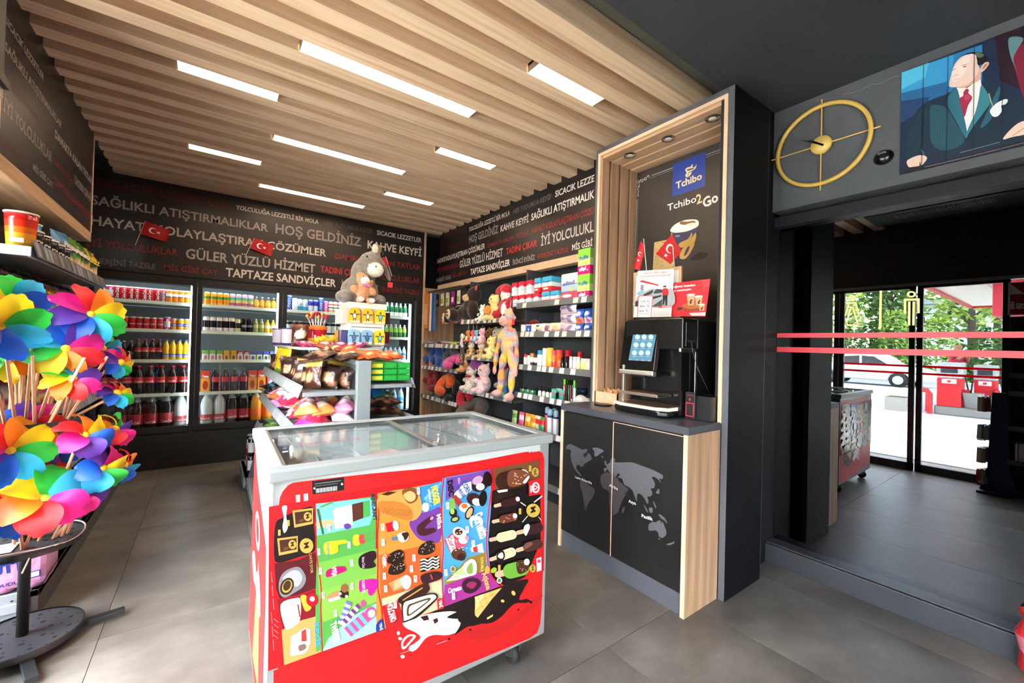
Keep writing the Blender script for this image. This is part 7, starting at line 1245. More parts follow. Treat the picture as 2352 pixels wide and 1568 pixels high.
put_r(tissue(.19, .23, .16, '#e4e0dc', '#a8bcd8', '#e0485c', 'ollnd', tc='#5c6ca8'), 'paper_pack', 'gloss', Yp(1318, 670), z1, 'large white paper roll pack printed upside down in blue and red', 'paper pack', None, 2.42, .012)
for i in range(2):
    m = tissue(.13, .20, .16, '#8cd04c', '#c4e48c', '#e0287c', 'Puffla', tc='#3c6ca8'); 
    for j in range(5): m.flat(ellpts(-.04+.02*j, .03+.025*(j % 2), .006, .006), .082, '#f4d0e0', RX)
    put_r(m, 'paper_pack', 'gloss', Yp(1352, 670)-.0, z1+.20*i, 'green and pink paper roll pack, %s' % ('lower of the two', 'upper of the two')[i], 'paper pack', None, 2.42, .012)
# second shelf
z2 = 1.403
for i in range(5): put_r(MB().lathe([(.024, 0), (.028, .01), (.028, .085), (.024, .095)], ['#e8e8ea', '#3458a8' if i % 2 else '#e4e4e8', '#e8e8ea'], 14), 'paper_roll', 'gloss', Yp(1203+12*i, 745), z2, 'small white and blue roll on the second shelf beside the hanging toy', 'roll', 'small rolls on the second shelf', 2.40)
for i in range(4): o = bag(.13, .10, .05, '#e0d4cc', [(.3, .5, '#b8888c')], [(.5, .6, .3, .2, '#8c5c74' if i % 2 else '#e8c888')], 50+i, name='wipes_bag'); o.location = (2.40, Yp(1240+20*i, 748), z2); o.rotation_euler = (0, .0, HR+.1*i); tag(o, 'crinkled %s bag of cotton on the second shelf' % ('cream', 'mauve-patterned', 'yellow-spotted', 'pale')[i], 'bag')
for i in range(2): o = bag(.07, .13, .05, '#1c3c98', [], [(.5, .6, .3, .15, '#e4e8f0')], 60+i, name='tissue_bag'); o.location = (2.55, Yp(1270+22*i, 735), z2+.01); o.rotation_euler = (0, 0, HR); tag(o, 'dark blue pouch behind the cotton bags, %s' % ('left', 'right')[i], 'bag')
for i in range(3): o = bag(.20, .085, .10, '#d8c4d4', [(.8, 1, '#f0e8ee')], [(.75, .5, .12, .4, '#7c6a8c'), (.4, .5, .2, .1, '#8c7c98')], 64+i, name='wipes_pack'); o.location = (2.40, Yp(1305, 745), z2+.087*i); o.rotation_euler = (0, 0, HR); tag(o, 'lilac wet wipes pack, %s of the stack of three' % ('bottom', 'middle', 'top')[i], 'wipes')
for i in range(4):
    o = bag(.085, .085 if i < 2 else .115, .07, '#2c58b8', [(.0, .35, '#ef8a1c' if i == 2 else '#e0e4ec')], [(.5, .65, .35, .16, '#e8ecf4'), (.7, .2, .2, .14, '#d84c9c')], 70+i, name='pad_pack'); o.location = (2.39, Yp((1334, 1353)[i % 2], 745), z2+(.087 if i > 1 else 0)); o.rotation_euler = (0, 0, HR); tag(o, 'blue hygiene pad pack, %s' % ('lower left', 'lower right', 'upper left with orange foot', 'upper right')[i], 'pack')
# third shelf: toiletries
z3 = 1.103
def tin(r, h, c, top, th=.03, lab=None): return MB().lathe([(r*.95, 0), (r, .004), (r, h*.4), (r, h-th), (r*.9, h-th+.002), (r*.9, h-.003), (r*.8, h)], [c, c, lab or c, c, top, top], 16)
for i, (px, r, h, c, tp_, lb, L) in enumerate(((1207, .02, .12, '#e6e0dc', '#c83c34', None, 'white bottle with red cap'), (1214, .018, .11, '#dcd8d4', '#d8d4d0', None, 'slim white bottle'), (1222, .024, .13, '#1c1a1c', '#b8874c', '#e0d8d0', 'black shaving box'), (1231, .024, .125, '#1c1a1c', '#1c1a1c', '#d8d0c8', 'black shaving box with white lettering'),
   (1240, .026, .16, '#c8dce8', '#3c8cc0', '#e4ecf0', 'pale blue shampoo'), (1251, .024, .18, '#e8e0d0', '#e8e0d0', None, 'cream tall tube'), (1263, .032, .185, '#f0a01c', '#e8b440', '#f0b43c', 'yellow-orange spray can'), (1272, .020, .165, '#d82c34', '#e05060', '#e87c4c', 'slim red spray can'), (1284, .030, .17, '#e04c1c', '#e8342c', None, 'orange-red spray can'),
   (1292, .016, .11, '#17171a', '#17171a', None, 'small black bottle'), (1301, .018, .12, '#1c1c20', '#1c1c20', None, 'small black and white bottle'), (1304, .030, .17, '#c8242c', '#b81c28', None, 'red spray can at the back'), (1311, .014, .12, '#c8c4bc', '#d0ccc4', '#e0d8d0', 'little silver perfume'), (1320, .018, .12, '#dcdcd8', '#c8c8c4', '#e8e4d8', 'clear perfume bottle'), (1328, .018, .12, '#e0d8a8', '#c8c8c4', None, 'pale yellow perfume bottle'), (1332, .026, .16, '#c02430', '#a81c28', None, 'dark red spray can behind the perfumes'), (1338, .017, .11, '#e0d058', '#d0ccc4', '#ece4a0', 'yellow perfume bottle'), (1345, .017, .11, '#e4dc7c', '#d0ccc4', None, 'pale perfume bottle'), (1352, .017, .11, '#d8d8d4', '#d0ccc4', None, 'clear bottle at the right end'))):
    put_r(tin(r, h, c, tp_, h*.25, lb), 'toiletry_bottle', 'gloss', Yp(px, 845, 2.37 if 'back' not in L and 'behind' not in L else 2.46), z3, L+' on the third toiletries shelf', 'bottle', None, 2.37 if 'back' not in L and 'behind' not in L else 2.46)
m = MB(); text2(m, 'ARKO', (0, 0), (.07, 0), .014, .0, '#f0ece4', Matrix.Translation((2.345, Yp(1222, 845, 2.37)+.006, z3+.02))@Matrix(((0, 0, -1, 0), (0, -1, 0, 0), (1, 0, 0, 0), (0, 0, 0, 1))), .04); o = [x for x in COL.objects if x.get('label', '').startswith('black shaving box on')]
if o: m.v = [tuple(Matrix.LocRotScale(o[0].location, o[0].rotation_euler, None).inverted()@Vector(p)) for p in m.v]; m.build('lettering', 'print', o[0])
# fourth shelf
z4 = .843
def tub(loc, lab, c='#2c6c44', **k): pass
for i in range(3): put_r(MB().lathe([(.03, 0), (.034, .01), (.034, .05), (.03, .06)], ['#2c6c44', '#3c7c50', '#1c2c24'], 14), 'cream_jar', 'gloss', Yp(1202+11*i, 888, 2.42), z4, 'dark green jar, %s of three at the left of the fourth shelf' % ('left', 'middle', 'right')[i], 'jar', None, 2.42)
for i in range(5): put_r(MB().lathe([(.014, 0), (.016, .01), (.016, .055), (.010, .065), (.010, .10), (.008, .102)], ['#e0d8c8', '#e8e0b8' if i % 2 else '#e4e4e0', '#d8d8d0', '#1c1c1e', '#2a2a2c'], 12), 'small_bottle', 'gloss', Yp(1240+9*i, 900, 2.37), z4, 'small clear bottle with black cap, %s from the left on the fourth shelf' % ('first', 'second', 'third', 'fourth', 'fifth')[i], 'bottle', None, 2.37)
for i in range(4): put_r(MB().box(-.027, .027, -.012, .012, 0, .10, ('#4ab09c', '#e4e8e4')[i % 2]).box(-.027, .027, -.0125, .0125, .02, .07, '#2c9c8c').box(-.012, .012, -.013, .013, .05, .08, '#e04c5c'), 'toothpaste_box', 'print', Yp(1274+9*i, 905, 2.36+.05*(i % 2)), z4, 'green and white dental floss card, %s from the left' % ('first', 'second', 'third', 'fourth')[i], 'box', None, 2.36+.05*(i % 2))
for i in range(5): put_r(MB().box(-.022, .022, -.004, .004, 0, .19, '#d8e8c8').box(-.022, .022, -.0045, .0045, .13, .19, '#6cb83c').tube([(0, -.006, .02), (0, -.008, .15)], .005, ('#c8203c', '#2c3c5c', '#3c9c4c', '#d83440', '#2c6cb0')[i], 6), 'toothbrush_pack', 'gloss', Yp(1299+4.5*i, 905, 2.37), z4, 'toothbrush pack with %s handle standing on the fourth shelf' % ('dark red', 'navy', 'green', 'bright red', 'blue')[i], 'toothbrush', None, 2.37)
put_r(MB().lathe([(.045, 0), (.05, .03), (.045, .06)], '#2c3a58', 16), 'dark_jar', 'gloss', Yp(1338, 880, 2.6), z4+.05, 'dark blue sponge at the back right of the fourth shelf', 'sponge', None, 2.6)
o = plush('bath_sponge', [((-.05, 0, .03), (.04, .04, .03), '#d8d0c8'), ((.02, 0, .04), (.05, .045, .04), '#dcd4cc'), ((.07, .02, .03), (.04, .04, .03), '#d0c8c0')], 'cream bath puff wrapped in film at the right of the fourth shelf', 'sponge', vox=.008); o.location = (2.40, Yp(1330, 915, 2.4), z4); o.rotation_euler = (0, 0, HR)
# lowest visible shelf: packs and insect sprays
z5 = .548
for i, (px, c, c2, L) in enumerate(((1184, '#c8d890', '#6c9c3c', 'green'), (1200, '#e85c84', '#f4c8d4', 'pink'), (1214, '#f0a02c', '#f8d88c', 'orange bear'), (1226, '#f0b83c', '#d87c2c', 'yellow-orange'), (1238, '#d8c8b8', '#c83c34', 'beige and red'), (1246, '#3c9c5c', '#d8242c', 'green and red'))):
    o = bag(.08, .13, .03, c, [(.5, .8, c2)], [], 80+i, name='refill_pack'); o.location = (2.38, Yp(px, 975, 2.4), z5); o.rotation_euler = (-.1, 0, HR); tag(o, L+' refill pack on the low shelf behind the freezer corner', 'pack')
for i, (px, c, X) in enumerate(((1257, '#1c2c6c', 2.42), (1263, '#24346c', 2.36), (1273, '#28407c', 2.42), (1277, '#1c2460', 2.36))): put_r(MB().lathe([(.024, 0), (.026, .01), (.026, .15), (.015, .165)], [c, '#c8ccd4' if i % 2 else '#c83c34', c], 14).lathe([(.022, .165), (.024, .17), (.022, .21), (.012, .22)], '#8cb0c0', 12), 'insect_spray', 'gloss', Yp(px, 975, X), z5, 'blue insect spray can with pale cap, %s from the left' % ('first', 'second', 'third', 'fourth')[i], 'spray can', None, X)
# ---------------------------------------------------------------- plush toys, middle bay
DB, CR = '#2b1912', '#d8b48c'
def seat(o, px, py, X, z, rz=HR, sc=None): o.location = (X, ax(px, py, X).y, z); o.rotation_euler = (0, 0, rz); return o
bear = plush('plush_bear', [((.0, .02, .13), (.15, .12, .11), DB), ((.13, .02, .33), (.095, .09, .095), DB), ((.09, -.07, .29), (.05, .045, .04), CR), ((.06, .05, .42), (.035, .02, .035), DB), ((.20, .03, .42), (.035, .02, .035), DB), ((.08, .0, .20), (.11, .09, .08), DB), ((-.15, -.10, .085), (.10, .10, .07), DB), ((-.28, -.11, .07), (.05, .06, .07), DB), ((-.04, -.16, .09), (.08, .07, .08), DB), ((.17, -.02, .15), (.07, .06, .11), DB)],
  'big dark brown plush bear lying with its printed soles forward', vox=.014, details=[('sole', 'ell', (-.04, -.225, .095), (.052, .012, .060), '#e0c09c', 'cloth'), ('sole', 'ell', (-.295, -.155, .075), (.034, .018, .05), '#e0c09c', 'cloth')]+[('paw_print', 'ell', (x, -.238, z), (.011, .004, .012), '#2b1912') for x, z in ((-.06, .115), (-.035, .122))]+[('paw_print', 'ell', (-.042, -.238, .08), (.022, .005, .012), '#2b1912'), ('paw_print', 'ell', (-.300, -.172, .09), (.008, .004, .010), '#2b1912'), ('nose', 'ell', (.062, -.115, .305), (.018, .012, .012), '#4a2c1c'), ('belt', 'tube', [(-.12, -.09, .19), (-.02, -.11, .20), (.06, -.09, .20)], .004, '#d8c4a8'), ('red_tag', 'box', (.215, .25, -.02, -.017, .37, .42), '#f06858', 'print')])
seat(bear, 1072, 725, 2.46, 1.548)
def small(name, lab, body, belly, head=None, muzzle=None, ears=None, px=0, py=0, X=2.42, z=0, s=1.0, extra=(), det=(), rz=HR, seatd=True, nose='#2a1c18', patch=None):
    head = head or body; ears = ears or head; k = s
    B_ = [((0, 0, .06*k), (.050*k, .042*k, .058*k), body), ((0, -.018*k, .055*k), (.034*k, .032*k, .042*k), belly), ((0, -.005*k, .145*k), (.046*k, .042*k, .042*k), head), ((0, -.036*k, .135*k), (.024*k, .018*k, .018*k), muzzle or head)]
    for q_ in (-1, 1): B_ += [((q_*.036*k, .004*k, .185*k), (.014*k, .008*k, .016*k), ears), ((q_*.052*k, -.022*k, .075*k), (.018*k, .026*k, .020*k), body), ((q_*.036*k, -.052*k, .018*k), (.022*k, .034*k, .020*k), body)]
    o = plush(name, B_+list(extra), lab, vox=.0085*max(s, .8), details=face(-.005*k, .145*k, .045*k, nose=nose)+list(det), patch=patch); return seat(o, px, py, X, z, rz)
def spotty(c2, f=48, t=.25):
    C2 = np.array(hx(c2), dtype=np.float32)
    def fn(P, cs): m = np.sin(P[:, 0]*f*2+1.3)+np.sin(P[:, 1]*f*2.3+P[:, 0]*30)+np.sin(P[:, 2]*f*2.1+2) > t*3; o = cs.copy(); o[m] = C2; return o
    return fn
small('plush_cow', 'small white and black plush cow beside the brown bear', '#e8e4e0', '#f0ece8', px=1108, py=725, X=2.36, z=1.548, s=.95, patch=spotty('#1c1a1a', 38, .35), nose='#d8a0a0')
small('plush_chick_bear', 'pale yellow plush in a hood holding an orange heart', '#ecd98c', '#f4ecd0', px=1136, py=722, X=2.37, z=1.548, s=1.45, muzzle='#f0c878', det=[('heart', 'ell', (.04, -.11, .10), (.045, .03, .05), '#f08a1c', 'cloth'), ('cap_brim', 'ell', (0, -.03, .262), (.03, .02, .008), '#f09a2c', 'cloth')])
small('plush_bird', 'pale yellow plush bird with pink foot in front of the hooded one', '#e8e08c', '#f0e8a8', px=1119, py=728, X=2.35, z=1.548, s=.7, nose='#e8a030')
small('plush_penguin', 'plush with black hair standing behind the yellow one', '#1a1818', '#d8d0c8', px=1150, py=700, X=2.62, z=1.548, s=1.9, muzzle='#e8c49c')
rd = plush('plush_santa', [((0, 0, .12), (.10, .08, .11), '#b8142c'), ((0, -.01, .25), (.065, .06, .055), '#f0dcd8'), ((0, .0, .31), (.075, .065, .06), '#c01830'), ((-.09, .0, .33), (.11, .05, .035), '#c01830', (0, -.35, 0)), ((.05, -.05, .10), (.04, .05, .08), '#f0ece8'), ((-.06, -.07, .06), (.05, .06, .05), '#b8142c'), ((.09, -.02, .16), (.04, .05, .07), '#b8142c')], 'red plush santa with long drooping hat and white fur', vox=.012, details=[('red_ball', 'ell', (-.065, -.06, .28), (.018, .014, .022), '#d8283c', 'cloth'), ('smile', 'tube', [(-.02, -.07, .235), (0, -.075, .228), (.02, -.07, .233)], .0015, '#5a2a2a')])
seat(rd, 1163, 715, 2.42, 1.548)
o = plush('red_cushion', [((0, 0, .05), (.14, .09, .05), '#9c1020')], 'dark red plush cushion between the second shelf and the santa', 'cushion', vox=.012); seat(o, 1215, 735, 2.55, 1.40+.07)
zm = 1.153
giraf = spotty('#a8622c', 44, .18)
for i, (px, L) in enumerate(((1083, 'left'), (1106, 'right'))): small('plush_giraffe', 'small spotted plush giraffe sitting on the middle shelf, %s one' % L, '#e8c078', '#f0e8dc', head='#f0e4d4', px=px, py=812, X=2.38, z=zm, s=.95, patch=lambda P, cs: np.where((P[:, 2] < .10)[:, None], giraf(P, cs), cs))
small('plush_bear', 'pale yellow plush bear with orange beak on the middle shelf', '#ecdc84', '#f0e8b0', px=1130, py=814, X=2.37, z=zm, s=1.25, nose='#e88a2c')
small('plush_lion', 'brown plush lion at the back of the middle shelf', '#a86a38', '#c88c54', px=1128, py=790, X=2.6, z=zm+.06, s=1.5); small('plush_horse', 'pale grey and tan plush horse at the back of the middle shelf', '#c8bca8', '#dcd4c8', px=1144, py=790, X=2.5, z=zm+.05, s=1.5, patch=spotty('#b08860', 20, .4))
for i, (px, c, L) in enumerate(((1076, '#d87c3c', 'orange'), (1087, '#e8584c', 'coral red'), (1095, '#6cb4d8', 'light blue'), (1108, '#eca8b8', 'pink pig'))):
    k_ = small('hanging_toy', '%s keyring toy hanging above the plush giraffes' % L, c, '#f0e0d8', px=px, py=765, X=2.31, z=1.325+(-.02 if i == 3 else 0), s=.68+.2*(i == 3)); MB().tube([(0, 0, .13), (0, 0, .20)], .0012, '#d8d8d8', 4).build('cord', 'matte', k_)
pd = plush('hanging_panda', [((0, 0, .26), (.035, .03, .05), '#e8e4e0'), ((0, 0, .335), (.034, .030, .034), '#e8e4e0'), ((-.028, .0, .365), (.010, .008, .010), '#2a2826'), ((.028, .0, .365), (.010, .008, .010), '#2a2826'), ((-.045, -.005, .26), (.013, .014, .06), '#3a3836', (0, .25, 0)), ((.045, -.005, .26), (.013, .014, .06), '#3a3836', (0, -.25, 0)), ((-.025, 0, .13), (.018, .018, .09), '#4a4644'), ((.025, 0, .13), (.018, .018, .09), '#4a4644'), ((-.035, -.01, .03), (.026, .032, .022), '#4a4644'), ((.035, -.01, .03), (.026, .032, .022), '#4a4644')], 'long-legged grey panda plush with a tiny red heart, hanging at the shelf edge', vox=.008, details=face(0, .335, .034, nose='#1c1a1a')+[('heart', 'ell', (0, -.032, .285), (.008, .005, .008), '#d8283c', 'cloth')])
seat(pd, 1062, 800, 2.29, 1.05)
zb_ = .778
small('plush_bear', 'white plush bear with red scarf on the lowest toy shelf', '#e8dccc', '#f0e6da', px=1083, py=890, X=2.40, z=zb_, s=1.55, det=[('scarf', 'ell', (0, -.045, .165), (.055, .03, .016), '#c8202c', 'cloth')])
small('plush_rabbit', 'pale pink plush rabbit with a pink bow on the lowest toy shelf', '#ecc8c8', '#f4dcdc', px=1112, py=895, X=2.38, z=zb_, s=1.7, ears='#e8b8bc', det=[('bow', 'ell', (.0, -.075, .165), (.03, .012, .012), '#e86ca0', 'cloth')])
small('plush_koala', 'grey plush koala with a santa hat behind the big hanging monkey', '#9a8c84', '#d8ccc4', px=1157, py=890, X=2.42, z=zb_, s=1.5, ears='#c8a0a4', det=[('santa_hat', 'ell', (0, 0, .30), (.045, .045, .03), '#c8182c', 'cloth')])
small('plush_duck', 'tiny blue and green plush at the edge of the lowest toy shelf', '#2c7cb8', '#6cc06c', px=1160, py=905, X=2.35, z=zb_, s=.7, nose='#e8a830')
# purple car cushion, pink giraffe cushion
o = plush('car_cushion', [((0, 0, .07), (.15, .07, .06), '#8a2c8c'), ((-.02, 0, .12), (.09, .06, .05), '#a0389c'), ((-.09, -.05, .03), (.035, .02, .035), '#1a181a'), ((.10, -.05, .03), (.035, .02, .035), '#1a181a')], 'purple car-shaped plush cushion with round wheels', 'cushion', vox=.012, details=[('wheel_hub', 'ell', (-.09, -.075, .03), (.017, .006, .017), '#c8c8d0'), ('wheel_hub', 'ell', (.10, -.075, .03), (.017, .006, .017), '#c8c8d0')]); seat(o, 1085, 850, 2.42, .99+.0); o.location.y = 3.98
# neck pillows
def neck(c, c2=None): m = MB(); pts = [(.085*cos(a), .09*sin(a), 0) for a in [radians(-60-12*i+0) for i in range(26)]]; m.tube(pts, [.03]+[.048]*24+[.03], c, 12); m.ell(pts[0], .032, c, 10, 8); m.ell(pts[-1], .032, c, 10, 8); return m
def npill(c, px, py, X, z, lab, rx=pi/2, rz=HR, s=1): o = neck(c).build('neck_pillow', 'cloth', label=lab, cat='neck pillow', group='neck pillows'); o.location = (X, ax(px, py, X).y, z); o.rotation_euler = (rx, 0, rz); o.scale = (s, s, s); return o
for i, px in enumerate((985, 1000, 1015)): npill('#24509c', px, 822, 2.42, 1.165, 'royal blue neck pillow, %s in the upper row' % ('left', 'middle', 'right')[i], 1.2, s=.95)
npill('#4c5056', 1034, 828, 2.42, 1.15, 'dark grey neck pillow with a white price card', 1.2)
for i, px in enumerate((982, 997)): npill('#b8786c', px, 843, 2.42, 1.05, 'dusty pink neck pillow, %s' % ('left', 'right')[i], 1.3, s=.8)
for i, px in enumerate((1011, 1024)): npill('#2c5cac', px, 850, 2.42, 1.055, 'blue neck pillow in the lower row, %s' % ('left', 'right')[i], 1.3, s=.8)
npill('#e0589c', 1043, 838, 2.36, 1.09, 'pink neck pillow above the purple car cushion', .5, s=1.1); 
small('giraffe_pillow', 'tan giraffe-patterned plush with a red ribbon between the pillows', '#c88c4c', '#d8a468', px=1066, py=860, X=2.33, z=.985, s=1.15, patch=spotty('#e8c890', 24, .3), det=[('ribbon', 'ell', (0, -.05, .11), (.04, .02, .012), '#c8202c', 'cloth')])
for i, (c, px, py, z, L) in enumerate((('#8c1424', 982, 867, .87, 'dark red neck pillow, upper left'), ('#8c1424', 997, 868, .87, 'dark red neck pillow, second in the upper row'), ('#9c1828', 995, 885, .78, 'dark red neck pillow under the upper two'), ('#7c6450', 992, 903, .70, 'brown neck pillow below the red ones'), ('#5c4c40', 982, 912, .64, 'small dark brown neck pillow at the bottom left'), ('#3c4048', 1012, 905, .66, 'charcoal neck pillow beside the brown one'))): npill(c, px, py, 2.42, z, L, 1.2, s=.9)
npill('#e8601c', 1022, 885, 2.34, .80, 'bright orange neck pillow in front', .9, s=1.15); npill('#101012', 1038, 893, 2.40, .72, 'black neck pillow under the orange one', 1.2, s=1.1)
npill('#c8182c', 1068, 905, 2.42, .68, 'bright red neck pillow below the toy shelf', 1.3, s=1.1); npill('#6c5a50', 1085, 920, 2.42, .56, 'wide taupe neck pillow at the bottom', .5, s=1.5)
# folded bandanas
cols = ['#8c2430', '#b83c44', '#3c4c7c', '#c8c4c8', '#7c3c6c', '#3c8c84', '#d8ccd0', '#a82c5c', '#5c6c3c']
for j in range(4):
    for i in range(5): m = MB().box(-.09, .09, -.07, .07, 0, .012, cols[(i*2+j*3) % 9]).box(-.088, .088, -.071, -.069, .004, .008, cols[(i+j) % 9]); m.build('folded_cloth', 'cloth', label='folded printed cloth, %s pile, %s layer' % (('left', 'second', 'third', 'right')[j], ('bottom', 'second', 'middle', 'fourth', 'top')[i]), cat='cloth', loc=(2.43, 5.15-.22*j, 1.268+.0135*i), rot=HR+Q7.uniform(-.2, .2))
o = bag(.14, .05, .05, '#b0d03c', [], [], 95, name='green_bag'); seat(o, 1043, 784, 2.35, 1.27); tag(o, 'lime green folded bag at the right of the cloth piles', 'bag')
# hooks with toys and long brushes
for i in range(16):
    c, c2 = Q7.choice((('#3c3a34', '#c8b87c'), ('#8c2c7c', '#e8c8e0'), ('#c8c4b4', '#7c9c3c'), ('#2c2c2e', '#b84c2c'))); L = ('dark', 'purple', 'pale green', 'black')[[x for x in ('#3c3a34', '#8c2c7c', '#c8c4b4', '#2c2c2e')].index(c)]
    m = MB().box(-.03, .03, -.008, .008, 0, .16, c).box(-.024, .024, -.010, .010, .03, .09, c2); m.build('blister_pack', 'gloss', label='%s blister pack hanging on a hook left of the brown bear' % L, cat='blister pack', group='%s blister packs on the hooks' % L, loc=(2.40+.05*(i % 3), 5.0-.048*i, 1.78), rot=HR)
for i in range(7): MB().box(-.03, .03, -.006, .006, 0, .11, ('#e86c2c', '#b8b0a8', '#c84c5c')[i % 3]).box(-.02, .02, -.008, .008, .03, .07, '#f0e0c8').build('small_pack', 'gloss', label='%s small pack hanging under the brown bear' % ('orange', 'grey', 'rose')[i % 3], cat='pack', group='%s small packs under the bear' % ('orange', 'grey', 'rose')[i % 3], loc=(2.42, 4.85-.085*i, 1.55), rot=HR)
m = MB(); m.prism([(-.05, 0), (.05, 0), (.055, .45), (-.02, .50), (-.055, .45)], -.012, .012, '#c8742c', RX)
for i in range(14): m.box(-.045, .05, -.014, -.012, .05+.02*i, .058+.02*i, '#e8d0a0')
o = m.build('toy_sword_pack', 'print', label='orange striped long blister card at the far left of the hooks', cat='blister pack', loc=(2.34, 5.2, 1.50), rot=HR)
for i in range(3): MB().prism([(-.022, 0), (.022, 0), (.018, .50), (-.018, .50)], -.008, .008, ('#e0e0e0', '#2c4c7c', '#3c64a0')[i], RX).build('toy_saw_pack', 'print', label='%s long pack beside the orange striped card' % ('white serrated', 'navy', 'mid blue')[i], cat='blister pack', loc=(2.36, 5.11-.06*i, 1.46), rot=HR)
m = MB()
for i in range(12): m.tube([(2.79, 5.2-.07*i, 1.98), (2.36, 5.2-.07*i, 1.98)], .003, '#b8b8b8', 4)
m.box(2.36, 2.365, 4.3, 5.25, 1.97, 1.99, '#888'); inv(m.build('hooks', 'metal', kind='stuff'), RS_)
# ---------------------------------------------------------------- big tie-dye monkey
def tiedye(P, cs):
    C = np.array([hx(c) for c in ('#d04c78', '#e8903c', '#e8c83c', '#d0a0a8', '#7cb4b4', '#d86484', '#e8ac5c')], dtype=np.float32); body = cs[:, 0] > .55
    h_ = (np.sin(P[:, 0]*21+P[:, 2]*9)+np.sin(P[:, 2]*26+1.7)+np.sin(P[:, 0]*17-P[:, 2]*19+.6)+3)/6; idx = np.clip((h_*7).astype(int), 0, 6); t = (h_*7-idx)[:, None]; mix = C[idx]*(1-t)+C[np.minimum(idx+1, 6)]*t
    o = cs.copy(); m = cs[:, 3] > .99; isb = np.abs(cs[:, :3]-np.array(hx('#c08080')[:3])).sum(1) < .02; o[isb] = mix[isb]; return o
TD, PKS = '#c08080', '#e8a89c'
mk = plush('plush_monkey', [((0, 0, .60), (.085, .06, .10), TD), ((0, 0, .50), (.080, .058, .08), TD), ((.01, -.005, .765), (.070, .062, .068), TD), ((.015, .0, .83), (.03, .03, .035), TD, (0, .3, 0)), ((-.015, -.05, .735), (.058, .035, .045), PKS), ((-.005, -.052, .775), (.036, .02, .022), '#e4b0b0'), ((.085, .01, .765), (.014, .010, .020), PKS), ((-.075, .01, .77), (.012, .010, .018), PKS),
  ((-.115, 0, .56), (.028, .028, .11), TD, (0, .28, 0)), ((-.155, -.005, .40), (.026, .026, .11), TD, (0, .12, 0)), ((-.165, -.01, .275), (.024, .022, .045), PKS), ((.105, 0, .57), (.028, .028, .11), TD, (0, -.22, 0)), ((.125, -.005, .41), (.027, .027, .11), TD), ((.125, -.01, .275), (.025, .022, .05), PKS),
  ((-.055, 0, .38), (.040, .038, .11), TD, (0, .28, 0)), ((-.075, -.005, .20), (.036, .034, .13), TD), ((-.095, -.03, .065), (.05, .055, .032), PKS), ((.055, 0, .38), (.038, .038, .11), TD, (0, -.25, 0)), ((.07, -.005, .20), (.035, .034, .13), TD), ((.072, -.035, .045), (.045, .06, .036), PKS)],
  'large pastel tie-dye plush monkey hanging in front of the toy shelves', vox=.011, patch=tiedye, details=[('eye', 'ell', (-.024, -.068, .792), (.009, .005, .010), '#141414', 'gloss'), ('eye', 'ell', (.014, -.070, .790), (.009, .005, .010), '#141414', 'gloss'), ('smile', 'tube', [(-.055, -.078, .742), (-.04, -.083, .722), (-.015, -.086, .714), (.01, -.083, .722), (.025, -.074, .738)], .002, '#a03c48'), ('loop', 'tube', [(.02, 0, .86), (.03, .0, .93)], .002, '#e8e4e0'), ('red_tag', 'box', (.085, .115, -.03, -.027, .70, .75), '#e02c34', 'print')])
mk.location = (2.235, ax(1166, 800, 2.235).y, .785); mk.rotation_euler = (0, 0, HR+.12)
MB().tube([(0, 0, 0), (-.09, 0, .012)], .002, '#b0b0b0', 4).build('display_hook', 'metal', RS_, loc=(2.32-2.5, mk.location.y-3.7-.03, 1.715)) if False else None
# ================================================================ left shelving
LS = empty('snack_shelving', (-.95, 3.6, 0), 'dark metal wall shelving with snacks at the far left behind the pinwheels', 'shelving')
XB = -1.26
inv(MB().box(XB-.02, XB, 2.84, 5.0, .05, 2.0, '#3a2c26').build('back_panel', NM('brown_board2', '#33261f', '#42332a', (20, 2, 20), .6, .05)), LS)
for y in (2.845, 4.45): inv(MB().box(XB, XB+.03, y, y+.03, .0, 2.0, '#55585b').build('upright', 'satin'), LS)
for z, xf, y1 in ((1.69, -.675, 4.46), (1.425, -.665, 4.46), (1.15, -.665, 4.46), (.87, -.66, 4.46), (.56, -.65, 4.46)):
    inv(MB().box(XB, xf, 2.85, y1, z-.03, z-.024, '#4a4c4e').box(xf-.012, xf, 2.85, y1, z-.045, z, '#6a6c6e').box(XB, xf, 2.848, 2.856, z-.04, z+.004, '#c2c6ca').box(XB, xf, 2.856, y1, z-.004, z, '#55585a').build('shelf', 'satin', bev=.002), LS)
    m = MB().add([(xf, 2.85, z+.038), (xf, y1, z+.038), (xf+.020, y1, z-.04), (xf+.020, 2.85, z-.04)], [(0, 1, 2, 3), (3, 2, 1, 0)], '#8c9094')
    yy = 2.87
    while yy < y1-.06: m.add([(xf+.004, yy, z+.030), (xf+.004, yy+.055, z+.030), (xf+.0205, yy+.055, z-.034), (xf+.0205, yy, z-.034)], [(0, 1, 2, 3), (3, 2, 1, 0)], Q7.choice(['#d8dce4', '#c4c8d0', '#b8a8a4'])); yy += Q7.choice((.07, .12))
    inv(m.build('price_rail', 'print'), LS)
inv(MB().box(XB, -.60, 2.80, 4.95, .10, .13, '#5a5d60').box(-.63, -.60, 2.80, 4.95, .0, .13, '#4c4845').box(XB, -.63, 2.795, 2.805, 0.02, .135, '#a4acb2').build('base_deck', 'satin', bev=.003), LS)
inv(MB().box(XB, -.66, 2.788, 2.796, .05, .09, '#b0b8be').lathe([(.006, 0), (.0, .003)], '#20242a', 10, Matrix.Translation((-.68, 2.79, .105))@RX).build('end_bracket', 'satin', bev=.002), LS)
m = MB().add([(-.60, 2.80, .13), (-.60, 4.95, .13), (-.565, 4.95, .20), (-.565, 2.80, .20)][::-1], [(0, 1, 2, 3), (3, 2, 1, 0)], '#5c6068'); inv(m.build('price_rail', 'gloss'), LS)
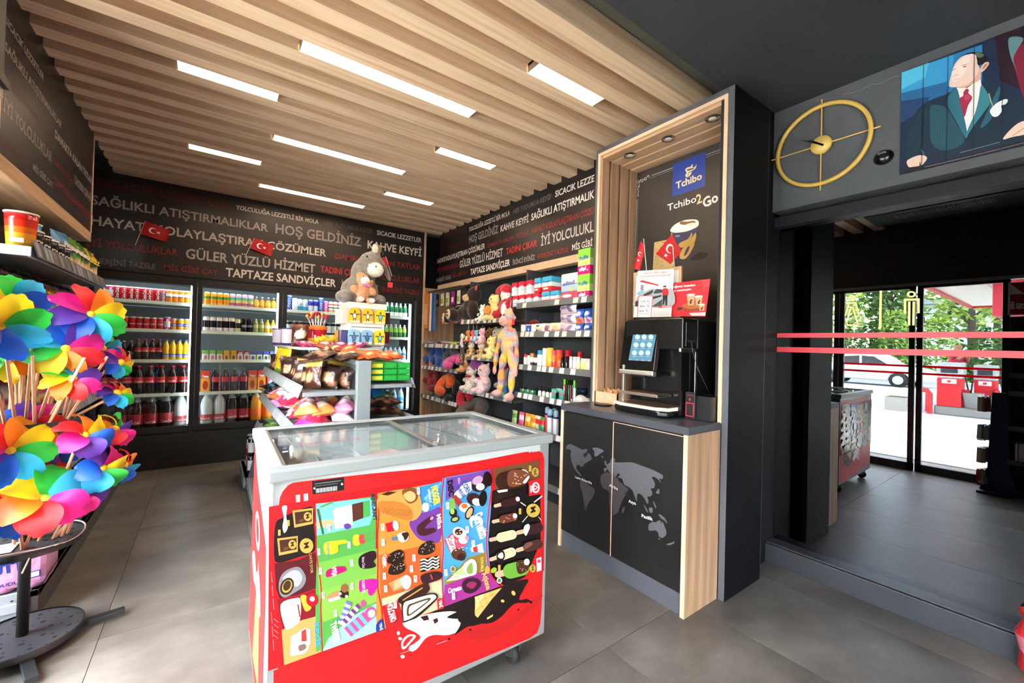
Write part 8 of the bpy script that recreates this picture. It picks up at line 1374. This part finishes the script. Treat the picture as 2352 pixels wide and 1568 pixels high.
inv(MB().box(-.66, -.62, 4.5, 4.56, 0, .1, '#3c3e42').build('foot', 'satin'), LS)
# cups and popcorn on the top shelf (z=1.69)
def cup(r, h, cols, zs, txt=None, tc='#fff'):
    m = MB(); pr = [(r*.82+(r*.18)*z, h*z) for z in zs]; m.lathe(pr, cols, 20); m.lathe([(r*1.0, h), (r*1.06, h+.002), (r*1.06, h+.008), (r*.95, h+.008)], '#e4e0dc', 20)
    if txt: wraptext(m, txt, r*.96, h*.5, r*1.5, 0, h*.13, tc, False, .04)
    return m.build('noodle_cup', 'gloss')
o = cup(.054, .155, ['#e8b02c', '#ef9a20', '#e8681c', '#dc341c', '#c81c1c'], [0, .2, .42, .6, .8, 1]); o.location = (-.725, 2.915, 1.69); tag(o, 'tall red to yellow noodle cup standing at the near end of the top shelf', 'cup'); MB().box(-.022, .022, -.0535, -.0515, .02, .04, '#e8e4e0').build('barcode', 'print', o)
for i in range(5): o = cup(.052, .10, ['#17151a', '#1c1a1e', '#2c242a'], [0, .4, .8, 1], 'Patso', '#d8d0c8'); o.location = (-.735, 3.05+.125*i, 1.69); tag(o, 'black noodle cup with pale lettering, %s from the near end' % ('first', 'second', 'third', 'fourth', 'fifth')[i], 'cup')
for i in range(2): o = cup(.065, .15, ['#3c84b4', '#e4e8ec', '#dce4ea', '#3c9cc8'], [0, .3, .5, .7, 1]); o.location = (-.84+.03*i, 3.42+.17*i, 1.74-.05*i); tag(o, 'blue and white popcorn cup behind the black cups, %s' % ('nearer', 'farther')[i], 'cup')
for i in range(8):
    c = ['#3c84b4', '#5c9a34', '#6ca03c', '#4c8a2c', '#3c6c2c', '#e0b42c', '#3c5c2c', '#d8a828'][i]; o = bag(.16, .22, .08, c, [(.0, .3, ('#e8803c', '#d8582c', '#2c4c94')[i % 3 if i < 5 else 2])], [(.5, .25, .3, .14, '#ecc08c'), (.5, .62, .36, .12, '#26241c')], 110+i, name='crisp_bag'); m = MB(); text2(m, 'Patso' if i < 5 else 'CIZ', (-.05, .125), (.045, .12), .028, .046, '#ece4d8' if i < 5 else '#e8cc3c', RX, .04); m.build('lettering', 'print', o)
    o.location = (-.735, 3.62+.105*i, 1.69); o.rotation_euler = (-.08, 0, pi/2-.25); tag(o, '%s crisp bag, top left shelf, %s from near end' % (('blue', 'green', 'light green', 'leaf green', 'dark green', 'yellow', 'deep green', 'golden')[i], ('first', 'second', 'third', 'fourth', 'fifth', 'sixth', 'seventh', 'eighth')[i]), 'bag')
# crisps on the second shelf
for i in range(9):
    c, c2, L = (('#b81c20', '#e8702c', 'red'), ('#8c1418', '#c8c4c0', 'dark red and grey'), ('#2c6c24', '#e8a03c', 'green'), ('#3c7c2c', '#d8702c', 'grass green'), ('#9c1824', '#d8c8b0', 'crimson'), ('#d8601c', '#f0b83c', 'orange'), ('#b83c1c', '#e8d0a0', 'rust'), ('#c85c20', '#4c7c30', 'orange and green'), ('#a8341c', '#e8c060', 'brick red'))[i]
    o = bag(.22, .25, .10, c, [(.12, .26, c2)], [(.5, .70, .34, .10, '#e8e0d4' if i != 2 else '#e8e4dc'), (.45, .38, .3, .15, c2)], 130+i, name='crisp_bag'); m = MB(); text2(m, ('Doritos', 'Doritos', 'Ruffles', 'Ruffles')[i % 4], (-.075, .165), (.07, .16), .03, .056, '#2a1c1c', RX, .04); m.build('lettering', 'print', o)
    o.location = (-.80, 2.95+.165*i, 1.43); o.rotation_euler = (-.55, .0, pi/2-.5); tag(o, '%s crisp bag, second left shelf, %s from near end' % (L, ORD[i]), 'bag')
cl = [('#c8202c', '#f0b040'), ('#2c4c8c', '#e0e0e0'), ('#e07c20', '#5c2c1c'), ('#a81c28', '#e8d8c8'), ('#d8a42c', '#a82c1c'), ('#3c6c34', '#e8d8a0')]; CN = ('red', 'blue', 'orange', 'dark red', 'gold', 'green')
for si, z in enumerate((1.155, .875, .565)):
    for i in range(9): c, c2 = cl[(i+si*2) % 6]; o = bag(.19, .20, .08, c, [(.15, .3, c2)], [(.5, .6, .3, .16, c2)], 150+i+10*si, name='snack_bag'); o.location = (-.80, 2.96+.165*i, z); o.rotation_euler = (-.3, 0, pi/2-.3); tag(o, '%s snack bag on the %s left shelf, %s from the near end' % (CN[(i+si*2) % 6], ('third', 'fourth', 'fifth')[si], ORD[i]), 'bag')
# base deck: shrink-wrapped juice pack, red and orange packs
k = empty('juice_multipack', (-.715, 2.90, .135), 'pink shrink-wrapped pack of flavoured water bottles under the pinwheel stand', 'pack')
m = MB()
for i in range(3):
    for j in range(2): m.lathe([(.036, 0), (.043, .02), (.041, .07), (.044, .12), (.036, .17), (.02, .20)], '#dc9cc8', 14, Matrix.Translation((-.09+.09*i, -.045+.09*j, 0)))
o = m.build('bottles', 'gloss', k)
m = MB().box(-.138, .138, -.09, .09, .01, .175, '#e2a4cc'); m.build('film', 'foil', k, bev=.025)
m = MB(); M_ = Matrix.Translation((0, -.0905, 0))@RX; text2(m, 'FRUTTi', (-.09, .085), (.075, .10), .04, .001, '#2c3c94', M_, .05); text2(m, 'AHUDUDU', (-.07, .03), (.05, .035), .014, .001, '#4c3c8c', M_, .03); m.flat(ellpts(-.05, .06, .03, .016), .001, '#d83c5c', M_); m.flat([(.045, .045), (.115, .05), (.115, .08), (.045, .075)], .001, '#2c3c94', M_); m.flat([(.049, .049), (.111, .054), (.111, .076), (.049, .071)], .0014, '#e8d0e4', M_); m.flat(ellpts(-.115, .03, .010, .010), .001, '#5cb48c', M_); m.build('print', 'print', k)
for i in range(12): c, c2, L = (('#d8601c', '#f0c02c', 'orange'), ('#c8202c', '#e8d8d0', 'red'), ('#6a1c3c', '#c83c34', 'plum'), ('#c81c24', '#f0f0e8', 'bright red'))[i % 4]; m = MB().box(-.06, .06, -.05, .05, 0, .17, c).box(-.05, .05, -.0505, -.049, .05, .12, c2); m.build('multipack', 'gloss', label='%s multipack box on the left base shelf, %s from the near end' % (L, ORD[i]), cat='pack', loc=(-.70, 3.06+.145*i, .135), rot=pi/2, bev=.008)
# ================================================================ pinwheel stand
PX, PY = -.59, 2.55
ST = empty('pinwheel_stand', (PX, PY, 0), 'black three-tier round stand full of pinwheels at the left edge', 'stand')
def disc(z, r, nm, hole):
    m = MB().lathe([(.0, -.006), (r, -.006), (r, .006), (.0, .006)], '#3a3b3e', 48, Matrix.Translation((PX, PY, z)), smooth=False).lathe([(r+.001, -.014), (r+.001, .012), (r-.004, .012)], '#1c1d1f', 48, Matrix.Translation((PX, PY, z)), caps=False)
    o = inv(m.build(nm, 'satin'), ST); h_ = MB()
    for q_, (rr_, n, s_1) in enumerate(((.32, 5, .004), (.45, 8, .009), (.62, 10, .005), (.78, 12, .008), (.9, 14, .0045))):
        for i in range(n): a = i*2*pi/n+q_; h_.lathe([(.0, .0), (s_1, 0)], '#0c0c0d', 10, Matrix.Translation((PX+r*rr_*cos(a), PY+r*rr_*sin(a), z+.0065)), smooth=False, caps=False)
    inv(h_.build('holes', 'matte', kind='stuff'), ST)
disc(.055, .18, 'base_disc', 1); disc(.44, .172, 'disc', 1); disc(.93, .155, 'disc', 1)
inv(MB().lathe([(.018, .06), (.018, 1.0)], '#26272a', 20, Matrix.Translation((PX, PY, 0))).build('pole', 'satin'), ST)
for a in (10, 100, 190, 288): inv(MB().box(-.02, .31, -.018, .018, 0, .022, '#1c1e20', M=Matrix.Translation((PX, PY, .018))@Matrix.Rotation(radians(a), 4, 'Z')).build('foot', 'satin', bev=.002), ST)
m = MB().tube([(PX+.172*cos(a), PY+.17*sin(a), .454+.006*sin(3*a)) for a in [radians(-170+10*i) for i in range(28)]]+[(PX+.05, PY-.17, .43), (PX+.04, PY-.2, .39)], .003, '#c8b8a8', 5); inv(m.build('string', 'matte'), ST)
inv(MB().box(-.75+.04, -.60, PY-.12, PY-.02, .449, .451, '#e4e0e4').build('paper_slip', 'matte'), ST)
RB = ['#e8ce1c', '#e8801c', '#d8242c', '#d81c80', '#5c349c', '#1c5cc8', '#2ca8d0', '#2cb43c']; RN = ['yellow', 'orange', 'red', 'pink', 'purple', 'blue', 'turquoise', 'green']
def petal(c, L, wd, curl):
    n, mm = 8, 5; vs = []; fs = []
    for i in range(n+1):
        s = i/n; ww = wd*(.22+.9*sin(pi*min(.08+s*.86, 1))**.8)*(1 if s < .95 else .8)
        for j in range(mm+1): t = j/mm-.5; vs.append((.012+s*L-(.012*(abs(t)*2)**2 if i == n else 0), t*ww+.02*s*s-.01, curl*(t+.5)**1.4*sin(pi*min(s*.93+.07, 1))-.012*s))
    for i in range(n):
        for j in range(mm): a = i*(mm+1)+j; fs.append((a, a+mm+1, a+mm+2, a+1))
    return MB().add(vs, fs, c, True).mesh('petal', VM('thin'))
PM_ = {}
def pinwheel(px, py, Y, diam, nrm, spin, disc_z, col0, lab, kind=0):
    Y += .08; diam *= 1.04; c = ay(px, py, Y); n = Vector(nrm).normalized(); R = n.to_track_quat('Z', 'Y').to_matrix()@Matrix.Rotation(radians(spin), 3, 'Z')
    k = empty('pinwheel', c, lab, 'pinwheel', 'pinwheels on the stand'); k.rotation_euler = R.to_euler()
    L = diam/2-.012; N = 8 if kind == 0 else 6; Mi = Matrix.LocRotScale(k.location, k.rotation_euler, None).inverted()
    for i in range(N):
        q_ = ((col0+i) % 8, round(L, 3), kind)
        if q_ not in PM_: PM_[q_] = petal(RB[q_[0]], L, L*(.62 if kind == 0 else .85), L*(.34 if kind == 0 else .62))
        o = put(PM_[q_], 'petal', k, label=RN[q_[0]]+' petal', rot=Euler((0, 0, 2*pi*i/N)))
    MB().lathe([(.0, -.004), (.016, -.002), (.018, .002), (.012, .010), (.0, .014)], ['#e8b81c', '#6a4aa8', '#ecc42c', '#ecc42c'], 14).build('hub', 'satin', k)
    b = c-n*.035; t_ = Vector((PX+(b.x-PX)*.45+Q7.uniform(-.03, .03), PY+(b.y-PY)*.45+Q7.uniform(-.03, .03), disc_z))
    if (t_-Vector((PX, PY, disc_z))).length > .14: t_ = Vector((PX, PY, disc_z))+(t_-Vector((PX, PY, disc_z))).normalized()*.138
    m = MB().tube([Mi@c, Mi@b], .003, '#8a78b8', 6); m.build('pin', 'satin', k); m = MB().tube([Mi@(b+Vector((0, 0, .015))), Mi@(b-Vector((0, 0, .02)))], .0075, ('#7a68b0', '#e8b81c', '#d8d0d8')[Q7.randrange(3)], 8); m.build('joint', 'satin', k)
    MB().tube([Mi@b, Mi@t_], .0055, '#d8a880', 7).build('stick', 'matte', k)
    return k
zt_, zm_ = .936, .446
for a in [(207, 722, 2.42, .27, (.5, -.8, .25), 10, zt_, 0, 'large rainbow pinwheel topmost on the stand, yellow petal pointing up'), (150, 800, 2.36, .25, (.3, -.9, .2), 60, zt_, 4, 'large pinwheel just below the topmost one'), (166, 870, 2.34, .19, (.3, -.8, .5), 100, zt_, 6, 'medium pinwheel lying open above the sticks'),
 (276, 832, 2.5, .15, (.8, -.6, .1), 30, zt_, 1, 'small pinwheel farthest right in the upper tier'), (268, 902, 2.48, .155, (.6, -.5, .6), 80, zt_, 2, 'small pinwheel below the farthest right one'), (2, 750, 2.3, .27, (.1, -.95, .1), 20, zt_, 7, 'large pinwheel cut by the left edge of the picture, upper tier'), (22, 690, 2.44, .24, (.1, -.9, .4), 0, zt_, 5, 'pinwheel with big green petal at the upper left'),
 (60, 775, 2.5, .24, (.2, -.9, .2), 45, zt_, 3, 'pinwheel with blue petals between the upper left ones'), (200, 745, 2.62, .24, (.4, -.8, .1), 75, zt_, 4, 'pinwheel partly behind the topmost one'), (20, 820, 2.5, .22, (-.1, -.9, .3), 10, zt_, 2, 'pink pinwheel at the left edge above the sticks'), (235, 800, 2.62, .18, (.5, -.7, .3), 15, zt_, 6, 'small pinwheel hidden behind the right cluster')]: pinwheel(*a)
for a in [(195, 1000, 2.34, .20, (.6, -.6, .5), 20, zm_, 0, 'curled pinwheel with yellow cup petals at the right of the lower tier', 1), (265, 985, 2.48, .17, (.8, -.4, .5), 40, zm_, 7, 'curled pinwheel with orange cup petals farthest right in the lower tier', 1), (285, 1068, 2.46, .15, (.9, -.4, .2), 10, zm_, 1, 'small orange pinwheel pointing to the aisle', 1), (235, 1075, 2.36, .20, (.7, -.7, .2), 55, zm_, 3, 'curled pink and purple pinwheel above the aisle', 1),
 (24, 1035, 2.28, .26, (.3, -.9, .3), 30, zm_, 0, 'large pinwheel with yellow petals at the left edge of the lower tier', 0), (75, 1085, 2.42, .23, (.2, -.9, .4), 70, zm_, 3, 'pink and blue pinwheel in the middle of the lower tier', 0), (103, 1145, 2.28, .27, (.3, -.8, .5), 15, zm_, 6, 'large pinwheel with blue and cream petals lowest on the stand', 1), (190, 1130, 2.36, .18, (.5, -.7, .3), 25, zm_, 7, 'green and yellow curled pinwheel at the lower right', 1),
 (30, 1160, 2.34, .25, (0, -.9, .4), 50, zm_, 0, 'large yellow pinwheel at the lower left edge', 0), (120, 1015, 2.46, .22, (.2, -.9, .3), 35, zm_, 7, 'pinwheel with green and yellow petals in front of the pole', 0), (60, 980, 2.40, .22, (.0, -.9, .4), 5, zm_, 2, 'red and orange pinwheel just under the upper disc', 0)]: pinwheel(*a)
# loose sticks packed on the upper disc
for i in range(20):
    a = i*2.39; r_ = .04+.10*math.sqrt(i/20); b = Vector((PX+r_*cos(a), PY+r_*sin(a), zt_)); t_ = b+Vector((.10*cos(a)+Q7.uniform(-.05, .05), .07*sin(a), Q7.uniform(.26, .36)))
    MB().tube([b-b, t_-b], .0055, '#d8a880', 7).build('pinwheel_stick', 'matte', label='plain wooden pinwheel stick standing in the upper disc', cat='stick', group='wooden sticks in the upper disc', loc=b)
# small camera on the sign and donkey's flag
k = MB().ell((0, 0, 0), (.03, .03, .022), '#17181a', 14, 8); k.build('security_camera', 'gloss', label='small black camera at the top left of the lettered back wall', cat='camera', loc=ay(305, 395, YB-.05))
flag((898, 634), (884, 590), [(882, 591), (858, 596), (858, 625), (892, 612)], Plane((0, 3.5, 0), (1, 0, 0), (0, 0, 1)), 'small red flag standing up behind the grey plush donkey', (.8, .7, .05), (.45, .5, .2), .004)
